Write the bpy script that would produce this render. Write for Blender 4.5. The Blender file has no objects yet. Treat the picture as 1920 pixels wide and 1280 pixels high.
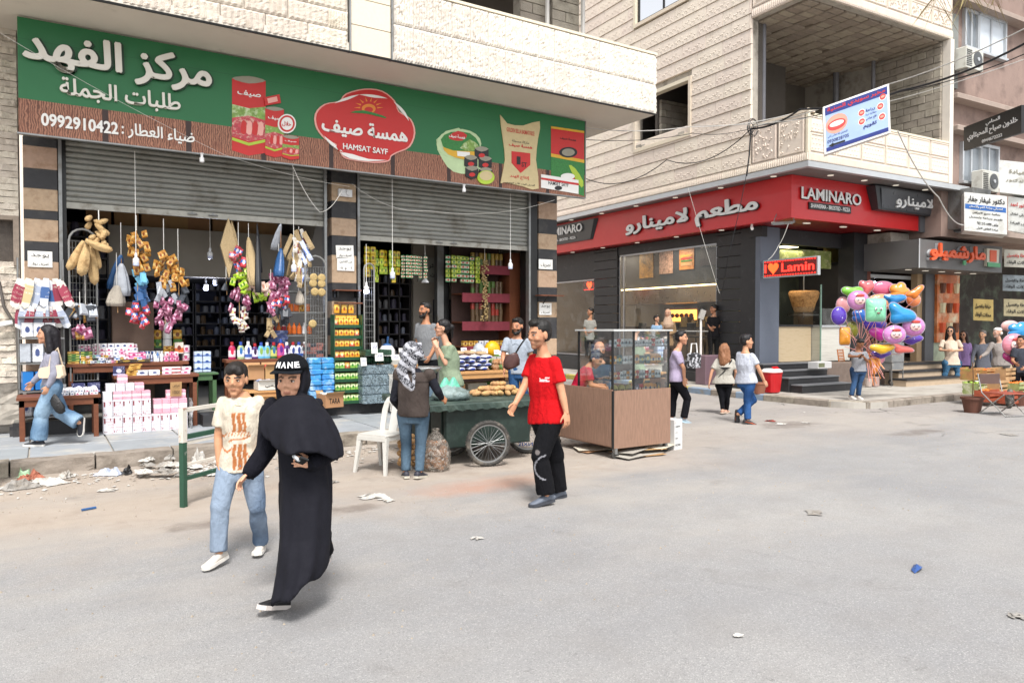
import bpy, bmesh, math, random, unicodedata
from mathutils import Vector, Matrix, noise
random.seed(7)
SC=bpy.context.scene; COL=SC.collection; PI=math.pi; R=math.radians
import math
# ---- camera model (photo 1920x1280) ----
FPX=1390.0; H=1.75; AZ=math.radians(57.6); PIT=math.atan((640-608)/FPX)
def _v(a,b,c): return (a,b,c)
_f=(math.cos(AZ)*math.cos(PIT),math.sin(AZ)*math.cos(PIT),-math.sin(PIT))
_r=(math.sin(AZ),-math.cos(AZ),0.0)
_u=(_r[1]*_f[2]-_r[2]*_f[1],_r[2]*_f[0]-_r[0]*_f[2],_r[0]*_f[1]-_r[1]*_f[0])
def ray(px,py):
    a=(px-960)/FPX; b=(640-py)/FPX
    return tuple(_f[i]+a*_r[i]+b*_u[i] for i in range(3))
def at(px,py,d):           # point at forward depth d
    q=ray(px,py); return (q[0]*d,q[1]*d,H+q[2]*d)
def gz(px,py,z=0.0):       # on the horizontal plane z
    q=ray(px,py); t=(z-H)/q[2]; return (q[0]*t,q[1]*t,z)
def py_(px,py,Y):          # on the plane Y (front of the left building runs along X)
    q=ray(px,py); t=Y/q[1]; return (q[0]*t,Y,H+q[2]*t)
def pX(px,py,X):
    q=ray(px,py); t=X/q[0]; return (X,q[1]*t,H+q[2]*t)
# corner building frame
LA=math.radians(-2.6); LE1=(math.cos(LA),math.sin(LA)); LE2=(-math.sin(LA),math.cos(LA))
LO=(0,0)
def l2w(a,b,z=0.0): return (LO[0]+a*LE1[0]+b*LE2[0],LO[1]+a*LE1[1]+b*LE2[1],z)
def w2l(x,y): 
    dx,dy=x-LO[0],y-LO[1]; return (dx*LE1[0]+dy*LE1[1],dx*LE2[0]+dy*LE2[1])
def lb(px,py,b):           # local coordinates (a,z) on front-parallel plane at depth b
    q=ray(px,py); k=q[0]*LE2[0]+q[1]*LE2[1]; o=-(LO[0]*LE2[0]+LO[1]*LE2[1]); t=(b-o)/k
    x,y=q[0]*t,q[1]*t; return (w2l(x,y)[0],H+q[2]*t)
def la(px,py,a):           # (b,z) on the side plane a
    q=ray(px,py); k=q[0]*LE1[0]+q[1]*LE1[1]; o=-(LO[0]*LE1[0]+LO[1]*LE1[1]); t=(a-o)/k
    x,y=q[0]*t,q[1]*t; return (w2l(x,y)[1],H+q[2]*t)
def depth(p): return p[0]*_f[0]+p[1]*_f[1]+(p[2]-H)*_f[2]
def proj(p):
    d=depth(p); return (960+FPX*(p[0]*_r[0]+p[1]*_r[1]+(p[2]-H)*_r[2])/d, 640-FPX*(p[0]*_u[0]+p[1]*_u[1]+(p[2]-H)*_u[2])/d, d)
LO=(14.9,10.8)
# ---- camera, world, sun, exposure ----
cd=bpy.data.cameras.new('camera'); cam_o=bpy.data.objects.new('camera',cd); COL.objects.link(cam_o); SC.camera=cam_o
cd.sensor_width=36; cd.lens=FPX/1920*36; cd.clip_start=.05; cd.clip_end=600
cam_o.matrix_world=Matrix(((_r[0],_u[0],-_f[0],0),(_r[1],_u[1],-_f[1],0),(_r[2],_u[2],-_f[2],H),(0,0,0,1)))
W=bpy.data.worlds.new('World'); SC.world=W; W.use_nodes=True; nt=W.node_tree; nt.nodes.clear()
so=nt.nodes.new('ShaderNodeOutputWorld'); bg=nt.nodes.new('ShaderNodeBackground'); sk=nt.nodes.new('ShaderNodeTexSky')
SUN_EL,SUN_AZ=R(58),R(250)
sk.sky_type='NISHITA'; sk.sun_disc=False; sk.sun_elevation=SUN_EL; sk.sun_rotation=R(90)-SUN_AZ; sk.dust_density=2; sk.air_density=1.0; sk.ozone_density=1.5
hs=nt.nodes.new('ShaderNodeHueSaturation'); hs.inputs['Saturation'].default_value=.18
nt.links.new(sk.outputs[0],hs.inputs['Color']); nt.links.new(hs.outputs[0],bg.inputs[0]); nt.links.new(bg.outputs[0],so.inputs[0]); bg.inputs[1].default_value=.13
sl=bpy.data.lights.new('sun','SUN'); sl.energy=2.0; sl.angle=R(14); sl.color=(1,.965,.93)
slo=bpy.data.objects.new('sun',sl); COL.objects.link(slo); slo.location=(0,-5,30)
slo.rotation_euler=Vector((math.cos(SUN_AZ)*math.cos(SUN_EL),math.sin(SUN_AZ)*math.cos(SUN_EL),math.sin(SUN_EL))).to_track_quat('Z','Y').to_euler()
vs=SC.view_settings; vs.view_transform='Standard'; vs.look='None'; vs.gamma=1; vs.use_curve_mapping=False; vs.exposure=1.12
SC.cycles.max_bounces=6; SC.cycles.use_denoising=True
# ---- materials ----
def lin(c):
    if isinstance(c,str):
        c=c.lstrip('#'); c=[int(c[i:i+2],16)/255 for i in (0,2,4)]
        c=[x/12.92 if x<=.04045 else ((x+.055)/1.055)**2.4 for x in c]
    return tuple(c)
class NT:
    def __init__(s,m): s.t=m.node_tree; s.n=s.t.nodes; s.l=s.t.links
    def node(s,ty,ins={},**kw):
        n=s.n.new(ty)
        for k,v in kw.items(): setattr(n,k,v)
        for k,v in ins.items(): s.put(n.inputs[k],v)
        return n
    def put(s,i,v):
        if isinstance(v,bpy.types.NodeSocket): s.l.new(v,i)
        elif isinstance(v,bpy.types.Node): s.l.new(v.outputs[0],i)
        else:
            if isinstance(v,tuple) and len(v)==3 and len(i.default_value)==4: v=(*v,1)
            i.default_value=v
    def math(s,op,a,b=0,c=None):
        n=s.node('ShaderNodeMath',{0:a,1:b},operation=op)
        if c is not None: s.put(n.inputs[2],c)
        return n.outputs[0]
    def mix(s,f,a,b,bt='MIX'):
        n=s.n.new('ShaderNodeMix'); n.data_type='RGBA'; n.blend_type=bt
        s.put(n.inputs[0],f); s.put(n.inputs[6],a); s.put(n.inputs[7],b); return n.outputs[2]
    def noise(s,sc,det=4,vec=None,rough=.55,dist=0):
        n=s.node('ShaderNodeTexNoise',{'Scale':sc,'Detail':det,'Roughness':rough,'Distortion':dist})
        if vec is not None: s.put(n.inputs['Vector'],vec)
        return n.outputs['Fac']
    def ramp(s,f,a,b):   # smooth 0..1 between a and b
        n=s.node('ShaderNodeMapRange',{0:f,1:a,2:b,3:0.0,4:1.0}); n.clamp=True; return n.outputs[0]
    def pos(s): return s.n.new('ShaderNodeNewGeometry').outputs['Position']
    def obj(s): return s.n.new('ShaderNodeTexCoord').outputs['Object']
    def gen(s): return s.n.new('ShaderNodeTexCoord').outputs['Generated']
    def sep(s,v): n=s.node('ShaderNodeSeparateXYZ',{0:v}); return n.outputs[0],n.outputs[1],n.outputs[2]
    def scale(s,v,sx,sy,sz): return s.node('ShaderNodeVectorMath',{0:v,1:(sx,sy,sz)},operation='MULTIPLY').outputs[0]
MATS={}
def newmat(name):
    m=bpy.data.materials.new(name); m.use_nodes=True; n=NT(m); b=m.node_tree.nodes['Principled BSDF']; return m,n,b
def mat(name,col='#888888',rough=.75,var=.12,sc=6,bump=0,bsc=40,metal=0,rnd=0,dirt=None,dsc=2,emit=0,trans=0,alpha=1,attr=None,spec=.5,stretch=(1,1,1),coat=0,k=1.0,dth=(.5,.72),sheen=0):
    if name in MATS: return MATS[name]
    m,n,b=newmat(name); c=tuple(x*k for x in lin(col))
    P=n.pos(); P2=n.scale(P,*stretch)
    if attr: base=n.node('ShaderNodeAttribute',attribute_name=attr).outputs['Color']
    else: base=c
    f=n.noise(sc,5,P2)
    lo=n.math('MULTIPLY_ADD',f,2*var*1.6,1-var*1.6)
    cc=n.node('ShaderNodeVectorMath',{0:base if attr else c,1:lo},operation='MULTIPLY')
    out=cc.outputs[0]
    if rnd:
        oi=n.n.new('ShaderNodeObjectInfo').outputs['Random']
        h=n.node('ShaderNodeHueSaturation',{'Value':n.math('MULTIPLY_ADD',oi,2*rnd,1-rnd),'Hue':n.math('MULTIPLY_ADD',oi,.02,.49),'Color':out}); out=h.outputs[0]
    if dirt:
        df=n.ramp(n.noise(dsc,6,P2,.65),*dth); out=n.mix(df,out,lin(dirt))
    n.put(b.inputs['Base Color'],out)
    n.put(b.inputs['Roughness'],n.math('MULTIPLY_ADD',n.noise(sc*3,3,P),.2,max(rough-.1,0)))
    b.inputs['Metallic'].default_value=metal; b.inputs['Specular IOR Level'].default_value=spec
    if coat: b.inputs['Coat Weight'].default_value=coat
    if sheen: b.inputs['Sheen Weight'].default_value=sheen
    if bump:
        bn=n.node('ShaderNodeBump',{'Strength':min(1,bump*1.0),'Distance':.02*bump,'Height':n.noise(bsc,6,P2,.6)}); n.put(b.inputs['Normal'],bn)
    if emit: n.put(b.inputs['Emission Color'],c if not attr else base); b.inputs['Emission Strength'].default_value=emit
    if trans: b.inputs['Transmission Weight'].default_value=trans
    if alpha<1: b.inputs['Alpha'].default_value=alpha
    MATS[name]=m; return m
def glass(name='glass',tint=(.9,.95,.95),refl=.12):
    if name in MATS: return MATS[name]
    m=bpy.data.materials.new(name); m.use_nodes=True; n=NT(m); n.n.clear()
    o=n.node('ShaderNodeOutputMaterial'); t=n.node('ShaderNodeBsdfTransparent',{0:tint}); g=n.node('ShaderNodeBsdfGlossy',{0:(1,1,1),'Roughness':.03})
    fr=n.node('ShaderNodeFresnel',{0:1.5}); f=n.math('MULTIPLY_ADD',fr.outputs[0],1.0,refl-.04)
    df=n.node('ShaderNodeBsdfDiffuse',{0:(.8,.8,.78)}); sm=n.math('MULTIPLY',n.ramp(n.noise(3,6,n.pos()),.45,.8),.12)
    x=n.node('ShaderNodeMixShader',{0:f,1:t.outputs[0],2:g.outputs[0]}); y=n.node('ShaderNodeMixShader',{0:sm,1:x.outputs[0],2:df.outputs[0]})
    n.l.new(y.outputs[0],o.inputs[0]); MATS[name]=m; return m
def film(name,col=(.9,.9,.9),op=.3,rough=.12):   # thin clear plastic wrap
    if name in MATS: return MATS[name]
    m=bpy.data.materials.new(name); m.use_nodes=True; n=NT(m); n.n.clear(); col=lin(col)
    o=n.node('ShaderNodeOutputMaterial'); t=n.node('ShaderNodeBsdfTransparent',{0:tuple(.6+.4*c for c in col)})
    p=n.node('ShaderNodeBsdfPrincipled',{'Base Color':col,'Roughness':rough}); P=n.pos()
    w=n.noise(14,5,P,.6,2.0); bn=n.node('ShaderNodeBump',{'Strength':1.0,'Distance':.03,'Height':w}); n.put(p.inputs['Normal'],bn)
    f=n.math('MULTIPLY_ADD',n.ramp(w,.4,.65),.45,op); x=n.node('ShaderNodeMixShader',{0:f,1:t.outputs[0],2:p.outputs[0]})
    n.l.new(x.outputs[0],o.inputs[0]); MATS[name]=m; return m
def emis(name,col,s):
    if name in MATS: return MATS[name]
    m,n,b=newmat(name); c=lin(col); b.inputs['Base Color'].default_value=(*c,1); b.inputs['Emission Color'].default_value=(*c,1); b.inputs['Emission Strength'].default_value=s; MATS[name]=m; return m
def pack(name,base,acc,acc2='#333344',band=(.25,.6),logo=1,rough=.45,rnd=.12,texty=1):
    """printed packaging: colour band, blob picture and rows of small print, on the local front"""
    if name in MATS: return MATS[name]
    m,n,b=newmat(name); x,y,z=n.sep(n.gen()); oi=n.n.new('ShaderNodeObjectInfo').outputs['Random']
    O=n.node('ShaderNodeVectorMath',{0:n.obj(),1:n.node('ShaderNodeCombineXYZ',{0:n.math('MULTIPLY',oi,9),1:n.math('MULTIPLY',oi,5),2:0})},operation='ADD').outputs[0]
    bf=n.math('MULTIPLY',n.ramp(z,band[0]-.01,band[0]+.01),n.math('SUBTRACT',1,n.ramp(z,band[1]-.01,band[1]+.01)))
    out=n.mix(bf,lin(base),lin(acc))
    if logo:
        dx=n.math('SUBTRACT',x,.5); dz=n.math('SUBTRACT',z,.5); r=n.math('ADD',n.math('MULTIPLY',dx,dx),n.math('MULTIPLY',dz,dz))
        r=n.math('ADD',r,n.math('MULTIPLY',n.noise(9,2,O),.06)); out=n.mix(n.math('SUBTRACT',1,n.ramp(r,.07,.085)),out,lin(acc2))
    if texty:
        t=n.noise(1,3,n.scale(O,90,90,260),.8); line=n.math('GREATER_THAN',n.math('SINE',n.math('MULTIPLY',z,38)),.3)
        tt=n.math('MULTIPLY',n.math('MULTIPLY',n.math('GREATER_THAN',t,.55),line),n.math('LESS_THAN',n.noise(7,1,O),.52)); out=n.mix(tt,out,lin(acc2))
    if rnd: out=n.node('ShaderNodeHueSaturation',{'Value':n.math('MULTIPLY_ADD',oi,2*rnd,1-rnd),'Color':out}).outputs[0]
    n.put(b.inputs['Base Color'],out); b.inputs['Roughness'].default_value=rough; MATS[name]=m; return m
# ---- geometry ----
def V(*a): return Vector(a[0] if len(a)==1 else a)
class G:
    def __init__(s,m=0): s.v=[]; s.f=[]; s.mi=[]; s.m=m; s.sm=[]; s.smooth=False
    def add(s,vs,fs,m=None):
        k=len(s.v); s.v+= [tuple(p) for p in vs]
        for f in fs: s.f.append(tuple(i+k for i in f)); s.mi.append(s.m if m is None else m); s.sm.append(s.smooth)
        return s
    def hexa(s,p,m=None): return s.add(p,[(0,3,2,1),(4,5,6,7),(0,1,5,4),(1,2,6,5),(2,3,7,6),(3,0,4,7)],m)
    def box(s,x0,x1,y0,y1,z0,z1,m=None): return s.hexa([(x0,y0,z0),(x1,y0,z0),(x1,y1,z0),(x0,y1,z0),(x0,y0,z1),(x1,y0,z1),(x1,y1,z1),(x0,y1,z1)],m)
    def obox(s,c,d,rot=(0,0,0),m=None):
        M=Matrix.Translation(V(c))@Matrix.Rotation(rot[2],4,'Z')@Matrix.Rotation(rot[1],4,'Y')@Matrix.Rotation(rot[0],4,'X')
        x,y,z=[q/2 for q in d]; return s.hexa([M@V(a,b,e) for a,b,e in((-x,-y,-z),(x,-y,-z),(x,y,-z),(-x,y,-z),(-x,-y,z),(x,-y,z),(x,y,z),(-x,y,z))],m)
    def bbox(s,x0,x1,y0,y1,z0,z1,bv=.01,m=None):   # box with chamfered vertical and top edges
        a=bv; r1=[(x0+a,y0),(x1-a,y0),(x1,y0+a),(x1,y1-a),(x1-a,y1),(x0+a,y1),(x0,y1-a),(x0,y0+a)]
        r2=[(x0+2*a,y0+a),(x1-2*a,y0+a),(x1-a,y0+2*a),(x1-a,y1-2*a),(x1-2*a,y1-a),(x0+2*a,y1-a),(x0+a,y1-2*a),(x0+a,y0+2*a)]
        vs=[(p[0],p[1],z0) for p in r1]+[(p[0],p[1],z1-a) for p in r1]+[(p[0],p[1],z1) for p in r2]
        fs=[tuple(range(7,-1,-1)),tuple(range(16,24))]+[(i,(i+1)%8,(i+1)%8+8,i+8) for i in range(8)]+[(i+8,(i+1)%8+8,(i+1)%8+16,i+16) for i in range(8)]
        return s.add(vs,fs,m)
    def quad(s,a,b,c,d,m=None): return s.add([a,b,c,d],[(0,1,2,3)],m)
    def ring(s,c,a,b,n,ph=0): return [tuple(V(c)+V(a)*math.cos(2*PI*i/n+ph)+V(b)*math.sin(2*PI*i/n+ph)) for i in range(n)]
    def loft(s,rings,m=None,cap=True):
        n=len(rings[0]); vs=[p for r in rings for p in r]; fs=[]
        for j in range(len(rings)-1):
            for i in range(n): fs.append((j*n+i,j*n+(i+1)%n,(j+1)*n+(i+1)%n,(j+1)*n+i))
        if cap: fs.append(tuple(range(n-1,-1,-1))); fs.append(tuple(range((len(rings)-1)*n,len(rings)*n)))
        return s.add(vs,fs,m)
    def tube(s,pts,r,n=8,m=None,cap=True):
        pts=[V(p) for p in pts]; rs=r if isinstance(r,(list,tuple)) else [r]*len(pts); rings=[]; pa=None
        for i,p in enumerate(pts):
            t=(pts[min(i+1,len(pts)-1)]-pts[max(i-1,0)])
            if t.length<1e-9: t=V(0,0,1)
            t.normalize()
            a=pa if pa is not None else (V(0,0,1) if abs(t.z)<.9 else V(1,0,0))
            a=(a-t*a.dot(t)); a=a.normalized() if a.length>1e-6 else t.orthogonal().normalized(); b=t.cross(a); pa=a
            rings.append(s.ring(p,a*rs[i],b*rs[i],n))
        return s.loft(rings,m,cap)
    def rc(s,p0,p1,r0,r1,n=12,m=None):   # round cone
        p0,p1=V(p0),V(p1); t=(p1-p0); L=t.length or 1e-6; t=t/L; pts=[];rs=[]
        for k in range(4): a=PI/2*(1-k/3.0); pts.append(p0-t*r0*math.sin(a)); rs.append(max(r0*math.cos(a),r0*.02))
        for k in range(4): a=PI/2*(k/3.0); pts.append(p1+t*r1*math.sin(a)); rs.append(max(r1*math.cos(a),r1*.02))
        a=t.orthogonal().normalized(); b=t.cross(a)
        return s.loft([s.ring(p,a*r,b*r,n) for p,r in zip(pts,rs)],m)
    def lathe(s,prof,c=(0,0,0),n=16,m=None,ax=(0,0,1)):
        ax=V(ax).normalized(); a=ax.orthogonal().normalized(); b=ax.cross(a); c=V(c)
        return s.loft([s.ring(c+ax*z,a*max(r,1e-4),b*max(r,1e-4),n) for r,z in prof],m)
    def ell(s,c,r,nu=12,nv=8,rot=None,m=None):
        rot=rot or Matrix.Identity(3); c=V(c); rings=[]
        for j in range(nv+1):
            th=-PI/2+PI*j/nv; ct=max(math.cos(th),.02)
            rings.append([tuple(c+rot@V(r[0]*ct*math.cos(2*PI*i/nu),r[1]*ct*math.sin(2*PI*i/nu),r[2]*math.sin(th))) for i in range(nu)])
        return s.loft(rings,m)
    def prism(s,poly,fr,d,m=None):   # poly [(u,w)], fr: function (u,w,depth)->xyz
        n=len(poly); A=[fr(u,w,0) for u,w in poly]; B=[fr(u,w,d) for u,w in poly]
        ar=sum(poly[i][0]*poly[(i+1)%n][1]-poly[(i+1)%n][0]*poly[i][1] for i in range(n))
        idx=list(range(n)); 
        if ar<0: idx=idx[::-1]
        fs=[tuple(n+i for i in idx),tuple(idx[::-1])]+[(idx[i],idx[(i+1)%n],n+idx[(i+1)%n],n+idx[i]) for i in range(n)]
        return s.add(A+B,fs,m)
    def join(s,o,T=None,m=None):
        k=len(s.v); s.v+=[tuple(T@V(p)) if T else p for p in o.v]; s.f+=[tuple(i+k for i in f) for f in o.f]; s.mi+=o.mi if m is None else [m]*len(o.f); s.sm+=o.sm; return s
    def mesh(s,name,mats):
        me=bpy.data.meshes.new(name); me.from_pydata(s.v,[],s.f)
        for m in (mats if isinstance(mats,(list,tuple)) else [mats]): me.materials.append(m)
        me.polygons.foreach_set('material_index',s.mi); me.polygons.foreach_set('use_smooth',s.sm); me.update(); return me
    def obj(s,name,mats,parent=None,loc=(0,0,0),rz=0,world=False,origin=None,label=None,kind=None):
        if world and parent is not None:
            pl=parent.matrix_basis.translation; s.v=[(p[0]-pl.x,p[1]-pl.y,p[2]-pl.z) for p in s.v]
        if origin: s.v=[(p[0]-origin[0],p[1]-origin[1],p[2]-origin[2]) for p in s.v]; loc=origin
        o=bpy.data.objects.new(name,s.mesh(name,mats)); COL.objects.link(o); o.parent=parent; o.location=loc; o.rotation_euler=(0,0,rz)
        if label: o['label']=label
        if kind: o['kind']=kind
        return o
def tag(o,label,cat,group=None,kind=None):
    if label: o['label']=label
    if cat: o['category']=cat
    if group: o['group']=group
    if kind: o['kind']=kind
    return o
def thing(name,label,cat,loc=(0,0,0),rz=0,group=None,rot=None):
    o=bpy.data.objects.new(name,None); COL.objects.link(o); o.location=loc; o.rotation_euler=rot or (0,0,rz); o.empty_display_size=.1
    return tag(o,label,cat,group)
def struct(o): o['kind']='structure'; return o
def inst(me,name,parent,loc=(0,0,0),rot=(0,0,0),sc=(1,1,1),label=None):
    o=bpy.data.objects.new(name,me); COL.objects.link(o); o.parent=parent; o.location=loc; o.rotation_euler=rot; o.scale=sc
    if label: o['label']=label
    return o
KIDS={}
def copy_tree(root,loc,rz=0,label=None,rot=None,sc=None):
    if root not in KIDS:
        KIDS[root]=[(c,list(c.children)) for c in root.children]
    r=root.copy(); COL.objects.link(r); r.location=loc; r.rotation_euler=rot or (0,0,rz)
    if sc: r.scale=sc
    if label: r['label']=label
    for ch,gs in KIDS[root]:
        c=ch.copy(); COL.objects.link(c); c.parent=r
        for g in gs: d=g.copy(); COL.objects.link(d); d.parent=c
    return r
def crm(pts,k=4,closed=True):
    out=[];n=len(pts)
    for i in range(n if closed else n-1):
        p=[V(pts[(i+j)%n] if closed else pts[min(max(i+j,0),n-1)]) for j in(-1,0,1,2)]
        for q in range(k):
            t=q/k; out.append(tuple(.5*((2*p[1])+(p[2]-p[0])*t+(2*p[0]-5*p[1]+4*p[2]-p[3])*t*t+(3*p[1]-p[0]-3*p[2]+p[3])*t**3)))
    if not closed: out.append(tuple(pts[-1]))
    return out
def sag(a,b,s,n=10):
    a,b=V(a),V(b); return [a.lerp(b,i/n)-V(0,0,s*4*(i/n)*(1-i/n)) for i in range(n+1)]
# ---- lettering ----
FORM={}
for c in list(range(0xFE70,0xFEFD))+list(range(0xFB50,0xFBFF)):
    d=unicodedata.decomposition(chr(c)).split()
    if len(d)>=2 and d[0] in('<isolated>','<final>','<initial>','<medial>'): FORM.setdefault(tuple(int(x,16) for x in d[1:]),{}).setdefault(d[0][1:-1],c)
def shape(s):
    if not any('\u0600'<=c<='\u06ff' for c in s): return s
    out=[];i=0;prev=False
    while i<len(s):
        k=(ord(s[i]),);n=1
        if i+1<len(s) and s[i]=='ل' and (ord(s[i]),ord(s[i+1])) in FORM: k=(ord(s[i]),ord(s[i+1]));n=2
        f=FORM.get(k)
        if not f: out.append(s[i]);prev=False;i+=1;continue
        nx=FORM.get((ord(s[i+n]),)) if i+n<len(s) else None
        cn=bool(nx and 'final' in nx and 'initial' in f)
        g='medial' if prev and cn and 'medial' in f else 'final' if prev and 'final' in f else 'initial' if cn else 'isolated'
        out.append(chr(f.get(g,k[0])));prev=cn;i+=n
    return ''.join(reversed(out))
TS=bpy.data.scenes.new('scratch')
def evalmesh(o):
    """evaluate one object alone in the scratch scene; returns a new mesh"""
    TS.collection.objects.link(o); vl=TS.view_layers[0]; vl.update(); e=o.evaluated_get(vl.depsgraph); me=bpy.data.meshes.new_from_object(e,depsgraph=vl.depsgraph); TS.collection.objects.unlink(o); return me
def _txt(body,off,ex):
    cu=bpy.data.curves.new('t','FONT'); cu.body=body; cu.extrude=ex; cu.offset=off; cu.resolution_u=3
    o=bpy.data.objects.new('t',cu); me=evalmesh(o)
    r=([tuple(v.co) for v in me.vertices],[tuple(p.vertices) for p in me.polygons]); bpy.data.objects.remove(o); bpy.data.curves.remove(cu); bpy.data.meshes.remove(me); return r
_GC={}
def glyph(ch,off):
    if (ch,off) not in _GC:
        bar=_GC.setdefault('bar',max(v[0] for v in _txt('||',0,0)[0])); w=max(v[0] for v in _txt('|'+ch+'|',0,0)[0])-bar
        vs,fs=([],[]) if ch==' ' else _txt(ch,off,.5); _GC[(ch,off)]=(vs,fs,w)
    return _GC[(ch,off)]
def word(name,s,p0,p1,up,d,m,parent=None,off=.012,world=True,label=None,keep=None):
    """lettering whose bounding box runs p0 (bottom left) to p1 (bottom right), height |up|; raised by d towards the viewer"""
    vs=[];fs=[];x=0; sh_=[(0,0)]; b_=off if off>=.018 else 0
    if b_: off=.0; sh_+=[(b_*math.cos(a),b_*math.sin(a)) for a in[PI/3*k for k in range(6)]]
    for i,ch in enumerate(shape(s)):
        gv,gf,w=glyph(ch,off); 
        for j_,(dx,dy) in enumerate(sh_): k=len(vs); vs+=[(p[0]+x+dx,p[1]+dy,p[2]+(.03 if i%2 else 0)+.006*j_) for p in gv]; fs+=[tuple(q+k for q in f) for f in gf]
        x+=w
    x0=min(v[0] for v in vs);x1=max(v[0] for v in vs);y0=min(v[1] for v in vs);y1=max(v[1] for v in vs)
    p0,p1,up=V(p0),V(p1),V(up); ax=p1-p0; nn=ax.cross(up).normalized()
    if keep: ax=ax.normalized()*up.length*(x1-x0)/(y1-y0)
    g=G(); g.add([tuple(p0+ax*((v[0]-x0)/(x1-x0))+up*((v[1]-y0)/(y1-y0))+nn*(v[2]+.5)*d) for v in vs],fs)
    return g.obj(name,m,parent,world=world,label=label)
# ================= GROUND =================
def ground_mat():
    m,n,b=newmat('asphalt'); P=n.pos(); x,y,z=n.sep(P)
    big=n.noise(.35,5,P); mid=n.noise(2.2,6,P,.6); fine=n.noise(70,3,P,.7)
    vo=n.node('ShaderNodeTexVoronoi',{'Scale':150.0,'Vector':P}); 
    base=n.mix(n.ramp(big,.35,.65),(.235,.234,.236),(.295,.288,.278))
    spk=n.math('GREATER_THAN',n.node('ShaderNodeSeparateColor',{0:vo.outputs['Color']}).outputs[0],.86)
    dk=n.math('LESS_THAN',n.node('ShaderNodeSeparateColor',{0:vo.outputs['Color']}).outputs[1],.16)
    base=n.mix(n.math('MULTIPLY',spk,.4),base,(.46,.45,.43)); base=n.mix(n.math('MULTIPLY',dk,.4),base,(.14,.14,.14))
    base=n.mix(n.math('MULTIPLY',n.ramp(mid,.45,.7),.3),base,(.2,.185,.17))
    # dusty earth strip beside the kerb and by the carts
    w=n.math('ADD',y,n.math('MULTIPLY',n.math('SUBTRACT',n.noise(.8,6,P,.6),.5),3.2))
    xr=n.math('SUBTRACT',1,n.ramp(n.math('ADD',x,n.math('MULTIPLY',mid,3.0)),6.5,11.5))
    dirt=n.math('MULTIPLY',n.ramp(w,6.0,7.6),n.math('MULTIPLY_ADD',xr,.62,.32))
    ec=n.mix(n.noise(3,6,P,.7),(.29,.235,.185),(.42,.36,.30)); ec=n.mix(n.math('MULTIPLY',n.ramp(n.noise(1.6,5,P,.6),.55,.7),.4),ec,(.17,.12,.09))
    base=n.mix(dirt,base,ec)
    dx=n.math('SUBTRACT',x,4.1); dy=n.math('SUBTRACT',y,6.95); rr=n.math('ADD',n.math('ADD',n.math('MULTIPLY',dx,n.math('MULTIPLY',dx,.45)),n.math('MULTIPLY',dy,n.math('MULTIPLY',dy,3))),n.math('MULTIPLY',n.noise(3,6,P,.7),.9))
    base=n.mix(n.math('MULTIPLY',n.math('SUBTRACT',1,n.ramp(rr,.35,1.0)),.6),base,(.42,.2,.12))
    # tyre-polished bands, oil spots, patches of drifted dust
    tb=n.math('MULTIPLY',n.ramp(n.noise(.9,4,n.scale(P,.12,1,1),.6),.5,.66),.3); base=n.mix(tb,base,(.2,.198,.2))
    du=n.math('MULTIPLY',n.ramp(n.noise(.55,7,n.scale(P,.5,1,1),.7),.48,.7),n.math('MULTIPLY_ADD',n.ramp(y,2.5,6.5),.5,.08)); base=n.mix(du,base,(.40,.36,.31))
    oil=n.math('MULTIPLY',n.ramp(n.noise(3.1,5,P,.75),.66,.73),.5); base=n.mix(oil,base,(.1,.095,.09))
    # worn cracks
    vc=n.node('ShaderNodeTexVoronoi',{'Scale':.55,'Vector':n.node('ShaderNodeVectorMath',{0:P,1:n.node('ShaderNodeCombineXYZ',{0:n.math('MULTIPLY',mid,1.3),1:n.math('MULTIPLY',big,2.0),2:0})},operation='ADD').outputs[0]},feature='DISTANCE_TO_EDGE')
    ck=n.math('MULTIPLY',n.math('SUBTRACT',1,n.ramp(vc.outputs['Distance'],.004,.016)),n.ramp(n.noise(.5,4,P),.5,.6)); reg=n.math('MAXIMUM',n.math('MULTIPLY',n.ramp(x,9.5,11.5),n.ramp(y,5.2,6.5)),.12)
    ck=n.math('MULTIPLY',ck,reg); base=n.mix(n.math('MULTIPLY',ck,.75),base,(.06,.055,.05))
    # damp stains
    st=n.math('MULTIPLY',n.ramp(n.noise(.9,5,P,.62),.64,.74),.45); base=n.mix(st,base,(.12,.11,.10))
    for (sx,sy,a,bb) in ((11.0,8.3,.5,1.6),(2.45,6.75,2,9),(1.1,6.9,2.5,9),(12.0,6.6,.35,5)):
        ex=n.math('SUBTRACT',x,sx); ey=n.math('SUBTRACT',y,sy)
        rr=n.math('ADD',n.math('ADD',n.math('MULTIPLY',ex,n.math('MULTIPLY',ex,a)),n.math('MULTIPLY',ey,n.math('MULTIPLY',ey,bb))),n.math('MULTIPLY',n.noise(4,6,P,.65),.8))
        base=n.mix(n.math('MULTIPLY',n.math('SUBTRACT',1,n.ramp(rr,.42,.66)),.55),base,(.11,.085,.07))
    n.put(b.inputs['Base Color'],base); b.inputs['Roughness'].default_value=.9
    h=n.math('ADD',n.math('MULTIPLY',fine,.4),n.math('ADD',n.math('MULTIPLY',vo.outputs['Distance'],.5),n.math('MULTIPLY',n.noise(9,5,P,.6),1.2))); h=n.math('SUBTRACT',h,n.math('MULTIPLY',ck,3))
    n.put(b.inputs['Normal'],n.node('ShaderNodeBump',{'Strength':.55,'Distance':.012,'Height':h})); return m
g=G(); g.quad((-200,-200,0),(300,-200,0),(300,300,0),(-200,300,0)); struct(g.obj('road',ground_mat()))
CONC=mat('concrete','#a8a196',.9,.14,5,.5,30,dirt='#6f675d',dsc=2.2)
KERB=mat('kerb stone','#8f867a',.92,.2,7,.8,25,dirt='#5f564b',dsc=3,rnd=.08)
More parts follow.
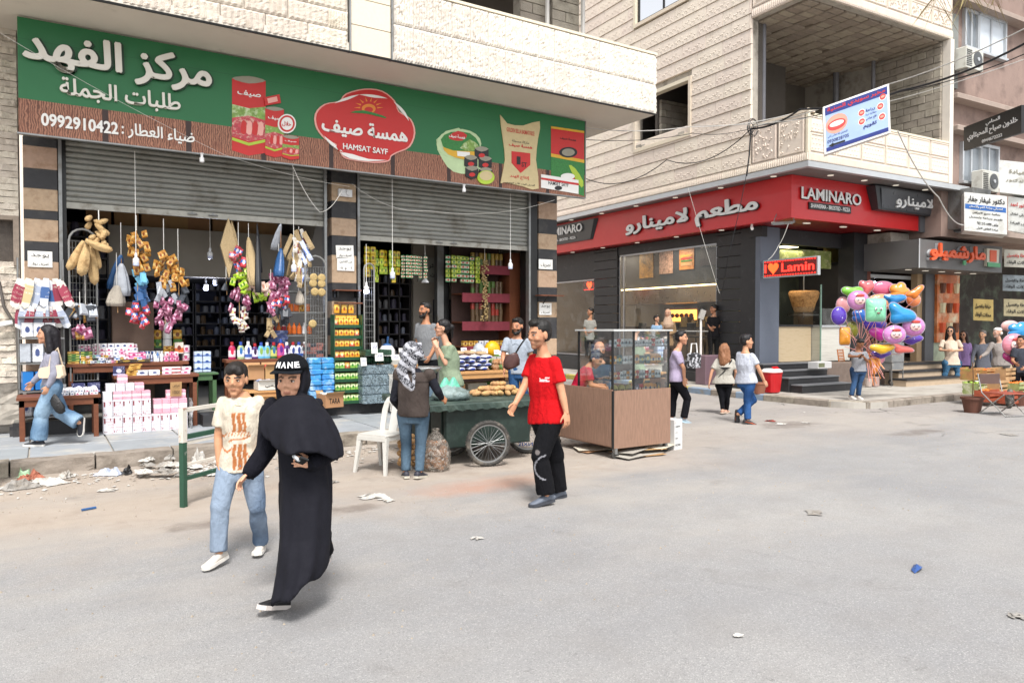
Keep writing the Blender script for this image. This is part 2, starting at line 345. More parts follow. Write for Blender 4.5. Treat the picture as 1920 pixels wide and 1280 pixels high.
PAVE=mat('grey pavement slab','#8f9498',.7,.16,3,.25,50,dirt='#b6b1a6',dsc=1.6,rnd=.05)
# pavement in front of the left shops: bed, slabs, kerb stones
root=thing('pavement','raised grey slab pavement with rough kerb in front of the green-signed shop','pavement',(0,10.2,0)); root['kind']='structure'
G().box(-12,9.55,.3,9,-.02,.13).obj('pavement_bed',CONC,root)
sl_=G().bbox(-.44,.44,-.44,.44,0,.03,.006).mesh('paving_slab',PAVE)
for i in range(-4,11):
    for j in range(3):
        inst(sl_,'paving_slab',root,(i*.9+.3,.78+j*.9,.13+random.uniform(-.003,.003)),(0,0,0),(1,1,1))
G().box(-12,9.55,.3,.335,.0,.152).obj('mortar_strip',CONC,root)
def rough_box(x0,x1,y0,y1,z0,z1,nx,nz,amp,seed=0,ny=1,m=0):
    """box whose front (y0) and top are broken up"""
    g=G(m); vs=[];fs=[]
    rows=[(y1,z0)]+[(y0,z0+(z1-z0)*k/nz) for k in range(nz+1)]+[(y0+(y1-y0)*k/ny,z1) for k in range(1,ny+1)]
    for k,(y,z) in enumerate(rows):
        for i in range(nx+1):
            x=x0+(x1-x0)*i/nx; q=noise.noise_vector(V(x*7+seed,y*7,z*9+seed))*amp; edge=(i in(0,nx)); 
            vs.append((x+(0 if edge else q.x*.5),y+(q.y if k>0 and k<len(rows)-1 else 0),z+(q.z*.5 if k>1 else 0)))
    for k in range(len(rows)-1):
        for i in range(nx): a=k*(nx+1)+i; fs.append((a,a+1,a+nx+2,a+nx+1))
    fs.append(tuple(k*(nx+1) for k in range(len(rows)))); fs.append(tuple(k*(nx+1)+nx for k in range(len(rows)-1,-1,-1)))
    return g.add(vs,[f for f in fs if f])
kbs=[rough_box(-.42,.42,0,.3,0,.165,9,4,.022,seed=s,ny=3).mesh('kerb_stone',KERB) for s in (3,9,17,28)]
for i in range(-5,11): inst(kbs[i%4],'kerb_stone',root,(i*.86+.1,random.uniform(-.012,.012),random.uniform(-.006,.006)),(0,0,random.uniform(-.01,.01)))
G().box(9.2,9.56,-.01,.6,0,.163).obj('kerb_end',KERB,root)
# pavement round the corner building
pl=[(-1.0,14),(-1.0,3.2),(-.98,1.2),(-.86,-.6),(-.72,-1.45),(-.45,-1.78),(.0,-1.88),(1.4,-1.8),(3.5,-1.75),(9,-1.9),(22,-2.2)]
rt=thing('side_pavement','concrete pavement around the red-signed corner restaurant','pavement',(LO[0],LO[1],0),LA); rt['kind']='structure'
cc=[V(*p) for p in crm([(a,b,0) for a,b in pl],4,False)]
g=G(); n_=len(cc); poly=[(p.x,p.y) for p in cc]+[(22,14)]
g.prism([(u,w) for u,w in poly],lambda u,w,d:(u,w,.13*d),1); g.obj('pavement_top',mat('pavement concrete','#a9a49b',.85,.16,3,.4,40,dirt='#7d776d',dsc=1.5),rt)
BLUE=mat('faded blue kerb paint','#7d8ea0',.9,.15,8,.4,dirt='#8c8579',dsc=5); YEL=mat('faded yellow kerb paint','#b0a24e',.9,.15,8,.4,dirt='#8c8579',dsc=5)
def kerb_run(a,b,z1,m,out=.16,seed=0):
    d=(b-a); nrm=V(d.y,-d.x,0).normalized()*-1; nrm=-nrm if nrm.dot(V(1,1,0))<0 else nrm
    g=G(); q=nrm*out; k=4; vs=[]
    for i in range(k+1):
        p=a.lerp(b,i/k); e=noise.noise(p*5+V(seed,0,0))*.012; o=-nrm*(.02+e)
        vs+=[p+o,p+o*1.1+V(0,0,z1-.02),p+nrm*.015+V(0,0,z1+e*.4),p+q+V(0,0,z1),p+q]
    fs=[(i*5+j,i*5+j+1,(i+1)*5+j+1,(i+1)*5+j) for i in range(k) for j in range(4)]+[(0,1,2,3,4),tuple(k*5+j for j in(4,3,2,1,0))]
    return g.add(vs,fs)
dist=0; prev=cc[0]; seg=[cc[0]]; cur=0; idx=0
pts=[]; 
for a,b in zip(cc,cc[1:]):
    L=(b-a).length; t=0
    while dist+ (L-t) >= .8:
        t+= .8-dist; pts.append(a.lerp(b,t/L)); dist=0
    dist+=L-t
pts=[cc[0]]+pts
for i,(a,b) in enumerate(zip(pts,pts[1:])):
    side=a.y>.9 and a.x<0; m=(BLUE,YEL)[i%2] if side and i%3 else KERB
    d=(b-a).normalized()*.006; kerb_run(a+d,b-d,.15,m,seed=i).obj('kerb_stone',m,rt)
# ================= LEFT BUILDING =================
Y0=13.0
STONE=mat('cream split stone','#d6cbbb',.9,.13,9,1.0,55,rnd=.09,dirt='#a3967f',dsc=3.5,dth=(.58,.8))
TILE=mat('cream rippled stone tile','#e0d9ce',.88,.1,14,.5,60,rnd=.06,dirt='#aaa193',dsc=17,dth=(.54,.72))
SMOOTH=mat('smooth cream stone','#d9cdb8',.85,.08,20,.5,120,rnd=.04)
PLAST=mat('painted plaster soffit','#cdc5b8',.9,.07,1.2,.3,14,dirt='#8f8678',dsc=.9,dth=(.6,.85))
TAN=mat('tan marble block','#ab9078',.6,.16,14,.2,60,rnd=.08,dirt='#8a6c50',dsc=6); BLK=mat('dark basalt block','#2a2a2c',.6,.2,10,.25,60,rnd=.1,dirt='#4a4744',dsc=3)
CBLK=mat('grey concrete block','#a59c8e',.95,.16,8,.9,45,rnd=.12,dirt='#7c7468',dsc=4)
DARK=mat('dark plain plaster','#5a544e',.95,.15,2,.2)  # one dark plaster tone for rear walls and the raw column
STEEL=mat('galvanised steel','#8c8d8c',.45,.12,10,.1,metal=.7,dirt='#6d665c',dsc=3); BLACKM=mat('black painted metal','#161616',.45,.1,10)
bl=thing('shop_building','cream stone building with wide canopy and striped piers above the open grocery shop','building',(4.5,Y0,0))
rub=G().box(-.4,9.6,Y0-.35,Y0+6,.0,.30)
bw=lambda g,n,m,**k: g.obj(n,m,bl,world=True,**k)
bw(rub,'plinth',BLK); 
# black stone edge of the plinth and the raised floor
bw(G().box(-.36,9.55,Y0-.42,Y0-.352,.155,.35),'plinth_facing',BLK)
FLOORM=mat('worn shop floor','#77756f',.5,.15,3,.1,dirt='#55504a')
bw(G().box(-.35,9.5,Y0-.35,Y0+6,.302,.36),'shop_floor',FLOORM)
bw(G().box(2.1,4.0,12.25,12.58,.16,.34),'step',BLK)
# piers of alternating blocks
def pier(x0,x1,z0,z1,pat,y0=Y0,dep=.45):
    z=z1;i=0; bw(G().box(x0+.01,x1-.01,y0+.015,y0+dep,z0,z1),'pier_core',CONC)
    while z>z0+.02:
        h=min(pat[i%len(pat)],z-z0); m=(BLK,TAN)[i%2]
        bw(G().bbox(x0,x1,y0,y0+dep-.01,z-h+.004,z-.004,.006),'stone_block',m); z-=h;i+=1
pier(-.2,.23,.36,4.5,[.13,.33,.29,.32])
pier(4.42,4.88,.36,4.8,[.5,.33,.30,.32,.35])
pier(8.92,9.4,.36,4.8,[.45,.36,.31,.33])
for x in(.24,4.28,4.9,8.66): bw(G().box(x,x+.045,Y0-.02,Y0+.1,.36,4.6),'door_frame',STEEL)
bw(G().box(.23,.34,Y0+.05,Y0+.2,.36,4.6),'jamb',BLACKM); bw(G().box(8.72,8.9,Y0+.02,Y0+.4,.36,4.6),'jamb',BLACKM)
# roller shutters: each slat its own piece
SHUT=mat('grey shutter slat','#90908a',.55,.12,5,.05,metal=.25,rnd=.04,dirt='#6b665c',dsc=2.5)
SHUTD=mat('dark painted shutter','#55534e',.6,.15,5)
def shutter(x0,x1,zb,name):
    w=x1-x0; p=bpy.data.objects.new('roller_shutter',None); COL.objects.link(p); p.parent=bl; p.location=(0,0,0)
    prof=[(0,0),(-.018,.012),(-.03,.035),(-.03,.055),(-.012,.075),(0,.082),(.004,.082),(.004,0)]
    g=G(); pr=[(y,z) for y,z in prof]; g.prism(pr,lambda u,wv,d:(d*w-w/2,u,wv),1)
    me=g.mesh('slat',SHUT); z=zb+.1; px=(x0+x1)/2-4.5
    while z<4.75: inst(me,'slat',p,(px,.09,z)); z+=.084
    b=G().bbox(-w/2,w/2,-.025,.03,0,.095,.006); b.obj('bottom_bar',mat('worn shutter bar','#a09e95',.5,.15,8,metal=.3,dirt='#6f675a',dsc=6),p,loc=(px,.08,zb))
    g=G()
    for q in(-.22,.1): g.tube([(px+q-.07,.04,zb+.05),(px+q-.05,.025,zb+.05),(px+q+.05,.025,zb+.05),(px+q+.07,.04,zb+.05)],.012,6); g.lathe([(.0,0),(.016,0),(.016,.012),(0,.012)],(px+q,.055,zb+.075),8,ax=(0,-1,0))
    g.obj('shutter_latch',STEEL,p)
shutter(.28,4.36,3.50,'a'); shutter(4.9,8.72,3.30,'b')
# left wall: split-face courses
x1=-.26; z=.9; row=0
wl=[]
for s in range(8): wl.append(rough_box(-.33,.33,0,.12,0,.088,8,3,.03,seed=s*5.3).mesh('stone_brick',STONE))
bw(G().box(-4,-.25,Y0+.12,Y0+.5,.3,8.4),'wall_core',CONC)
while z<6.0:
    hole=(2.62<z<3.3)
    for i in range(5):
        x=x1-.33-i*.67-(row%2)*.3
        if hole and x>-.8 : continue
        if x+.33>x1: x=x1-.33
        inst(random.choice(wl),'stone_brick',bl,(x-4.5,random.uniform(-.012,.012),z))
    if row%2 and not hole: inst(wl[row%8],'stone_brick',bl,(x1-.15-4.5,.0,z),sc=(.45,1,1))
    z+=.093; row+=1
for zz in(.3,.6): 
    for i in range(4): bw(rough_box(x1-.72-i*.74,x1-i*.74-.01,Y0-.02,Y0+.12,zz,zz+.29,6,4,.05,seed=i+zz*10),'stone_block',CONC)
# fuse niche in the wall
bw(G().box(-1.2,-.26,Y0+.10,Y0+.118,2.6,3.32),'niche_back',mat('grimy niche','#57504a',.95,.3,10,.5))
bw(G().box(-.33,-.26,Y0-.05,Y0+.1,2.6,3.32),'niche_frame',mat('weathered timber','#8a7d70',.85,.2,14)); bw(G().box(-1.2,-.331,Y0-.04,Y0+.1,3.26,3.32),'niche_frame',MATS['weathered timber'])
# canopy slab and parapet
XE=10.6; YF=11.2
bw(G().box(-4,XE-.02,YF+.02,Y0+1,6.0,6.14),'canopy_soffit',PLAST)
bw(G().box(-4,XE-.06,YF+.08,YF+.3,6.14,7.12),'parapet_core',CONC)
bw(G().box(XE-.22,XE-.06,YF+.31,Y0+6,6.14,7.12),'parapet_core',CONC)
bw(G().tube([(-4,YF+.015,6.0),(XE-.01,YF+.015,6.0)],.02,5),'drip_edge',BLACKM)
def ripple(w,h,n,amp,seed,nz=12,vert=True):
    g=G(); vs=[];fs=[]
    for k in range(nz+1):
        for i in range(n+1):
            e=(i in(0,n)) or (k in(0,nz)); a=i/n; q=noise.noise(V(i*3.1+seed,k*1.7,seed))
            y=0 if e else -(.012+amp*((i%2) if vert else (k%2)*.7)*(.75+q*.5)+q*amp*.35)
            vs.append((a*w-w/2+(0 if e else q*.006),y,h*k/nz))
    m=n+1
    for k in range(nz):
        for i in range(n): a=k*m+i; fs.append((a,a+1,a+m+1,a+m))
    o=len(vs); vs+=[(-w/2,.05,0),(w/2,.05,0),(w/2,.05,h),(-w/2,.05,h)]
    fs+=[tuple([o,o+1]+list(range(n,-1,-1))),tuple([o+3]+[nz*m+i for i in range(n+1)]+[o+2]),tuple([o]+[k*m for k in range(nz+1)]+[o+3])[::1],tuple([o+1,o+2]+[k*m+n for k in range(nz,-1,-1)])]
    return g.add(vs,fs)
tw=.355; rp=[ripple(tw-.006,.575,15,.05,s,16).mesh('rippled_tile',TILE) for s in range(5)]
x=4.86+tw/2;
while x<XE-.05:
    for k in range(2): inst(random.choice(rp),'rippled_tile',bl,(x-4.5,YF+.03-Y0,6.02+k*.585))
    x+=tw
for i in range(6):   # return face of the parapet
    for k in range(2): inst(rp[i%5],'rippled_tile',bl,(XE-.03-4.5,YF+.2+i*tw-Y0,6.02+k*.585),(0,0,PI/2))
bw(G().box(4.8,XE-.01,YF+.0,YF+.3,7.19,7.235),'parapet_coping',SMOOTH)
rough=[ripple(.62,.29,14,.02,s+20,9,True).mesh('rough_tile',STONE) for s in range(5)]
for r_ in range(14):
    for i in range(12):
        x=4.1-.32-i*.63-(r_%2)*.3
        if x<-3.5: continue
        if r_%2 and i==0: inst(rough[r_%5],'rough_tile',bl,(4.1-.16-4.5,YF+.03-Y0,6.02+r_*.297),sc=(.5,1,1))
        inst(random.choice(rough),'rough_tile',bl,(x-4.5,YF+.03-Y0,6.02+r_*.297))
bw(G().box(-4,4.05,YF+.08,YF+.3,7.12,10.5),'upper_wall_core',CONC)
for k in range(8):
    bw(G().bbox(4.14,4.80,YF+.0,YF+.08,6.02+k*.42,6.02+k*.42+.408,.006),'smooth_panel',SMOOTH)
bw(G().box(4.105,4.13,YF-.02,YF+.1,6.0,9.5),'metal_strip',STEEL); bw(G().box(4.805,4.83,YF-.02,YF+.1,6.0,7.2),'metal_strip',STEEL)
# recessed upper floor behind the parapet
UY=12.6
for px0,px1 in((975,1022),(1035,1086)):
    a=py_(px0,30,UY)[0]; b=py_(px1,30,UY)[0]; wdt=(b-a)
    bw(G().box(a,b,UY+.03,UY+.25,7.0,9.6),'block_pier',CONC)
    for r_ in range(12):
        nb=max(1,int(wdt/.42)); 
        cuts=[a]+sorted([a+wdt*((i+(.5 if r_%2 else .0)))/nb for i in range(nb) if 0<(i+(.5 if r_%2 else 0))<nb])+[b]
        for u,v in zip(cuts,cuts[1:]): bw(G().bbox(u+.006,v-.006,UY-random.uniform(0,.015),UY+.03,7.0+r_*.21+.006,7.0+(r_+1)*.21-.006,.008),'concrete_block',CBLK)
for px in(1026,1093): a=py_(px,30,UY-.15)[0]; bw(G().tube([(a,UY-.15,6.9),(a,UY-.15,9.6)],.045,8),'drainpipe',mat('pale pipe','#c9c6c0',.5,.06))
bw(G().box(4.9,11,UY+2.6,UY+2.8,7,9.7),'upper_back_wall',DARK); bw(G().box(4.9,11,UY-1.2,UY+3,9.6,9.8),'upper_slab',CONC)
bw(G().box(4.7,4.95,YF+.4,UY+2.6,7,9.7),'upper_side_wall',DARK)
bw(G().box(5.0,8.05,YF+1.2,UY+.1,7.0,7.06),'terrace_floor',CONC)
# shop interiors
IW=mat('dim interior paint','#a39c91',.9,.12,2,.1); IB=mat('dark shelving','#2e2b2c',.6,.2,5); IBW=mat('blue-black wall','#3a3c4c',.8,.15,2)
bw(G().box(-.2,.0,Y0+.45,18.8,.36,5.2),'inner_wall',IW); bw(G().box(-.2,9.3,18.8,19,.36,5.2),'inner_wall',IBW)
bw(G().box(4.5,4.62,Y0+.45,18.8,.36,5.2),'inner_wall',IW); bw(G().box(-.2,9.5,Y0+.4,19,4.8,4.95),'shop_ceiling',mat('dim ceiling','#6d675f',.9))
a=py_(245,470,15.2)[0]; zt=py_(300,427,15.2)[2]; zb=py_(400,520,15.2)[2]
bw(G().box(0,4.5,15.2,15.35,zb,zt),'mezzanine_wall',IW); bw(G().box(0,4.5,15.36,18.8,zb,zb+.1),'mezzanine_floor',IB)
for px,y1 in((1095,0),): pass
# right shop: divider post, back shelves and side opening
xd=py_(750,500,14.6)[0]; 
bw(G().box(py_(820,500,14.2)[0],py_(832,500,14.2)[0],14.2,14.35,.36,4.8),'shop_post',STEEL)
bw(G().box(py_(833,500,14.3)[0],py_(842,500,14.3)[0],14.3,14.5,.36,4.8),'shop_post',BLACKM)
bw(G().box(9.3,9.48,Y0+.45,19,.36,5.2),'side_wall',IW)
# ================= SHOP SIGN =================
def sign_mat():
    m,n,b=newmat('sign print'); P=n.pos(); x,y,z=n.sep(P)
    green=n.mix(n.noise(1.2,3,P),lin('#1c6338'),lin('#23703f'))
    pl_=n.math('DIVIDE',n.math('ADD',x,.3),1.12); cell=n.math('FLOOR',pl_); fr=n.math('SUBTRACT',pl_,cell)
    wv=n.node('ShaderNodeCombineXYZ',{0:n.math('MULTIPLY',x,2.0),1:n.math('MULTIPLY',cell,7.3),2:n.math('MULTIPLY',z,1.2)})
    gr=n.node('ShaderNodeTexWave',{'Vector':wv,'Scale':5.0,'Distortion':9.0,'Detail':4.0,'Detail Scale':1.5}).outputs['Fac']
    wood=n.mix(gr,lin('#5d3524'),lin('#a8745a')); wood=n.mix(n.math('MULTIPLY',n.ramp(n.noise(7,5,P),.5,.7),.5),wood,lin('#7b4632'))
    ed=n.math('LESS_THAN',n.math('MINIMUM',fr,n.math('SUBTRACT',1,fr)),.035); wood=n.mix(ed,wood,lin('#35201a'))
    out=n.mix(n.math('GREATER_THAN',z,4.86),wood,green)
    sh=n.math('LESS_THAN',n.math('ABSOLUTE',n.math('SUBTRACT',n.math('ADD',z,n.math('MULTIPLY',n.noise(1.5,3,P),.03)),5.69)),.004); out=n.mix(n.math('MULTIPLY',sh,.5),out,lin('#174f2e'))
    n.put(b.inputs['Base Color'],out); b.inputs['Roughness'].default_value=.5
    n.put(b.inputs['Normal'],n.node('ShaderNodeBump',{'Strength':.3,'Distance':.05,'Height':n.noise(.9,3,P)})); return m
SY=12.3
sg=thing('shop_sign','long green and wood-print shop sign with white Arabic lettering and food pictures under the canopy','sign',(4.7,SY,5.2))
G().box(-.23,9.6,SY,SY+.06,4.39,5.97).obj('sign_panel',sign_mat(),sg,world=True)
G().box(-.25,9.62,SY-.012,SY+.07,4.37,4.392).obj('sign_edge',STEEL,sg,world=True); G().box(9.602,9.625,SY-.012,SY+.07,4.392,5.97).obj('sign_edge',STEEL,sg,world=True)
for x in(.5,3,5.5,8,9.4): G().box(x,x+.05,SY+.07,SY+.7,5.2,5.25).obj('sign_bracket',STEEL,sg,world=True)
def SGP(px,py): q=py_(px,py,SY); return (q[0],q[2])
def sgw(s,l,r,yb_l,yb_r,yt_l,m,d=.02,off=.012,name='lettering',lift=.0):
    a=py_(l,yb_l,SY-lift); b=py_(r,yb_r,SY-lift); t=py_(l,yt_l,SY-lift); z=(a[2]+b[2])/2
    return word(name,s,(a[0],SY-lift,z),(b[0],SY-lift,z),(0,0,t[2]-a[2]),d,m,sg,off)
WH=mat('white letters','#dcd8cc',.4,.03); WHT=mat('white print','#e8e6e0',.5,.02); DKE=mat('dark green edge','#12351f',.5)
sgw('مركز الفهد',45,400,130,183,51,DKE,.05,.045,'letter_back',0); sgw('مركز الفهد',42,397,127,180,50,WH,.03,.03,lift=.052)
sgw('طلبات الجملة',112,338,184,217,144,WH,.045,.018)
sgw('0992910422',77,222,237,252,213,WHT,.012,.03); sgw('ضياء العطار :',228,365,257,275,228,WHT,.012,.018)
RED=mat('red print','#c1231f',.45,.04); PINK=mat('pale pink print','#e6a79b',.5,.04); YELP=mat('yellow print','#d8a72c',.5); LG=mat('lime print','#a9c23b',.5); CRM=mat('sack print','#c9b78a',.6,.08,12); BLKP=mat('black print','#1a1a1a',.5); GRP=mat('green print','#2f7a36',.5,.3,30); ORP=mat('orange print','#e0872e',.5)
MEAT=mat('meat print','#b9404a',.5,.35,22,dirt='#e3cdb4',dsc=14); VEG=mat('vegetable print','#7fa04a',.5,.5,18,dirt='#d9dfc4',dsc=9); GRYP=mat('tin grey print','#8f8a78',.35,.1)
def flat(pts,m,lift,name='picture',sm=3,par=None):
    P2=[SGP(*p) for p in pts]
    if sm: P2=[(a,b) for a,b,_ in crm([(a,b,0) for a,b in P2],sm)]
    g=G(); g.prism(P2,lambda u,w,d:(u,SY-lift*d,w),1); return g.obj(name,m,par or sg,world=True)
def can(x0,x1,yt,yb,slope,nm='tin_picture',lift=.004):
    w=x1-x0; S=lambda f,y:(x0+f*w,y+slope*f*w)
    o=flat([S(0,yt),S(.5,yt-w*.09),S(1,yt),S(1,yb),S(.5,yb+w*.12),S(0,yb)],RED,lift,nm,0)
    h=yb-yt
    flat([S(.0,yt+h*.36),S(.5,yt+h*.40),S(1,yt+h*.36),S(1,yt+h*.56),S(0,yt+h*.58)],VEG,lift+.002,'picture',0); flat([S(.0,yt+h*.55),S(.5,yt+h*.50),S(1,yt+h*.55),S(1,yt+h*.80),S(.5,yt+h*.86),S(0,yt+h*.8)],MEAT,lift+.0035,'picture',0)
    for i in range(4): q=.3+i*.17; flat([S(q,yt+h*.58),S(q+.12,yt+h*.6),S(q+.1,yt+h*.76),S(q-.05,yt+h*.74)],PINK if i%2 else RED,lift+.005+i*.0006,'slice_picture',2)
    flat([S(.0,yt+h*.82),S(.5,yt+h*.88),S(1,yt+h*.81),S(1,yt+h*.85),S(.5,yt+h*.92),S(0,yt+h*.86)],LG,lift+.005,'picture',0)
    flat([S(0,yt),S(.5,yt-w*.1),S(1,yt),S(.5,yt+w*.12)],GRYP,lift+.005,'picture',3)
    sgw('صيف',x0+w*.16,x0+w*.86,yt+h*.25,yt+h*.25+slope*w*.7,yt+h*.16,WHT,.003,.02,lift=lift+.002)
can(435,498,147,282,.08); can(497,532,203,290,.08,lift=.012); can(529,560,256,295,.1,lift=.02)
flat([(494,184),(523,178),(526,194),(497,199)],RED,.03,'badge_picture',0); flat([(500,186),(518,182),(520,191),(502,195)],PINK,.033,'badge_picture',0)
cir=lambda cx,cy,rx,ry,n=14:[(cx+rx*math.cos(2*PI*i/n),cy+ry*math.sin(2*PI*i/n)) for i in range(n)]
flat(cir(537,233,17,18),WHT,.034,'seal_picture',2); flat(cir(537,233,14.5,15.5),RED,.037,'seal_picture',2); flat(cir(537,233,11,12),WHT,.039,'seal_picture',2); sgw('حلال',529,546,237,239,227,RED,.002,.02,lift=.042)
LOGO=[(683,167),(716,171),(740,190),(748,210),(770,224),(778,250),(768,276),(745,287),(733,294),(728,303),(700,306),(655,300),(640,292),(632,274),(610,263),(592,240),(590,214),(607,196),(635,190),(648,176)]
def scl(P,k,cx=684,cy=238): return [(cx+(x-cx)*k,cy+(y-cy)*k) for x,y in P]
flat(LOGO,PINK,.02,'logo_outline'); flat(scl(LOGO,.965),RED,.028,'logo_panel')
for a,b in((225,262),(262,300),(310,352),(120,160)):
    pts=[]
    for k in range(9): t=R(a+(b-a)*k/8); pts.append((684+76*math.cos(t)*1.08,236+58*math.sin(t)))
    for k in range(8,-1,-1): t=R(a+(b-a)*k/8); pts.append((684+(76-5*math.sin(PI*k/8))*math.cos(t)*1.08,236+(58-5*math.sin(PI*k/8))*math.sin(t)))
    flat(pts,WHT,.032,'logo_stroke',0)
sgw('همسة صيف',603,764,260,266,226,WHT,.012,.03,lift=.032)
flat([(632,268),(660,262),(700,268),(735,276),(733,290),(700,284),(660,276),(634,283)],RED,.036,'ribbon',2); sgw('HAMSAT SAYF',643,727,282,288,271,WHT,.008,.02,lift=.040)
flat([(637,287),(655,298),(690,303),(724,301),(690,299),(660,290)],WHT,.036,'logo_stroke',2)
flat(cir(690,205,13,9),ORP,.034,'sun_picture',2); flat(cir(690,207,8,5.5),RED,.036,'sun_picture',2)
for k in range(8):
    t=R(180+k*25.7); c,s_=math.cos(t),math.sin(t); flat([(690+c*16-s_*1.5,203+s_*12+c*1.5),(690+c*16+s_*1.5,203+s_*12-c*1.5),(690+c*27,203+s_*20)],ORP,.034,'sun_ray',0)
flat([(656,212),(680,208),(716,218),(722,223),(690,215),(670,213)],GRP,.037,'sun_picture',2)
# halva tub, small tins, rice sack, tea boxes
flat([(818,262),(830,300),(850,322),(880,326),(903,316),(900,280),(860,240)],mat('pale tub print','#b9cf9f',.5),.004,'tub_picture',2)
flat(cir(860,270,42,28,18),MATS['pale tub print'],.010,'tub_picture',1)
flat([(826,262),(845,248),(880,250),(898,270),(897,292),(870,296),(840,286)],GRP,.014,'tub_picture',2); flat([(830,276),(850,283),(898,285),(896,294),(868,299),(840,290)],YELP,.016,'tub_picture',2)
flat([(840,256),(858,246),(875,254),(866,264),(848,263)],RED,.017,'tub_picture',2); flat([(862,278),(880,262),(898,276),(884,284)],VEG,.017,'tub_picture',2)
sgw('همسة صيف',842,872,259,262,251,WHT,.002,.02,lift=.02); flat([(856,284),(880,286),(880,295),(857,293)],WHT,.019,'barcode_label',0)
for (x,y,w) in((882,304,24),(909,306,24),(884,324,24),(910,327,24),(902,288,26)):
    flat([(x-w/2,y-9),(x,y-13),(x+w/2,y-8),(x+w/2,y+8),(x,y+13),(x-w/2,y+7)],BLKP,.022,'tin_picture',0); flat([(x-w/2,y-9),(x,y-13),(x+w/2,y-8),(x,y-3)],GRYP,.025,'tin_picture',2); flat(cir(x,y+4,6,4,8),RED,.026,'tin_picture',1)
flat(cir(910,333,16,13),LG,.028,'halva_picture',2); flat(cir(910,330,12,9),CRM,.031,'halva_picture',2)
flat([(937,216),(950,232),(980,236),(1011,228),(1008,260),(1004,300),(1009,354),(980,350),(945,342),(938,342),(946,300),(942,260)],CRM,.02,'rice_sack_picture',2)
flat([(958,284),(975,286),(993,288),(993,310),(975,325),(958,306)],RED,.026,'shield_picture',0)
sgw('1',969,976,308,309,293,BLKP,.002,.01,lift=.03); sgw('ST',978,988,313,314,304,BLKP,.002,.01,lift=.03)
sgw('GOLDEN SELLA BASMATI RICE',950,1002,248,254,240,RED,.002,.01,lift=.022); sgw('ماركة مسجلة',960,992,268,271,262,BLKP,.002,.01,lift=.022)
sgw('همسة صيف',954,998,276,280,268,RED,.002,.03,lift=.022); sgw('إنتاج الهند',956,992,335,338,327,RED,.002,.02,lift=.022); sgw('أفضل أنواع الأرز الهندي',948,1003,345,350,340,BLKP,.002,.01,lift=.022)
flat([(1033,237),(1095,246),(1095,305),(1033,293)],RED,.006,'tea_box_picture',0); flat([(1033,237),(1095,246),(1095,250),(1033,241)],YELP,.009,'tea_box_picture',0); flat([(1033,288),(1095,300),(1095,306),(1033,294)],YELP,.009,'tea_box_picture',0)
flat([(1033,294),(1095,306),(1095,368),(1033,345)],GRP,.006,'tea_field_picture',0); flat(cir(1065,286,17,10),BLKP,.010,'emblem_picture',2); flat(cir(1065,286,12,7),GRYP,.012,'emblem_picture',2); sgw('همسة صيف',1050,1080,262,266,256,BLKP,.002,.02,lift=.008)
flat(cir(1064,331,13,6),WHT,.012,'cup_picture',2); flat([(1052,331),(1077,331),(1072,344),(1056,343)],RED,.011,'cup_picture',2); flat([(1066,310),(1078,316),(1093,340),(1090,352),(1078,335)],LG,.011,'leaf_picture',2)
flat([(1014,327),(1084,338),(1084,364),(1014,352)],WHT,.016,'tea_carton_picture',0); flat([(1014,333),(1084,344),(1084,348),(1014,337)],RED,.019,'tea_carton_picture',0); sgw('HAMSET SAYF',1028,1066,347,350,340,BLKP,.002,.01,lift=.018); flat(cir(1046,353,7,4),BLKP,.019,'emblem_picture',2)
# ================= CORNER RESTAURANT BUILDING (local frame: a along its front, b up the side street) =================
CLAD=mat('beige stone cladding','#dccfc0',.85,.09,7,.35,90,rnd=.035,dirt='#c0ae98',dsc=4,dth=(.6,.85))
TRIM=mat('pale metal trim','#b9bcbe',.4,.05,5,metal=.3); SOFG=mat('grey soffit panel','#6f6a68',.6,.08,3); REDW=mat('red cladding panel','#c41c20',.42,.05,2.5,coat=.2); GREYW=mat('grey panel','#595b5f',.5,.06,4)
BLK2=mat('black slate panel','#29292b',.55,.16,6,.3,35,rnd=.1,dirt='#55575a',dsc=4,dth=(.6,.85)); COLG=mat('blue-grey column paint','#646b78',.6,.05,4); LED_W=emis('downlight','#e8e0d0',.25)
CEIL=mat('rough rib concrete','#8c8072',.95,.16,4,.7,25); HB=mat('hollow ceiling block','#9b8f80',.95,.14,10,.6,rnd=.16)
cb=thing('restaurant_building','beige stone corner building with an open unfinished balcony above the red restaurant front','building',(LO[0],LO[1],0),LA)
c=lambda g,n,m,**k: g.obj(n,m,cb,**k)
c(G().box(.1,.35,1.74,3.85,5.5,13),'wall_core',CONC); c(G().box(.1,.35,6.28,16,5.5,13),'wall_core',CONC); c(G().box(.1,.35,3.85,6.28,5.5,6.95),'wall_core',CONC); c(G().box(.1,.35,3.85,6.28,8.55,10.6),'wall_core',CONC)
# cladding pieces with a carved leaf band
def clad(w):
    g=G(); pr=[(.06,0),(-.022,0),(-.02,.03),(-.004,.34),(.006,.352),(.006,.366),(.06,.366)]
    g.prism(pr,lambda u,wv,d:(.0015+d*(w-.003),u,wv),1); k=int(w/.15)
    for i in range(k):
        x=.07+i*(w-.1)/max(1,k); zz=.13+.045*math.sin(i*2.1)
        for (dx,dz,rx,rz) in((0,0,.055,.03),(.06,.045,.045,.024),(.035,-.05,.04,.022)):
            z=zz+dz; y0=-.02+.016*(z/.34); g.add([(x+dx-rx,y0,z),(x+dx,y0,z-rz),(x+dx+rx,y0,z+.01),(x+dx,y0,z+rz),(x+dx,y0-.015,z)],[(0,1,4),(1,2,4),(2,3,4),(3,0,4)])
    return g.mesh('cladding_panel',CLAD)
cl={w:clad(w) for w in(.9,.6,.3)}
ROT=-PI/2   # mesh front (-y) turned to face -a
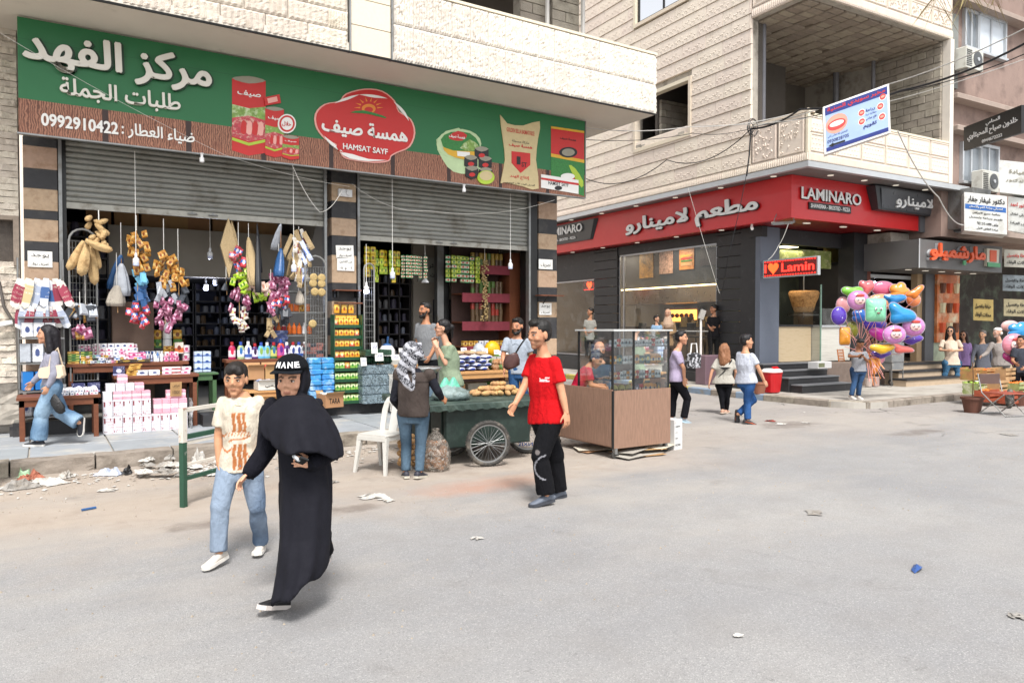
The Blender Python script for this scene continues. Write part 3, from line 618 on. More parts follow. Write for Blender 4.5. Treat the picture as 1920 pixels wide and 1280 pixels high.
def put_clad(b0,b1,z,row):
    # pieces laid from b1 down to b0; local x runs towards -b
    p=b1-((row%2)*.3 if b1-b0>1.2 else 0)
    if row%2 and b1-b0>1.2: inst(cl[.3],'cladding_panel',cb,(.035,b1-.004,z),(0,0,ROT))
    while p-b0>.05:
        w=.9 if p-b0>=.9 else .6 if p-b0>=.6 else .3
        s_=min(1,(p-b0)/w); inst(cl[w],'cladding_panel',cb,(.035+random.uniform(-.004,.004),p-.004,z),(0,0,ROT),(s_*.992,1,1)); p-=w
for row in range(20):
    z=5.74+row*.375
    segs=[(1.74,14.4)]
    if 6.9<z<8.5: segs=[(1.74,3.83),(6.3,14.4)]
    elif z>10.6: segs=[(1.74,3.95),(6.3,14.4)]
    for s0,s1 in segs: put_clad(s0,s1,z,row)
# rib band at the foot of the cladding
def ribs(L,h,n,m=CLAD,name='rib_moulding'):
    g=G(); g.box(0,L,0,.06,0,h)
    for i in range(n): x=L*(i+.5)/n; g.add([(x-L/n*.38,0,.02),(x+L/n*.38,0,.02),(x+L/n*.38,0,h-.03),(x-L/n*.38,0,h-.03),(x,-.03,.035),(x,-.03,h-.05)],[(0,4,5,3),(1,2,5,4),(0,1,4),(2,3,5)])
    return g.mesh(name,m)
rb=ribs(.9,.22,14)
for i in range(16): inst(rb,'rib_moulding',cb,(.03,14.4-i*.9,5.51),(0,0,ROT),(.994,1,1))
for i in range(6): inst(rb,'rib_moulding',cb,(.06+i*.95,.03,5.51),(0,0,0),(1.05,1,1))
for i in range(6): inst(rb,'rib_moulding',cb,(.06+i*.95,.03,9.36),(0,0,0),(1.05,1,1))
for i in range(2): inst(rb,'rib_moulding',cb,(.03,1.72-i*.86,9.36),(0,0,ROT),(.95,1,1))
# ornamental parapet panels
def orn(w,h,style,seed=0):
    g=G(); g.bbox(0,w,0,.06,0,h,.008); fr=.045
    for (x0,x1,z0,z1) in((.02,w-.02,.02,.02+fr*.5),(.02,w-.02,h-.02-fr*.5,h-.02),(.02,.02+fr*.5,.045,h-.045),(w-.02-fr*.5,w-.02,.045,h-.045)): g.box(x0,x1,-.014,0,z0,z1)
    rn=random.Random(seed)
    if style:   # diamonds
        n=int((w-.1)/.11); m=int((h-.1)/.11)
        for i in range(n):
            for j in range(m):
                x=.08+i*.11+(j%2)*.05; z=.09+j*.11; r=.036; g.add([(x-r,0,z),(x,0,z-r),(x+r,0,z),(x,0,z+r),(x,-.018,z)],[(0,1,4),(1,2,4),(2,3,4),(3,0,4)])
    else:
        for i in range(46):
            x=rn.uniform(.08,w-.08); z=rn.uniform(.08,h-.08); a=rn.uniform(0,PI); r=rn.uniform(.02,.05); cx,sx=math.cos(a)*r,math.sin(a)*r
            g.add([(x-cx,0,z-sx),(x+sx*.5,0,z-cx*.5),(x+cx,0,z+sx),(x-sx*.5,0,z+cx*.5),(x,-.03,z)],[(0,1,4),(1,2,4),(2,3,4),(3,0,4)])
    return g.mesh('carved_panel',CLAD)
for k in range(2): inst(orn(.74,.9,0,k),'carved_panel',cb,(.03,1.68-k*.8,5.74),(0,0,ROT))
c(G().bbox(0.02,.1,.02,.1,5.5,6.72,.01),'corner_post',SMOOTH); 
for k in range(6): inst(orn(.9,.44,1,k),'carved_panel',cb,(.1+k*.945,.03,5.74),(0,0,0)); inst(orn(.9,.38,1,k+9),'carved_panel',cb,(.1+k*.945,.03,6.19),(0,0,0))
c(G().box(.09,.3,.09,5.0,5.5,5.9),'balcony_edge',CONC); c(G().box(.1,.22,.1,1.7,5.5,6.64),'parapet_core',CONC); c(G().box(.22,5.75,.1,.22,5.5,6.56),'parapet_core',CONC)
c(G().box(.01,.24,.01,1.74,6.64,6.70),'parapet_coping',SMOOTH); c(G().box(.241,5.78,.01,.24,6.57,6.62),'parapet_coping',SMOOTH)
c(G().box(5.62,5.79,.0,.2,5.52,9.35),'white_post',mat('pale painted post','#d8d0c4',.8,.08))
c(G().box(.22,5.7,.22,14,5.5,5.6),'balcony_floor',CONC)
# upper floor band and ribbed block ceiling
c(G().box(.09,5.75,.09,.25,9.34,13),'upper_wall_core',CONC); c(G().box(.09,.25,.25,1.72,9.34,13),'upper_wall_core',CONC)
for r_ in range(6):
    for k in range(6): inst(orn(.9,.42,r_%2,r_),'carved_panel',cb,(.1+k*.945,.03,9.6+r_*.43),(0,0,0))
    for k in range(2): inst(orn(.78,.42,0,r_+20),'carved_panel',cb,(.03,1.70-k*.83,9.6+r_*.43),(0,0,ROT))
c(G().box(.22,5.7,.25,8,9.36,9.5),'ceiling_slab',CEIL)
hb=G().bbox(-.19,.19,-.10,.10,-.03,.03,.008).mesh('ceiling_block',HB)
for i in range(12):
    for j in range(26):
        if random.random()<.06: continue
        inst(hb,'ceiling_block',cb,(.5+i*.46+(.0),.38+j*.225,9.335-random.uniform(-.012,.012)),(PI+random.uniform(-.03,.03),random.uniform(-.03,.03),0),(1.02,1,1))
for i in range(12): c(G().box(.28+i*.46-.03,.28+i*.46+.025,.26,6.2,9.30,9.36),'ceiling_rib',CEIL) if i else None
# balcony walls of blocks
def blockwall(name,ax,pos,u0,u1,z0,z1,bl_=.42,h=.2,th=.1,flip=1):
    r_=0;z=z0
    while z<z1-.02:
        hh=min(h,z1-z); u=u0-(bl_/2 if r_%2 else 0)
        while u<u1-.02:
            a_=max(u,u0);b_=min(u+bl_,u1)
            if b_-a_>.05:
                q=random.uniform(-.012,.012); g=G()
                if ax=='a': g.bbox(pos+q,pos+q+th,a_+.007,b_-.007,z+.006,z+hh-.006,.008)
                else: g.bbox(a_+.007,b_-.007,pos+q,pos+q+th,z+.006,z+hh-.006,.008)
                c(g,name,CBLK)
            u+=bl_
        z+=hh;r_+=1
c(G().box(5.62,5.78,.2,7,5.6,9.36),'balcony_side_wall',CONC); blockwall('concrete_block','a',5.56,.22,2.2,5.8,9.3)
for z in range(9): 
    pass
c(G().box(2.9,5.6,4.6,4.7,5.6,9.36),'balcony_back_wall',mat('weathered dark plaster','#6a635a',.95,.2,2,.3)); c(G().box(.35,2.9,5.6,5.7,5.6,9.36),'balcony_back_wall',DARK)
blockwall('concrete_block','b',5.5,.4,2.9,6.9,8.4)
PIPE=mat('grey steel prop','#77767a',.5,.12,8,metal=.3)
for (px,py0,bb) in((1432,75,1.75),(1567,150,3.2),(1637,128,2.0)):
    a_=lb(px,py0+60,bb)[0]; c(G().tube([(a_,bb,5.6),(a_,bb,9.34)],.055 if bb<3 else .09,10),'steel_prop',PIPE)
c(G().box(.28,.45,1.74,2.0,5.6,9.34),'raw_column',DARK)
# window openings in the side wall
def wframe(b0,b1,z0,z1):
    for g in(G().box(-.01,.2,b0-.10,b0,z0-.1,z1+.1),G().box(-.01,.2,b1,b1+.10,z0-.1,z1+.1),G().box(-.012,.2,b0,b1,z0-.1,z0),G().box(-.012,.2,b0,b1,z1,z1+.1)): c(g,'window_surround',SMOOTH)
wframe(3.93,6.2,7.02,8.45); wframe(3.95,6.2,10.75,12.6)
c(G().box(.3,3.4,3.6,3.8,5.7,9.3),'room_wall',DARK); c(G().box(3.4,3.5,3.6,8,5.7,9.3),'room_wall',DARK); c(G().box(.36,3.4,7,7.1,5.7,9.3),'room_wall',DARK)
for b_,s_ in((4.1,.18),(4.35,.1),(5.8,.15),(5.95,.22)): c(rough_box(.02,.02+s_,b_,b_+.25,7.02,7.02+s_*.5,3,2,.03,seed=b_),'rubble',CONC)
wf=G()
for b_ in(3.97,5.0,6.1): wf.box(.06,.1,b_,b_+.06,10.75,12.6)
wf.box(.06,.1,4.03,6.1,10.75,10.81); c(wf,'window_frame',BLACKM); c(G().quad((.08,4,10.8),(.08,6.1,10.8),(.08,6.1,12.6),(.08,4,12.6)),'window_pane',glass('dark glass',(.35,.37,.38),.25)); c(G().box(.5,.6,3.8,6.4,10.6,12.8),'curtain',mat('grey curtain','#77746e',.9,.2,12,.5,stretch=(6,6,1)))
# ground floor: floor platform, trim, red fascia
c(G().box(1.02,9,2.36,14.3,.1,.62),'platform',BLK2); c(G().box(1.62,4.4,1.62,2.36,.1,.74),'front_platform',BLK2)
c(G().box(-.03,.1,-.03,14.4,5.37,5.5),'metal_trim',TRIM); c(G().box(.101,6.55,-.03,.1,5.37,5.5),'metal_trim',TRIM); c(G().box(-.015,.05,-.015,14.4,5.5,5.512),'black_strip',BLACKM); c(G().box(.051,5.8,-.015,.05,5.5,5.512),'black_strip',BLACKM)  # solid black strip runs along the top of the trim
c(G().box(.1,6.5,.1,14.3,5.38,5.46),'upper_soffit',SOFG)
rd=bpy.data.objects.new('fascia',None); COL.objects.link(rd); rd.parent=cb
G().box(.42,.6,.8,14.3,4.33,5.37).obj('fascia_side',REDW,rd); G().box(.601,5.58,.8,.95,4.33,5.37).obj('fascia_front',REDW,rd)
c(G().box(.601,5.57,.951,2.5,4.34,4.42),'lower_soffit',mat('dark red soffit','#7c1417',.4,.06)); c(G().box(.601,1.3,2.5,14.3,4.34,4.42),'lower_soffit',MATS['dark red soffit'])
c(G().box(5.585,6.5,.75,.85,4.3,5.37),'grey_wall',GREYW); c(G().box(6.4,6.5,.0,.75,4.3,5.5),'grey_wall',GREYW); c(G().box(6.5,6.53,-.01,.86,4.28,5.5),'metal_trim',TRIM)
dl=G().lathe([(.075,0),(.075,.012),(.05,.014)],n=10).mesh('downlight',LED_W)
for i in range(7): inst(dl,'downlight',cb,(.25,1.2+i*1.75,5.365)); inst(dl,'downlight',cb,(.75,1.6+i*1.8,4.325))
for i in range(4): inst(dl,'downlight',cb,(1.35+i*1.3,.42,5.365))
for i in range(3): inst(dl,'downlight',cb,(1.6+i*1.45,1.3,4.325),sc=(1.6,1,1))
# lower facade
def slate(a0,b0,a1,b1,z0,z1,pitch=.3):
    z=z0;ax='b' if a0==a1 else 'a'
    while z<z1-.03:
        h=min(pitch,z1-z); g=G()
        if ax=='b': g.bbox(a0-.03,a0+.12,b0,b1,z+.008,z+h-.008,.005)
        else: g.bbox(a0,a1,b0-.03,b0+.12,z+.008,z+h-.008,.005)
        c(g,'slate_panel',BLK2); z+=h
slate(1.0,2.37,1.0,3.8,.62,4.32); slate(1.0,8.3,1.0,9.62,.62,4.32); slate(1.0,12.2,1.0,13.4,.62,4.32)
c(G().box(1.0,1.12,3.8,8.3,4.05,4.32),'lintel',BLK2); c(G().box(1.0,1.12,9.62,12.2,3.35,4.32),'lintel',BLK2)
c(G().box(.93,1.66,2.2,2.36,.60,4.32),'corner_column',COLG); c(G().box(.92,1.13,2.15,2.6,4.05,4.32),'column_cap',BLK2)
c(G().box(.96,1.5,2.361,2.9,.62,4.32),'column_side',BLK2)
c(G().box(1.66,5.4,2.3,2.45,3.92,4.32),'lintel',BLK2); c(G().box(4.35,4.95,1.9,2.4,.2,4.33),'front_pillar',BLK2)
c(G().box(.80,.999,3.1,14,.12,.62),'stone_bench',BLK2)
for i in range(6): c(G().bbox(.5,.8,3.6+i*.9,4.49+i*.9,.14,.40,.01),'bench_block',BLK2) if i<3 else None
FR=mat('aluminium frame','#9a9ca0',.35,.05,metal=.6)
def win(b0,b1,z0,z1,mull=()):
    w_=bpy.data.objects.new('window',None); COL.objects.link(w_); w_.parent=cb; g=G()
    for x in [b0,b1-.05]+list(mull): g.box(1.03,1.08,x,x+.05,z0,z1)
    g.box(1.03,1.08,b0,b1,z0,z0+.05); g.box(1.03,1.08,b0,b1,z1-.05,z1); g.obj('frame',FR,w_)
    G().quad((1.055,b1,z0),(1.055,b0,z0),(1.055,b0,z1),(1.055,b1,z1)).obj('pane',glass('shop glass',(.93,.95,.94),.045),w_)
win(3.82,8.28,.64,4.04,(8.0,)); win(9.63,12.2,.64,3.34)
c(G().tube([(1.02,3.9,1.55),(1.02,8.2,1.55)],.02,6),'guard_rail',TRIM)
# interior of the restaurant
LW=mat('beige interior wall','#b8a588',.7,.08,2); DKI=mat('dark interior','#2b2a2c',.6,.15); HOOD=mat('steel hood','#a8937c',.3,.1,3,metal=.6)
c(G().box(1.1,6,2.4,14,4.3,4.33),'ceiling',DKI); c(G().box(1.1,6,2.4,14,.621,.65),'floor_tiles',mat('dark floor tile','#4a4542',.3,.1))
c(G().box(5.9,6,2.4,14,.65,4.3),'back_wall',DKI); c(G().box(1.2,6,13.9,14,.65,4.3),'back_wall',LW)
c(G().box(2.6,2.72,4.6,10.5,3.05,4.3),'menu_wall',mat('charcoal menu wall','#35363a',.6,.05)); c(G().box(2.3,3.3,4.6,10.6,2.45,2.95),'cooker_hood',HOOD); c(G().box(2.28,2.33,4.6,10.6,2.96,3.0),'strip_light',emis('warm strip','#ffe2a0',3))
c(G().box(3.6,3.7,4.3,12,.65,3.05),'kitchen_wall',LW); c(G().box(2.4,2.9,5,10.4,.65,1.62),'counter',mat('counter front','#7d6a52',.5,.1)); c(G().box(2.35,2.95,4.95,10.45,1.62,1.67),'counter_top',mat('dark counter top','#2c2a29',.3))
for k,(p0,p1) in enumerate(((1200,1225),(1237,1262),(1275,1302),(1314,1346))):
    (b1,z1),(b0,z0)=la(p0,474-k*7,2.59),la(p1,512-k*8+8,2.59); g=G().box(2.565,2.585,b0,b1,z0,max(z1,z0+.5))
    m=(mat('food photo chips','#b98a3a',.4,.5,11,dirt='#3a2a1c',dsc=5),mat('food photo wrap','#c7a08c',.4,.6,14,dirt='#5a2a26',dsc=8),mat('food photo burger','#c98a4a',.4,.4,9,dirt='#a3321f',dsc=6),mat('menu board','#31252c',.5,.2,3))[k]
    o=c(g,'menu_poster',m)
    if k==2:
        for zz,hh,col in((.55,.12,'#c58a55'),(.42,.05,'#d9a22e'),(.34,.05,'#b12a22'),(.27,.05,'#3f7a2c'),(.15,.1,'#c79a6a')): c(G().box(2.55,2.562,b0+.08,b1-.08,z0+zz*1.1-.04,z0+zz*1.1+hh-.04),'burger_picture',mat('bp'+col,col,.5,.2,20))
    if k==3: word('menu_lettering','LAMINARO',(2.56,b1-.05,z1-.22),(2.56,b0+.05,z1-.22),(0,0,.1),.004,WHT,cb,world=False)
WARM=emis('warm kitchen light','#ffb050',1.6)
c(G().box(3.3,3.5,6.9,8.6,1.75,2.35),'rotisserie_body',HOOD); c(G().box(3.27,3.3,7.0,8.5,1.85,2.25),'rotisserie_glow',WARM)
for i in range(6): c(G().ell((3.2,7.15+i*.23,2.05),(.07,.09,.08),8,6),'roast_chicken',mat('roast skin','#8a4a1e',.5,.3,20))
for k in range(4): c(G().box(2.5,2.8,5.1+k*.5,5.4+k*.5,1.67,1.9+.1*(k%2)),'kitchen_box',mat('carton buff','#a98a5c',.8,.1,rnd=.1))
for k in range(3): c(G().lathe([(.0,0),(.14,.02),(.16,.05),(.05,.09),(0,.1)],(2.0+k*.5,9.9+k*.6,3.0),12),'pendant_lamp',LED_W) 
for k in range(2): c(G().tube([(1.6,4.6+k*.5,1.3),(1.6,4.6+k*.5,2.2)],.02,5),'stool_post',BLACKM)
for k,(a_,b_) in enumerate(((1.9,4.2),(1.9,7.0),(2.0,9.8),(2.6,2.9))):
    l=bpy.data.lights.new('interior_fill_light','AREA'); l.energy=12 if k<3 else 16; l.size=.9; l.color=(1,.86,.66); lo=bpy.data.objects.new('interior_fill_light',l); COL.objects.link(lo); lo.location=l2w(a_,b_,4.2 if k<3 else 3.8); c(G().box(a_-.3,a_+.3,b_-.3,b_+.3,4.27 if k<3 else 3.9,4.299 if k<3 else 3.918),'fill_panel',emis('warm fill panel','#ffe6bc',2))  # area lights and glowing panels added to brighten the restaurant inside
# bar stools and dark seats behind the window
for k in range(5):
    st=thing('bar_stool',['black bar stool behind the restaurant window nearest the corner column','second black bar stool from the corner column behind the window','middle black bar stool behind the restaurant window','fourth black bar stool behind the window, beside the hijab woman','last black bar stool behind the window by the slate pilaster'][k],'stool',l2w(1.5,4.4+k*.75,.65),LA,'black bar stools behind the restaurant window')
    G().bbox(-.2,.2,-.2,.2,.7,.75,.02).obj('seat',BLACKM,st); G().bbox(-.2,-.16,-.2,.2,.78,1.15,.02).obj('backrest',BLACKM,st)
    for sx in(-.16,.16):
        for sy in(-.16,.16): G().tube([(sx*1.2,sy*1.2,0),(sx,sy,.7)],.014,6).obj('leg',BLACKM,st)
# shawarma counters at the front
CW=mat('light wood-look counter','#c9b594',.5,.1,3,.1,stretch=(1,1,9),dirt='#b39d7a',dsc=3); CWT=mat('white ribbed counter','#cfcdc3',.5,.05,3,.1,stretch=(.5,.5,14),dirt='#b5b3a8',dsc=4)
k1=thing('serving_counter','wood-look serving counter with dark top in front of the shawarma grill','counter',l2w(1.66,2.3,.74),LA)
G().box(0,1.42,0,.6,0,.95).obj('counter_front',CW,k1); G().box(-.02,1.45,-.04,.65,.951,1.0).obj('counter_top',DKI,k1)
k2=thing('display_counter','white ribbed counter with glass screen at the right of the restaurant front','counter',l2w(3.12,2.0,.74),LA)
G().box(0,1.25,0,.8,0,.93).obj('counter_front',CWT,k2); G().box(-.03,1.28,-.04,.85,.931,.99).obj('counter_top',TRIM,k2); G().box(-.04,-.02,-.02,.02,-.02,2.1).obj('glass_edge',mat('green glass edge','#86a79a',.2),k2); G().quad((-.03,0,0),(-.03,.9,0),(-.03,.9,1.5),(-.03,0,1.5)).obj('glass_screen',glass(),k2); G().quad((0,-.02,.99),(1.25,-.02,.99),(1.25,-.02,1.45),(0,-.02,1.45)).obj('glass_screen',glass(),k2)
c(G().box(5.0,5.89,3.3,3.4,.7,4.3),'yellow_wall',mat('yellowish tiled wall','#b3a466',.5,.08,4)); c(G().box(1.7,5.89,4.25,4.3,.7,4.3),'grill_back',mat('dark green interior','#3c4038',.6,.4,1.2,dirt='#6a6f58',dsc=1))
for i in range(3): c(G().box(5.01,5.88,3.285,3.298,1.0+i*1.0,1.01+i*1.0),'tile_joint',DKI)
kb=thing('shawarma_cone','large upright stack of shawarma meat on its spit in the restaurant window','food',l2w(3.51,2.9,2.1),LA)
MEATB=mat('grilled meat','#b98a52',.75,.35,16,1.0,30,dirt='#7b4a22',dsc=13)
g=G(); g.smooth=True; pr=[(.0,0),(.22,0),(.27,.1),(.31,.35),(.37,.6),(.40,.82),(.36,.9),(0,.92)]; rings=[]
for r_,z in pr: rings.append([(math.cos(2*PI*i/26)*(r_+noise.noise(V(i*.8,z*9,1))*.025),math.sin(2*PI*i/26)*(r_+noise.noise(V(i*.8,z*9,4))*.025),z) for i in range(26)])
g.loft(rings); g.v=[(x*1.05,y*1.05,z*.68) for x,y,z in g.v]; g.obj('meat',MEATB,kb); G().tube([(0,0,-.15),(0,0,1.3)],.018,6).obj('spit',STEEL,kb); G().lathe([(0,-.1),(.4,-.1),(.42,-.06),(0,-.05)],n=18).obj('drip_tray',STEEL,kb)
c(G().box(2.6,3.4,3.7,3.8,1.7,2.6),'burner_panel',mat('burner panel','#4a3a30',.6,.3,6))
c(G().box(1.75,2.15,3.3,3.7,1.74,2.25),'carton',mat('brown carton','#a2835a',.8,.06,rnd=.08)); c(G().box(1.72,2.12,3.28,3.68,2.251,2.6),'carton',MATS['brown carton'])
bt=thing('sauce_bottle','red sauce bottle on the serving counter under the shawarma cone','bottle',l2w(2.02,2.6,1.74),LA); G().lathe([(.05,0),(.055,.02),(.055,.16),(.02,.22),(.012,.28),(0,.28)],n=10).obj('bottle_body',mat('red plastic','#b5181a',.35,.03),bt)
c(G().box(1.7,4.3,2.6,2.65,3.35,3.85),'food_banner',mat('salad photo','#7f8a4a',.5,.5,7,dirt='#c9c19a',dsc=5))
# steps
for k in range(4): c(G().bbox(.12-.04*k,1.92,.2+.35*k,.55+.35*k+.02,.13,.30+.15*k,.008),'step',BLK2); c(G().box(.10-.04*k,1.93,.18+.35*k,.5+.35*k,.30+.15*k,.325+.15*k),'step_tread',mat('worn step tread','#6d6f72',.6,.12))
c(G().box(-.14,.6,1.6,2.3,.13,.76),'step_block',BLK2)
c(G().box(1.93,4.6,.9,2.0,.13,.74),'stone_base',mat('mottled brown stone','#6f6158',.7,.25,8,.2))
# side and front lettering
LTW=mat('raised white letter','#dcdcda',.35,.02)
def wl_(s,p0,p1,up,d,m,off=.012,name='lettering'): return word(name,s,p0,p1,up,d,m,cb,off,world=False)
wl_('مطعم لامينارو',(.40,7.1,4.44),(.40,1.75,4.44),(0,0,.62),.03,BLACKM,.045,'letter_back'); wl_('مطعم لامينارو',(.37,7.08,4.46),(.37,1.78,4.46),(0,0,.60),.03,LTW,.03)
wl_('LAMINARO',(.74,.79,4.80),(3.02,.79,4.80),(0,0,.30),.03,BLACKM,.03,'letter_back'); wl_('LAMINARO',(.72,.76,4.81),(3.0,.76,4.81),(0,0,.29),.02,LTW,.012)
c(G().box(1.02,2.62,.76,.798,4.585,4.755),'sign_strip',BLACKM); wl_('SHAWERMA - BROSTED - PIZZA',(1.07,.758,4.62),(2.57,.758,4.62),(0,0,.10),.006,LTW,.012)
def shield(fr,name='shield_sign'):
    g=G(); g.prism([(0,.02),(.12,.70),(2.66,.72),(2.62,.03)],fr,1); c(g,name,BLACKM)
c(G().add([(3.25,.52,5.33),(5.85,.52,5.33),(5.9,.6,4.72),(3.5,.6,4.74),(3.25,.79,5.33),(5.85,.79,5.33),(5.9,.79,4.72),(3.5,.79,4.74)],[(0,3,2,1),(4,5,6,7),(0,1,5,4),(1,2,6,5),(2,3,7,6),(3,0,4,7)]),'shield_sign',mat('dark metal sign','#3b3d40',.35,.1,3,metal=.3))
c(G().add([(3.47,.50,5.28),(5.8,.50,5.28),(5.84,.585,4.77),(3.62,.585,4.79)],[(0,3,2,1)]),'sign_face',mat('sign face grey','#54565a',.3,.12,2,metal=.3)); wl_('لامينارو',(4.16,.56,4.83),(5.8,.56,4.83),(0,-.0,.38),.04,LTW,.02)
g=G().add([(.30,12.6,5.28),(.30,8.7,5.28),(.36,9.0,4.62),(.36,12.6,4.62),(.419,12.6,5.28),(.419,8.6,5.28),(.419,8.9,4.62),(.419,12.6,4.62)],[(0,3,2,1),(4,5,6,7),(0,1,5,4),(1,2,6,5),(2,3,7,6),(3,0,4,7)]); c(g,'shield_sign',MATS['dark metal sign'])
wl_('LAMINARO',(.29,11.55,4.93),(.29,9.35,4.93),(0,0,.28),.03,LTW,.012); wl_('SHAWERMA - BROSTED - PIZZA',(.325,11.6,4.72),(.325,9.8,4.72),(0,0,.09),.01,LTW,.01)
# LED blade sign
ls=thing('led_sign','red LED sign reading I heart Lamin sticking out from the corner column','sign',l2w(1.0,1.4,2.95),LA)
G().box(-.05,.05,-.95,.72,0,.46).obj('sign_box',TRIM,ls)
LR=emis('red led glow','#ff2a20',2.2); LB=mat('led matrix face','#5c1416',.5,.5,60); LP=emis('red led field','#5a1210',.25)
G().box(-.06,-.051,-.92,.69,.03,.43).obj('led_face',LP,ls)
for z in(.045,.395):
    for i in range(20): G().box(-.066,-.061,-.90+i*.08,-.86+i*.08,z,z+.022).obj('led_dash',LR,ls)
word('led_lettering','Lamin',(-.064,.12,.13),(-.064,-.86,.13),(0,0,.22),.006,LR,ls,.012,world=False); word('led_lettering','I',(-.064,.66,.13),(-.064,.60,.13),(0,0,.22),.006,LR,ls,.012,world=False)
hp=[]; 
for i in range(24): t=2*PI*i/24; hp.append((.38-.0105*16*math.sin(t)**3,.25+.0105*(13*math.cos(t)-5*math.cos(2*t)-2*math.cos(3*t)-math.cos(4*t))))
G().prism(hp,lambda u,w,d:(-.062-.006*d,u,w),1).obj('led_heart',emis('orange led heart','#ff4a1c',1.6),ls)
G().tube([(0,.72,.05),(0,1.05,.05)],.015,5).obj('bracket_arm',TRIM,ls); G().tube([(0,.72,.42),(0,1.05,.42)],.015,5).obj('bracket_arm',TRIM,ls); G().tube([(0,1.0,-.05),(0,1.0,.5)],.015,5).obj('bracket_arm',TRIM,ls)
l2=thing('led_sign','small red LED sign reading I heart La hanging inside the far restaurant window','sign',l2w(1.6,10.6,2.98),LA)
G().box(-.04,.04,-.95,.5,0,.42).obj('sign_box',BLACKM,l2); G().box(-.05,-.041,-.92,.47,.02,.4).obj('led_face',LP,l2)
word('led_lettering','La',(-.056,-.2,.1),(-.056,-.8,.1),(0,0,.2),.006,LR,l2,.012,world=False); G().prism([(u-.3,w-.05) for u,w in hp],lambda u,w,d:(-.052-.006*d,u,w),1).obj('led_heart',MATS['orange led heart'],l2)
for z in(.03,.37):
    for i in range(16): G().box(-.056,-.051,-.90+i*.085,-.86+i*.085,z,z+.02).obj('led_dash',LR,l2)
# floodlights
def flood(name,lab,loc,rz,tilt):
    t=thing(name,lab,'lamp',loc,rz); G().obox((0,0,0),(.5,.3,.05),(tilt,0,0)).obj('lamp_body',STEEL,t); G().obox((0,-.01,-.03),(.44,.24,.02),(tilt,0,0)).obj('lamp_glass',TRIM,t); G().tube([(-.2,.2,.25),(-.24,0,0)],.01,5).obj('bracket',STEEL,t); G().tube([(.2,.2,.25),(.24,0,0)],.01,5).obj('bracket',STEEL,t); return t
flood('floodlight','grey rectangular floodlight under the corner of the red fascia',l2w(.32,.95,4.22),LA+R(-60),R(10))
t=thing('security_camera','small white security camera under the side of the red fascia','camera',l2w(.5,2.1,4.25),LA); G().tube([(0,0,0),(-.12,-.12,-.06)],.04,8).obj('camera_body',WHT,t); G().box(-.02,.02,-.02,.02,0,.1).obj('camera_mount',WHT,t)
# ================= JUICE SHOP AND BROWN BUILDING =================
GRS=mat('grey sign panel','#5f5e5d',.5,.06,3); BRW=mat('brown render','#8f7a70',.95,.13,2.2,.5,18,dirt='#6f5d55',dsc=1.4); LEDGE=mat('pale ledge','#9b8b80',.9,.12,4,.3)
jb=thing('apartment_building','brown rendered apartment block on the right with ledges, windows and shops below','building',(LO[0],LO[1],0),LA)
j=lambda g,n,m,**k: g.obj(n,m,jb,**k)
j(G().box(5.8,20,.3,8,4.15,14),'wall',BRW); j(G().box(20,40,-.2,8,0,14),'wall',BRW)
for z,a0 in((9.5,6.0),(7.95,6.0),(6.75,6.0),(4.9,6.6)): pass
def ledge(px0,py0,px1,py1,out=.35,th=.14): 
    a0,z0=lb(px0,py0,.3-out); a1,z1=lb(px1,py1,.3-out); j(G().bbox(max(a0,5.82),20,.3-out,.299,(z0+z1)/2-th,(z0+z1)/2,.02),'ledge',LEDGE)
for q in((1797,168,1920,210),(1797,232,1920,262),(1800,0,1920,18)): ledge(*q)
def jwin(px0,py0,px1,py1,name='window',pale=False):
    a0,z1=lb(px0,py0,.28); a1,z0=lb(px1,py1,.28); w=bpy.data.objects.new(name,None); COL.objects.link(w); w.parent=jb
    for g in(G().box(a0-.07,a0,.2,.298,z0,z1),G().box(a1,a1+.07,.2,.298,z0,z1),G().box(a0-.07,a1+.07,.2,.298,z1,z1+.08),G().box(a0-.09,a1+.09,.16,.298,z0-.07,z0),G().box((a0+a1)/2-.03,(a0+a1)/2+.03,.23,.29,z0,z1)): g.obj('frame',TRIM,w)
    G().quad((a0,.27,z0),(a1,.27,z0),(a1,.27,z1),(a0,.27,z1)).obj('pane',mat('bright window','#c9d0d6',.15,.1,1) if pale else mat('dim window','#7d8388',.12,.25,1.5),w)
jwin(1832,28,1880,112,pale=True); jwin(1808,22,1830,95); jwin(1803,272,1834,345); jwin(1837,275,1866,350)
j(G().box(6.0,6.4,.24,.296,8.2,10.2),'shutter_panel',mat('grey window shutter','#7d7f7a',.6,.15,6))
# air conditioners
def ac(lab,a,z,rz=0,sc=1):
    t=thing('air_conditioner',lab,'air conditioner',l2w(a,-.25,z),LA+rz,'air conditioners on the brown building')
    G().bbox(0,.82*sc,-.0,.32,0,.56*sc,.02).obj('casing',mat('off-white casing','#c9c9c0',.5,.06,4,dirt='#a09c90',dsc=3),t)
    g=G(); 
    for i in range(9): g.box(.01,.25*sc,-.012,0,.05+i*.05,.07+i*.05)
    g.obj('louvre',mat('dark louvre','#4a4a48',.6),t)
    G().lathe([(.21*sc,0),(.21*sc,.012),(.17*sc,.014),(0,.014)],(.54*sc,0,.28*sc),18,ax=(0,-1,0)).obj('fan_guard',mat('fan grille','#4d4f50',.5,.3,40),t); G().lathe([(.05,0),(.05,.02),(0,.02)],(.54*sc,-.014,.28*sc),10,ax=(0,-1,0)).obj('fan_hub',TRIM,t)
    for x in(.1,.7*sc): G().tube([(x,-.0,-.03),(x,.5,-.03)],.018,5).obj('bracket',STEEL,t)
ac('upper white air conditioner under the bright window of the brown building',*lb(1812,125,-.25)); ac('lower white air conditioner beside the white doctor signboards',*lb(1843,356,-.25))
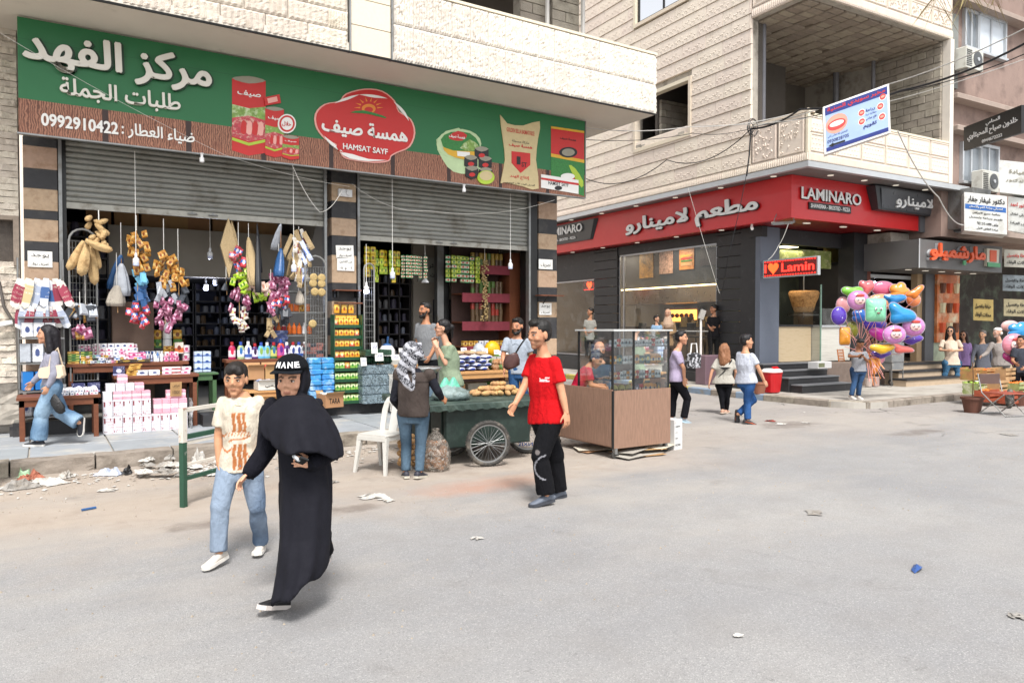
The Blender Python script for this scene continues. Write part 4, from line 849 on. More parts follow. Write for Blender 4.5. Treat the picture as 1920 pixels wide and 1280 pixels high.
# signs on the brown building
def jsign(px0,y0l,y0r,px1,y1l,y1r,b,th,m,name,lab,texts,edge=BLACKM,tc=LTW):
    p=[at(px0,y0l,b[0]),at(px1,y0r,b[1]),at(px1,y1r,b[1]),at(px0,y1l,b[0])]; p=[V(*q) for q in p]; n=(p[1]-p[0]).cross(p[3]-p[0]).normalized()
    if n.dot(V(0,0,H)-p[0])<0: n=-n
    cen=(p[0]+p[2])/2; t=thing(name,lab,'sign',tuple(cen)); g=G(); q=[tuple(v-n*th) for v in p]; g.hexa([tuple(p[3]),tuple(p[2]),q[2],q[3],tuple(p[0]),tuple(p[1]),q[1],q[0]]); g.obj('sign_box',m,t,world=True)
    ax=p[1]-p[0]; up=p[0]-p[3]
    for (s,u0,u1,v0,h,mm,of) in texts:
        base=p[3]+n*.004; word('lettering',s,base+ax*u0+up*v0,base+ax*u1+up*v0,up*h,.008,mm,t,of)
    return t,p,n,ax,up
NB=mat('navy print','#27306e',.5,.05); TXB=mat('blue print','#2b62a8',.5)
jsign(1807,239,197,1915,283,249,(17.2,15.2),.08,BLACKM,'lawyer_sign','black hanging sign with white Arabic lettering on the brown building at upper right',[('المحامي',.42,.66,.68,.22,LTW,.01),('خلدون صياح المحيثاوي',.08,.95,.3,.34,LTW,.02),('0944672222',.35,.7,.06,.13,LTW,.01)])
j(G().box(6.1,7.0,-.35,.29,4.35,5.4),'sign_bracket_box',STEEL)
t,p,n,ax,up=jsign(1808,360,368,1888,432,440,(19.4,19.0),.7,mat('white sign box','#d5d6d2',.5,.05,3,dirt='#a8a69c',dsc=3),'doctor_sign','white doctor signboard with a blue band on the brown building, right of the grey wall',[('دكتور غيفار جفار',.08,.95,.74,.18,BLACKM,.02),('اخصائي جراحة الفم والاسنان',.12,.9,.6,.08,WHT,.01),('معالجة جميع الامراض',.2,.85,.46,.07,BLACKM,.0),('تقويم وزراعة وتجميل',.12,.9,.34,.07,BLACKM,.0),('هاتف 0944 512 207',.3,.8,.2,.07,BLACKM,.0),('عيادة الطابق الاول',.3,.8,.07,.07,BLACKM,.0)])
g=G(); base=p[3]+n*.002; g.quad(*[tuple(base+ax*u+up*v) for u,v in((.02,.57),(.98,.57),(.98,.70),(.02,.70))]); g.obj('blue_band',TXB,t,world=True)
for k,(x0,y0,x1,y1,lab,txs) in enumerate(((1874,300,1935,360,'blank-faced white signboard box above the doctor signs at the right edge',[('عيادة',.3,.8,.6,.15,GRYP,.01),('الدكتور',.2,.8,.35,.12,GRYP,.0)]),(1890,368,1935,432,'white signboard with red heading beside the blue-banded doctor sign',[('الدكتور احمد',.1,.9,.7,.15,RED,.01),('اخصائي اطفال',.1,.9,.45,.1,BLACKM,.0),('هاتف العيادة',.1,.9,.2,.1,BLACKM,.0)]))):
    jsign(x0,y0,y0+6,x1,y1,y1+8,(19.6,19.2),.6,mat('white sign box','#d5d6d2'),'clinic_sign',lab,txs)
for k,(x0,y0,x1,y1,m,lab) in enumerate(((1883,468,1935,500,mat('grey-white board','#a9a79c',.6,.15,6),'greyish signboard with red writing at the right edge below the clinic signs'),(1880,515,1935,545,mat('photo board','#6c7478',.5,.5,9),'narrow dark picture board at the right edge under the greyish signboard'),(1882,560,1935,592,mat('sand board','#9a9072',.7,.2,8),'sand-coloured notice board at the right edge'),(1825,560,1862,600,mat('yellow notice','#a8935a',.7,.2,8),'yellow and grey notice board above the passers-by at right'))):
    jsign(x0,y0,y0+2,x1,y1,y1+2,(20.5,20.2),.05,m,'notice_board',lab,[('خياطة وتفصيل',.1,.9,.55,.25,RED if k==0 else BLACKM,.01),('محلات الوفاء',.1,.9,.15,.25,BLACKM,.01)])
# juice shop sign box
ms=thing('juice_shop_sign','grey box sign with orange Arabic letters and a juice glass at the right','sign',(l2w(6.85,1.0,3.6)),LA)
m_=lambda g,n,mm: g.obj(n,mm,ms)
def ml(g): g.v=[(p[0]-6.85,p[1]-1.0,p[2]-3.6) for p in g.v]; return g
m_(ml(G().box(4.8,8.9,.3,1.9,3.26,4.02)),'sign_box',GRS); m_(ml(G().box(4.79,4.83,.285,.30,3.25,4.03)),'sign_edge',TRIM)
ORL=mat('orange raised letter','#d5562a',.45,.05,4); GRL=mat('green raised letter','#4f9a6a',.45)
for dd,mm,of in((.0,TRIM,.05),(.09,ORL,.04)): word('lettering','مارشميلو',(5.12-6.85,.295-dd-1.0,3.46-3.6),(7.75-6.85,.295-dd-1.0,3.46-3.6),(0,0,.48),.06,mm,ms,of,world=False)
m_(ml(G().add([(7.95,.22,3.42),(8.55,.22,3.42),(8.6,.22,3.92),(7.95,.22,3.92),(7.95,.298,3.42),(8.55,.298,3.42),(8.6,.298,3.92),(7.95,.298,3.92)],[(0,1,2,3),(0,4,5,1),(1,5,6,2),(2,6,7,3),(3,7,4,0)])),'glass_outline',mat('pale cut-out','#c9c4b4',.5)); m_(ml(G().box(8.08,8.42,.2,.219,3.55,3.88)),'juice_picture',ORL); m_(ml(G().box(7.95,8.6,.19,.215,3.4,3.52)),'leaf_picture',GRL); m_(ml(G().box(6.72,6.84,.19,.22,3.4,3.52)),'letter_dot',GRL)
for k in range(5): inst(dl,'downlight',ms,(5.3+k*.8-6.85,.9-1.0,3.25-3.6),sc=(1.5,1,1))
j(G().box(4.95,20,1.2,1.9,4.02,4.3),'soffit',CONC); j(G().box(6.56,20,-.5,.3,4.15,4.3),'balcony_slab',LEDGE)
# juice shop front
j(G().box(4.95,5.25,2.0,2.2,.5,4.0),'brick_pilaster',mat('reddish pilaster','#7a4438',.7,.2,12)); j(G().box(4.95,9.7,2.3,6,3.5,3.6),'shop_ceiling',DKI); j(G().box(4.95,5.1,2.2,6,.5,3.6),'side_wall',DKI); j(G().box(4.95,12,4.6,4.7,.5,3.7),'interior_wall',mat('brown shop interior','#4a3832',.8,.35,2.5,dirt='#6e5a4a',dsc=3))
j(G().box(5.25,7.25,2.0,2.1,3.1,3.2),'door_head',TRIM); j(G().box(7.2,7.45,1.8,2.0,.5,3.26),'door_jamb',mat('light wood jamb','#b59a78',.6,.1,10)); j(G().box(7.45,7.9,1.7,2.1,.15,3.26),'grey_pillar',GREYW); 
j(G().box(7.92,9.1,1.62,1.7,1.2,3.26),'juice_poster',mat('juice poster','#c9703a',.5,.5,3,dirt='#d8cfae',dsc=2.2)); j(G().box(7.9,9.1,1.7,2.0,.2,1.2),'poster_base',mat('floral panel','#a8b39a',.5,.4,5))
for k in range(3):
    for q in range(3): j(G().lathe([(.08,0),(.11,.28),(.11,.3),(0,.3)],(8.15+q*.36,1.6,1.5+k*.6),8),'glass_picture',(ORL,mat('cream print','#d9cda8',.5),mat('brown print','#6b3d26',.5))[(k+q)%3])
j(G().box(9.1,9.6,1.9,2.1,.15,3.3),'dark_pillar',DKI); j(G().box(9.6,20,3.0,3.1,.15,4),'dim_shopfront',mat('dim shopfront','#3a3531',.8,.5,1.2,dirt='#5f6a5a',dsc=1.6))
for k in range(10): j(G().box(5.3+k*.19,5.36+k*.19,2.6,2.64,.75,1.6),'wooden_slat',MATS['light wood jamb'])
WSTEP=mat('beige step stone','#b09c84',.7,.12,8,.1)
for k in range(3): j(G().bbox(4.0+.3*k,9.2,.1+.4*k,.52+.4*k,.13,.29+.17*k,.008),'step',WSTEP); j(G().box(3.98+.3*k,9.2,.07+.4*k,.5+.4*k,.29+.17*k,.325+.17*k),'step_tread',BLK2)
j(G().box(4.2,20,1.3,4,.13,.64),'shop_platform',WSTEP)
lp=thing('ceiling_lamp','small bright lamp in the juice shop doorway','lamp',l2w(6.3,2.6,3.0),LA); G().ell((0,0,0),(.06,.06,.06),8,6).obj('lamp_bulb',emis('cold bulb','#dfe8ff',6),lp)
# far end of the street
fb=thing('far_building','plain beige building closing the view up the side street','building',(8,45,0)); G().box(-14,6,0,6,0,14).obj('wall',CLAD,fb)
# the pavement continues
# palm frond overhead
pt=thing('palm_tree','drooping dry palm fronds hanging in at the top right','palm',(14.6,8.0,9.0)); PALM=mat('dry palm leaf','#9a8a62',.8,.2,20,rnd=.15)
def frond(pts,n=26,L=.55,seed=0):
    rn=random.Random(seed); pts=[V(*p) for p in pts]; g=G(); g.tube(pts,.012,5)
    for i in range(n):
        t=i/n*(len(pts)-1); k=int(t); p=pts[k].lerp(pts[min(k+1,len(pts)-1)],t-k)
        for s_ in(-1,1):
            d=V(s_*rn.uniform(.3,1),rn.uniform(-.4,.4),-1.0).normalized()*L*rn.uniform(.5,1.1); w=V(.012,.006,0)
            q=p+d*.5+V(0,0,.02); g.add([p-w,p+w,q+w,p+d,q-w],[(0,1,2,3,4)])
    return g
for k,(px0,y0,px1,y1,px2,y2) in enumerate(((1830,-60,1812,-20,1800,18),(1780,-80,1766,-30,1750,2),(1860,-90,1830,-50,1815,-5),(1900,-70,1870,-30,1860,10))):
    P=[at(px0,y0,14.5),at(px1,y1,14.2),at(px2,y2,14.0)]; frond(P,18,.95 if k<2 else .6,k).obj('palm_frond',PALM,pt,world=True)
G().tube([at(1990,-200,15),at(1860,-90,14.5)],.05,6).obj('frond_stalk',PALM,pt,world=True)
import math
# ---- camera model (photo 1920x1280) ----
FPX=1390.0; H=1.75; AZ=math.radians(57.6); PIT=math.atan((640-608)/FPX)
def _v(a,b,c): return (a,b,c)
_f=(math.cos(AZ)*math.cos(PIT),math.sin(AZ)*math.cos(PIT),-math.sin(PIT))
_r=(math.sin(AZ),-math.cos(AZ),0.0)
_u=(_r[1]*_f[2]-_r[2]*_f[1],_r[2]*_f[0]-_r[0]*_f[2],_r[0]*_f[1]-_r[1]*_f[0])
def ray(px,py):
    a=(px-960)/FPX; b=(640-py)/FPX
    return tuple(_f[i]+a*_r[i]+b*_u[i] for i in range(3))
def at(px,py,d):           # point at forward depth d
    q=ray(px,py); return (q[0]*d,q[1]*d,H+q[2]*d)
def gz(px,py,z=0.0):       # on the horizontal plane z
    q=ray(px,py); t=(z-H)/q[2]; return (q[0]*t,q[1]*t,z)
def py_(px,py,Y):          # on the plane Y (front of the left building runs along X)
    q=ray(px,py); t=Y/q[1]; return (q[0]*t,Y,H+q[2]*t)
def pX(px,py,X):
    q=ray(px,py); t=X/q[0]; return (X,q[1]*t,H+q[2]*t)
# corner building frame
LA=math.radians(-2.6); LE1=(math.cos(LA),math.sin(LA)); LE2=(-math.sin(LA),math.cos(LA))
LO=(0,0)
def l2w(a,b,z=0.0): return (LO[0]+a*LE1[0]+b*LE2[0],LO[1]+a*LE1[1]+b*LE2[1],z)
def w2l(x,y): 
    dx,dy=x-LO[0],y-LO[1]; return (dx*LE1[0]+dy*LE1[1],dx*LE2[0]+dy*LE2[1])
def lb(px,py,b):           # local coordinates (a,z) on front-parallel plane at depth b
    q=ray(px,py); k=q[0]*LE2[0]+q[1]*LE2[1]; o=-(LO[0]*LE2[0]+LO[1]*LE2[1]); t=(b-o)/k
    x,y=q[0]*t,q[1]*t; return (w2l(x,y)[0],H+q[2]*t)
def la(px,py,a):           # (b,z) on the side plane a
    q=ray(px,py); k=q[0]*LE1[0]+q[1]*LE1[1]; o=-(LO[0]*LE1[0]+LO[1]*LE1[1]); t=(a-o)/k
    x,y=q[0]*t,q[1]*t; return (w2l(x,y)[1],H+q[2]*t)
def depth(p): return p[0]*_f[0]+p[1]*_f[1]+(p[2]-H)*_f[2]
def proj(p):
    d=depth(p); return (960+FPX*(p[0]*_r[0]+p[1]*_r[1]+(p[2]-H)*_r[2])/d, 640-FPX*(p[0]*_u[0]+p[1]*_u[1]+(p[2]-H)*_u[2])/d, d)
LO=(14.9,10.8)
# ================= PEOPLE =================
SKIN=mat('skin','#c08a68',.55,.06,12,attr='Col',spec=.35); BCL=mat('black crepe','#1c1c24',.85,.1,20,.2,200,attr='Col',spec=.2); CLO=mat('cloth','#888888',.95,.08,25,.25,220,attr='Col',spec=.15); SHOE=mat('shoe','#888888',.6,.06,30,attr='Col'); HAIRM=mat('hair','#17120f',.5,.3,60,.5,120,attr='Col',spec=.4)
DENIMM=mat('denim','#556688',.95,.12,30,.4,260,attr='Col',spec=.15)
for m_ in (CLO,DENIMM,BCL):
    n=NT(m_); b=m_.node_tree.nodes['Principled BSDF']; P_=n.pos(); f1=n.noise(3,2,P_) if m_ is BCL else n.math('ADD',n.math('MULTIPLY',n.noise(8,3,n.scale(P_,1,1,.5),.5,2.2),.6),n.math('MULTIPLY',n.noise(23,3,n.scale(P_,1,1,.6),.5,1.4),.3)); b1=n.node('ShaderNodeBump',{'Strength':.8,'Distance':.035,'Height':f1}); old=b.inputs['Normal'].links[0].from_node; n.put(old.inputs['Normal'],b1)
def remesh(g,vox,smooth=3,wr=0,wsc=.1,fac=.5):
    me=g.mesh('tmp',[]); o=bpy.data.objects.new('tmp',me)
    m=o.modifiers.new('r','REMESH'); m.mode='VOXEL'; m.voxel_size=vox; m.use_smooth_shade=True
    if smooth: s=o.modifiers.new('s','SMOOTH'); s.factor=fac; s.iterations=smooth
    r=evalmesh(o); bpy.data.objects.remove(o)
    vs=[V(v.co) for v in r.vertices]; ns=[V(v.normal) for v in r.vertices]; fs=[tuple(p.vertices) for p in r.polygons]; bpy.data.meshes.remove(r)
    if wr:
        for i,(v,n) in enumerate(zip(vs,ns)):
            q=noise.noise(V(v.x/wsc,v.y/wsc,v.z/wsc*.55)); q2=1-abs(noise.noise(V(v.x/wsc*1.3+7,v.y/wsc*1.3,v.z/wsc*.5+3)))*2
            vs[i]=v+n*wr*(q*.6+q2*.5)
    out=G(); out.smooth=True; out.add(vs,fs); out.n=ns; return out
def painted(g,name,m,parent,paint,world=True,label=None):
    """mesh with per-vertex base colour from paint(co,normal) -> hex or linear rgb"""
    cos=[V(v) for v in g.v]
    if callable(paint):
        if not hasattr(g,'n') or len(g.n)!=len(cos): g.n=[V(0,0,1)]*len(cos)
        cols=[paint(c_,n_) for c_,n_ in zip(cos,g.n)]
    else: cols=[paint]*len(cos)
    lc={}
    def L(c_):
        if isinstance(c_,str):
            if c_ not in lc: lc[c_]=lin(c_)
            return lc[c_]
        return c_
    o=g.obj(name,m,parent,world=world,label=label); a=o.data.color_attributes.new('Col','FLOAT_COLOR','POINT'); buf=[]
    for c_ in cols: c_=L(c_); buf+=[c_[0],c_[1],c_[2],1]
    a.data.foreach_set('color',buf); return o
def mixc(a,b,t): a=lin(a) if isinstance(a,str) else a; b=lin(b) if isinstance(b,str) else b; return tuple(x+(y-x)*t for x,y in zip(a,b))
def ellring(c,a,b,n=16,p=2.0):
    out=[]
    for i in range(n):
        t=2*PI*i/n; ct,st=math.cos(t),math.sin(t); k=(abs(ct)**p+abs(st)**p)**(-1/p) if p!=2 else 1; out.append(tuple(c+a*ct*k+b*st*k))
    return out
def hand(g,wr,dr,side,palm_n,s,curl=.35,n=6,spread=1.0,point=False):
    """palm + five fingers; dr: direction the hand points, palm_n: the way the palm faces"""
    dr=dr.normalized(); pn=(palm_n-dr*palm_n.dot(dr)).normalized(); ac=dr.cross(pn)*side  # towards the thumb
    c_=wr+dr*.045*s; rings=[]
    for t,w,h in((-.05,.026,.020),(-.02,.028,.018),(.01,.036,.017),(.045,.042,.015),(.08,.041,.013),(.092,.036,.009)): rings.append(ellring(wr+dr*t*s,ac*w*s,pn*h*s,10))
    g.loft(rings)
    for k,(off,L) in enumerate(((.030,.072),(.010,.080),(-.011,.075),(-.030,.060))):
        p=wr+dr*.082*s+ac*off*s; d=dr.copy(); cu=curl*(.8+.15*k)*(0.15 if point and k==0 else 1)
        d=(dr*math.cos(cu*.5)+pn*math.sin(cu*.5)+ac*(off*2.2*spread)).normalized(); r=.0088*s
        for j,(f,rr) in enumerate(((.42,.95),(.32,.88),(.26,.75))):
            q=p+d*L*f*s; g.rc(p,q,r*(1 if j==0 else .95 if j==1 else .85),r*rr,n); p=q; a=cu*(1.0 if j==0 else .8)
            d=(d*math.cos(a)+(pn-d*pn.dot(d)).normalized()*math.sin(a)).normalized()
    p=wr+dr*.015*s+ac*.024*s; d=(dr*.72+ac*.6+pn*.30).normalized()
    for f,r0,r1 in((.034,.0125,.011),(.030,.0105,.0095),(.024,.0095,.007)):
        q=p+d*f*s; g.rc(p,q,r0*s,r1*s,n); p=q; d=(d*.8+dr*.35+pn*.15*curl).normalized()
def frame_of(fwd,up=V(0,0,1)):
    f=fwd.normalized(); r=f.cross(up).normalized(); u=r.cross(f); return r,f,u
FWD=V(_f[0],_f[1],0).normalized(); RGT=V(*_r)
def facing(deg): # 0 = towards the camera, +90 = towards image right
    a=R(deg); return -FWD*math.cos(a)+RGT*math.sin(a)
def person(label,J,s=1.0,face=0,look=None,tilt=0,tuck=0,skin='#b98463',top='#888888',bottom='#333344',shoes='#888888',sole='#dddddd',hair='#17120f',hairst='short',sleeve='short',
           vox=.012,fat=1.0,gender='m',hem=.06,beard=None,glasses=None,topm=None,flare=1.0,curl=.5,feet=None,barefoot=False,paint_top=None,paint_bottom=None,extra=None,shoeh=.08,eyes=True,handcurl=None,torso_only=False,wrinkle=.006,leg_r=1.0,headk=1.14,blind=False,topflare=0):
    """J: joints in metres (world). head 'hd' is the middle of the head."""
    J={k:V(v) for k,v in J.items()}
    hip=(J['hl']+J['hr'])/2; sh=(J['sl']+J['sr'])/2
    base=V(hip.x,hip.y,0 if 'al' not in J else min(J['al'].z,J['ar'].z)-.08*s)
    t=thing('person',label,'person',tuple(base)); KP={'fine':vox<.011}
    up=(sh-hip).normalized(); ax_s=(J['sr']-J['sl']).normalized(); ax_h=(J['hr']-J['hl']); ax_h=ax_h.normalized() if ax_h.length>1e-4 else ax_s
    fr_s=up.cross(ax_s).normalized(); fr_h=up.cross(ax_h).normalized()
    off=math.degrees(math.atan2(J['hd'].dot(RGT),J['hd'].dot(FWD))); face-=off
    look=face if look is None else look-off
    hf=facing(look); r_,f_,u_=frame_of(hf)
    if tuck: f2=(f_*math.cos(R(tuck))-u_*math.sin(R(tuck))).normalized(); u_=r_.cross(f2); f_=f2
    if tilt: r2=(r_*math.cos(R(tilt))+u_*math.sin(R(tilt))); u_=r2.cross(f_); r_=r2
    hs=s*headk; hc=J['hd']; HM=Matrix((r_,f_,u_)).transposed()
    def hp_(x,y,z): return hc+HM@V(x*hs,y*hs,z*hs)
    # --- body in skin
    g=G(); w=.93 if gender=='f' else 1.0
    def sec(k,c_,hw,hd,fr,ax,p=2.4): return ellring(c_,ax*hw*s,fr*hd*s,16,p)
    def torso(k,g,lo=-.12,lift=0,shoulder=1.0,flare_=0,tee=False):
        ms=[(lo,hip,.158+(.02 if gender=='f' else 0)+flare_,.105+flare_*.8),(0,hip,.165+(.012 if gender=='f' else 0)+flare_*.6,.115),(.30,None,.142*w,.104),(.62,None,.158*w,.116),(.82,None,.170*w,.108),(.94,None,.160*w*shoulder,.090),(1.02,None,.128*w,.078),(1.09,None,.090*w,.068),(1.16,None,.064*w,.058)]
        if tee: ms=ms[:-3]+[(1.03,None,.118*w,.080),(1.065,None,.090*w,.074)]
        H_=(sh-hip).length; rings=[]
        for a,_,hw,hd in ms:
            c_=hip+(sh-hip)*a if a>=0 else hip+up*a*s
            axm=ax_h.lerp(ax_s,max(0,min(1,a))).normalized(); frm=up.cross(axm).normalized(); bel=.03*s*(fat-1)*2 if .0<a<.6 else 0
            rings.append(ellring(c_+frm*bel*.6,axm*(hw*s*k*(1+(fat-1)*(1.0 if a<.7 else .45))),frm*(hd*s*k*(1+(fat-1)*(1.4 if a<.7 else .5))),16,2.3))
        g.loft(rings)
    torso(.88,g,-.03)
    nb=sh+up*.0+V(0,0,.01*s)
    g.rc(nb-up*.03*s,hp_(0,-.018,-.085),.062*s*w,.052*s*w,12)
    for S_ in 'lr':
        g.rc(J['s'+S_],J['e'+S_],.048*s*w*fat**.5,.038*s*w,12); m=J['e'+S_].lerp(J['w'+S_],.3); g.rc(J['e'+S_],m,.037*s*w,.038*s*w,10); g.rc(m,J['w'+S_],.038*s*w,.0255*s*w,10)
        if not torso_only: g.rc(J['h'+S_],J['k'+S_],.055*s,.046*s,10); g.rc(J['k'+S_],J['a'+S_],.05*s,.036*s,10)
    body=remesh(g,vox,3)
    # head
    g=G(); e=g.ell; hr_=HM
    def E(x,y,z,rx,ry,rz,n=12): g.ell(hp_(x,y,z),(rx*hs,ry*hs,rz*hs),n,8,HM)
    E(0,-.012,.035,.074,.094,.082,16); E(0,.022,.0,.066,.072,.085,14); E(0,.032,-.058,.050,.052,.042); E(0,.062,-.088,.026,.022,.020); E(0,.070,.024,.052,.020,.014); 
    for q in(-1,1): E(q*.040,.056,-.022,.022,.022,.022); E(q*.073,-.008,-.004,.010,.020,.032); E(q*.012,.088,-.020,.010,.011,.008)
    g.rc(hp_(0,.082,.020),hp_(0,.0985,-.010),.0075*hs,.0105*hs,8); g.ell(hp_(0,.082,-.051),(.019*hs,.008*hs,.006*hs),10,6,HM); g.ell(hp_(0,.079,-.060),(.016*hs,.009*hs,.006*hs),10,6,HM)
    hv=.0055 if KP['fine'] else .008
    head=remesh(g,hv*hs if hs>.5 else hv,2)
    nb_=len(body.v); body.join(head); body.n=body.n+head.n
    # hands
    if handcurl is None: handcurl=curl
    for S_,sd in(('l',-1),('r',1)):
        d=(J['w'+S_]-J['e'+S_]).normalized(); 
        if 'd'+S_ in J: d=(J['d'+S_]-J['w'+S_]).normalized()
        pn=J.get('p'+S_) or (ax_s*(-sd))
        hg=G(); hand(hg,J['w'+S_],d,sd if True else 1,pn,s*.95,handcurl if not isinstance(handcurl,dict) else handcurl[S_]); 
        hm=remesh(hg,.0045 if KP['fine'] else .0075,1); body.join(hm); body.n=body.n+hm.n
    inv=HM.transposed(); sk=lin(skin); lip=mixc(skin,'#8c3f3a',.35 if gender=='m' else .55); brow=lin(hair) if gender=='m' else mixc(hair,skin,.2); shade=mixc(skin,hair,.3)
    def pskin(c_,n_):
        q=inv@(c_-hc)/hs
        if q.y>.02 and abs(q.x)<.08 and -.12<q.z<.1:
            if abs(q.x)<.021 and -.065<q.z<-.046 and q.y>.06: return lip
            if .012<abs(q.x)<.050 and .026-.1*abs(abs(q.x)-.03)<q.z<.038-.15*abs(abs(q.x)-.03) and q.y>.05: return brow
            if .014<abs(q.x)<.046 and -.004<q.z<.022 and q.y>.04: return mixc(skin,'#5a3226',.2)  # eye-socket shade painted into the skin colour
            if beard and (q.z<-.03-.3*max(0,.06-q.y)) : return mixc(skin,hair,beard if not(abs(q.x)<.024 and q.z>-.072) else .1)
            return mixc(sk,'#c4634c',.12*max(0,1-abs(abs(q.x)-.04)/.03))
        return sk
    painted(body,'body',SKIN,t,pskin)
    if eyes and not blind:
        for q in(-1,1):
            g=G(); g.smooth=True; g.ell(hp_(q*.031,.0775,.008),(.0125*hs,.008*hs,.0055*hs),10,6,HM); painted(g,'eye',SHOE,t,'#d8d2c8'); g=G(); g.smooth=True; g.ell(hp_(q*.031,.0825,.0085),(.0058*hs,.005*hs,.0055*hs),8,6,HM); painted(g,'iris',SHOE,t,'#1d120c')
            g=G(); g.tube([hp_(q*.016,.083,.0115),hp_(q*.031,.088,.0160),hp_(q*.045,.079,.0120)],.0022*hs,5); painted(g,'eyelid',SHOE,t,'#2a1a14')
    if glasses:
        g=G(); 
        for q in(-1,1):
            pts=[hp_(q*.032+.021*math.cos(a),.092,.007+.016*math.sin(a)) for a in[2*PI*i/12 for i in range(13)]]; g.tube(pts,.002*hs,4); g.tube([hp_(q*.053,.09,.01),hp_(q*.078,.0,.006)],.002*hs,4)
            if glasses=='dark': g.add([hp_(q*.032+.024*math.cos(a),.093,.006+.018*math.sin(a)) for a in[2*PI*i/12 for i in range(12)]],[tuple(range(12))])
        g.tube([hp_(-.012,.093,.010),hp_(.012,.093,.010)],.002*hs,4); painted(g,'glasses',SHOE,t,'#14110f')
    # hair
    if hairst not in('none','hood'):
        g=G()
        def HE(x,y,z,rx,ry,rz): g.ell(hp_(x,y,z),(rx*hs,ry*hs,rz*hs),16,10,HM)
        HE(0,-.022,.052,.080,.092,.078)
        if hairst in('short','quiff','fringe'): HE(0,-.045,.01,.074,.068,.07); HE(0,.03,.098,.052,.045,.030)
        if hairst=='quiff': HE(0,.048,.100,.050,.040,.028)
        if hairst=='fringe': HE(0,.052,.085,.060,.038,.036); HE(-.035,.068,.066,.030,.018,.026); HE(.02,.070,.070,.030,.018,.024)
        if hairst in('long','curly'):
            for q in(-1,1): g.rc(hp_(q*.062,-.01,.03),hp_(q*.085,-.03,-.20),.038*hs,.045*hs,12); g.rc(hp_(q*.075,-.03,-.18),hp_(q*.075,-.03,-.30),.045*hs,.026*hs,10)
            g.rc(hp_(0,-.06,.02),hp_(0,-.085,-.24),.085*hs,.075*hs,14); g.rc(hp_(0,-.085,-.22),hp_(0,-.085,-.36),.075*hs,.03*hs,12)
        if hairst=='bun': HE(0,-.045,.0,.072,.066,.06); HE(0,-.125,.02,.038,.038,.040); g.rc(hp_(.0,-.13,.0),hp_(.01,-.135,-.12),.026*hs,.012*hs)
        if hairst=='bald': g=G(); HE(0,-.05,-.005,.076,.062,.045)
        hm=remesh(g,.008 if KP['fine'] else .012,1,.006 if hairst!='curly' else .022,.03 if hairst!='curly' else .05)
        painted(hm,'hair',HAIRM,t,hair)
    if beard and beard>.7:
        g=G(); 
        for (x,y,z,rx,ry,rz) in((0,.045,-.080,.050,.045,.032),(0,.078,-.092,.026,.022,.022)): g.ell(hp_(x,y,z),(rx*hs*1.06,ry*hs*1.06,rz*hs*1.1),12,8,HM)
        for q in(-1,1): g.rc(hp_(q*.062,.01,-.01),hp_(q*.048,.05,-.075),.013*hs,.017*hs,8)
        g.rc(hp_(-.025,.088,-.040),hp_(.025,.088,-.040),.006*hs,.006*hs,8); painted(remesh(g,.007,1,.002,.02),'beard',HAIRM,t,hair)
    # --- trousers
    if bottom:
        g=G()
        H_=(sh-hip); g.loft([ellring(hip+up*.09*s,ax_h*.140*s*fat,fr_h*.100*s*fat,16,2.3),ellring(hip+up*.02*s,ax_h*.158*s*fat*(1.04 if gender=='f' else 1),fr_h*.114*s*fat,16,2.3),ellring(hip-up*.13*s,ax_h*.150*s*fat,fr_h*.105*s*fat,16,2.3)])
        for S_ in 'lr':
            hj=J['h'+S_]-V(0,0,.02*s); kn=J['k'+S_]; an=J['a'+S_]; g.rc(hj,kn,.094*s*fat*leg_r,.066*s*leg_r*(.5+.5*flare),14)
            an2=an+(kn-an).normalized()*.0; g.loft([ellring(kn.lerp(an2,q),(kn-an2).normalized().orthogonal().normalized()*rr*s*leg_r,(kn-an2).normalized().cross((kn-an2).normalized().orthogonal().normalized())*rr*s*leg_r,14) for q,rr in((-.05,.064),(.3,.064*(.6+.4*flare)),(.7,.056*flare),(.93,.056*flare),(.96,.058*flare))])
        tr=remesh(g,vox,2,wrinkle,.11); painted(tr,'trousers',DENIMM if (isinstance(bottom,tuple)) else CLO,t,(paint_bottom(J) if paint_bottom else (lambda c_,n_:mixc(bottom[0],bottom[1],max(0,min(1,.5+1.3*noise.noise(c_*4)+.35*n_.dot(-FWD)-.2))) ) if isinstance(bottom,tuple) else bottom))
    # --- top
    if top:
        g=G(); torso(1.0 if not topm else topm,g,-hem,flare_=topflare+.024,tee=sleeve in('short','long') and hairst!='none')
        for S_ in 'lr':
            sj,ej,wj=J['s'+S_],J['e'+S_],J['w'+S_]
            if sleeve=='short': p=sj.lerp(ej,.62); g.rc(sj-up*.006*s,sj.lerp(ej,.4),.058*s*w*fat**.5,.062*s*w,14); d=(ej-sj).normalized(); o_=d.orthogonal().normalized(); o2=d.cross(o_); g.loft([ellring(sj.lerp(ej,q),o_*rr*s,o2*rr*s,14) for q,rr in((.1,.054),(.4,.061),(.70,.066))])
            elif sleeve=='long': g.rc(sj-up*.006*s,ej,.058*s*w*fat**.5,.050*s,14); g.rc(ej,ej.lerp(wj,.93),.052*s,.037*s,12)
            elif sleeve=='none': g.rc(sj,sj.lerp(ej,.08),.066*s*w,.060*s,12)
            elif sleeve=='wide': g.rc(sj,ej,.072*s,.07*s,14); g.rc(ej,ej.lerp(wj,.95),.07*s,.055*s,12)
        tp=remesh(g,vox,3,wrinkle,.10)
        P0=(hip,sh,ax_s,fr_s,up)
        painted(tp,'shirt',CLO,t,(lambda c_,n_:paint_top(c_,n_,*P0,s)) if paint_top else top)
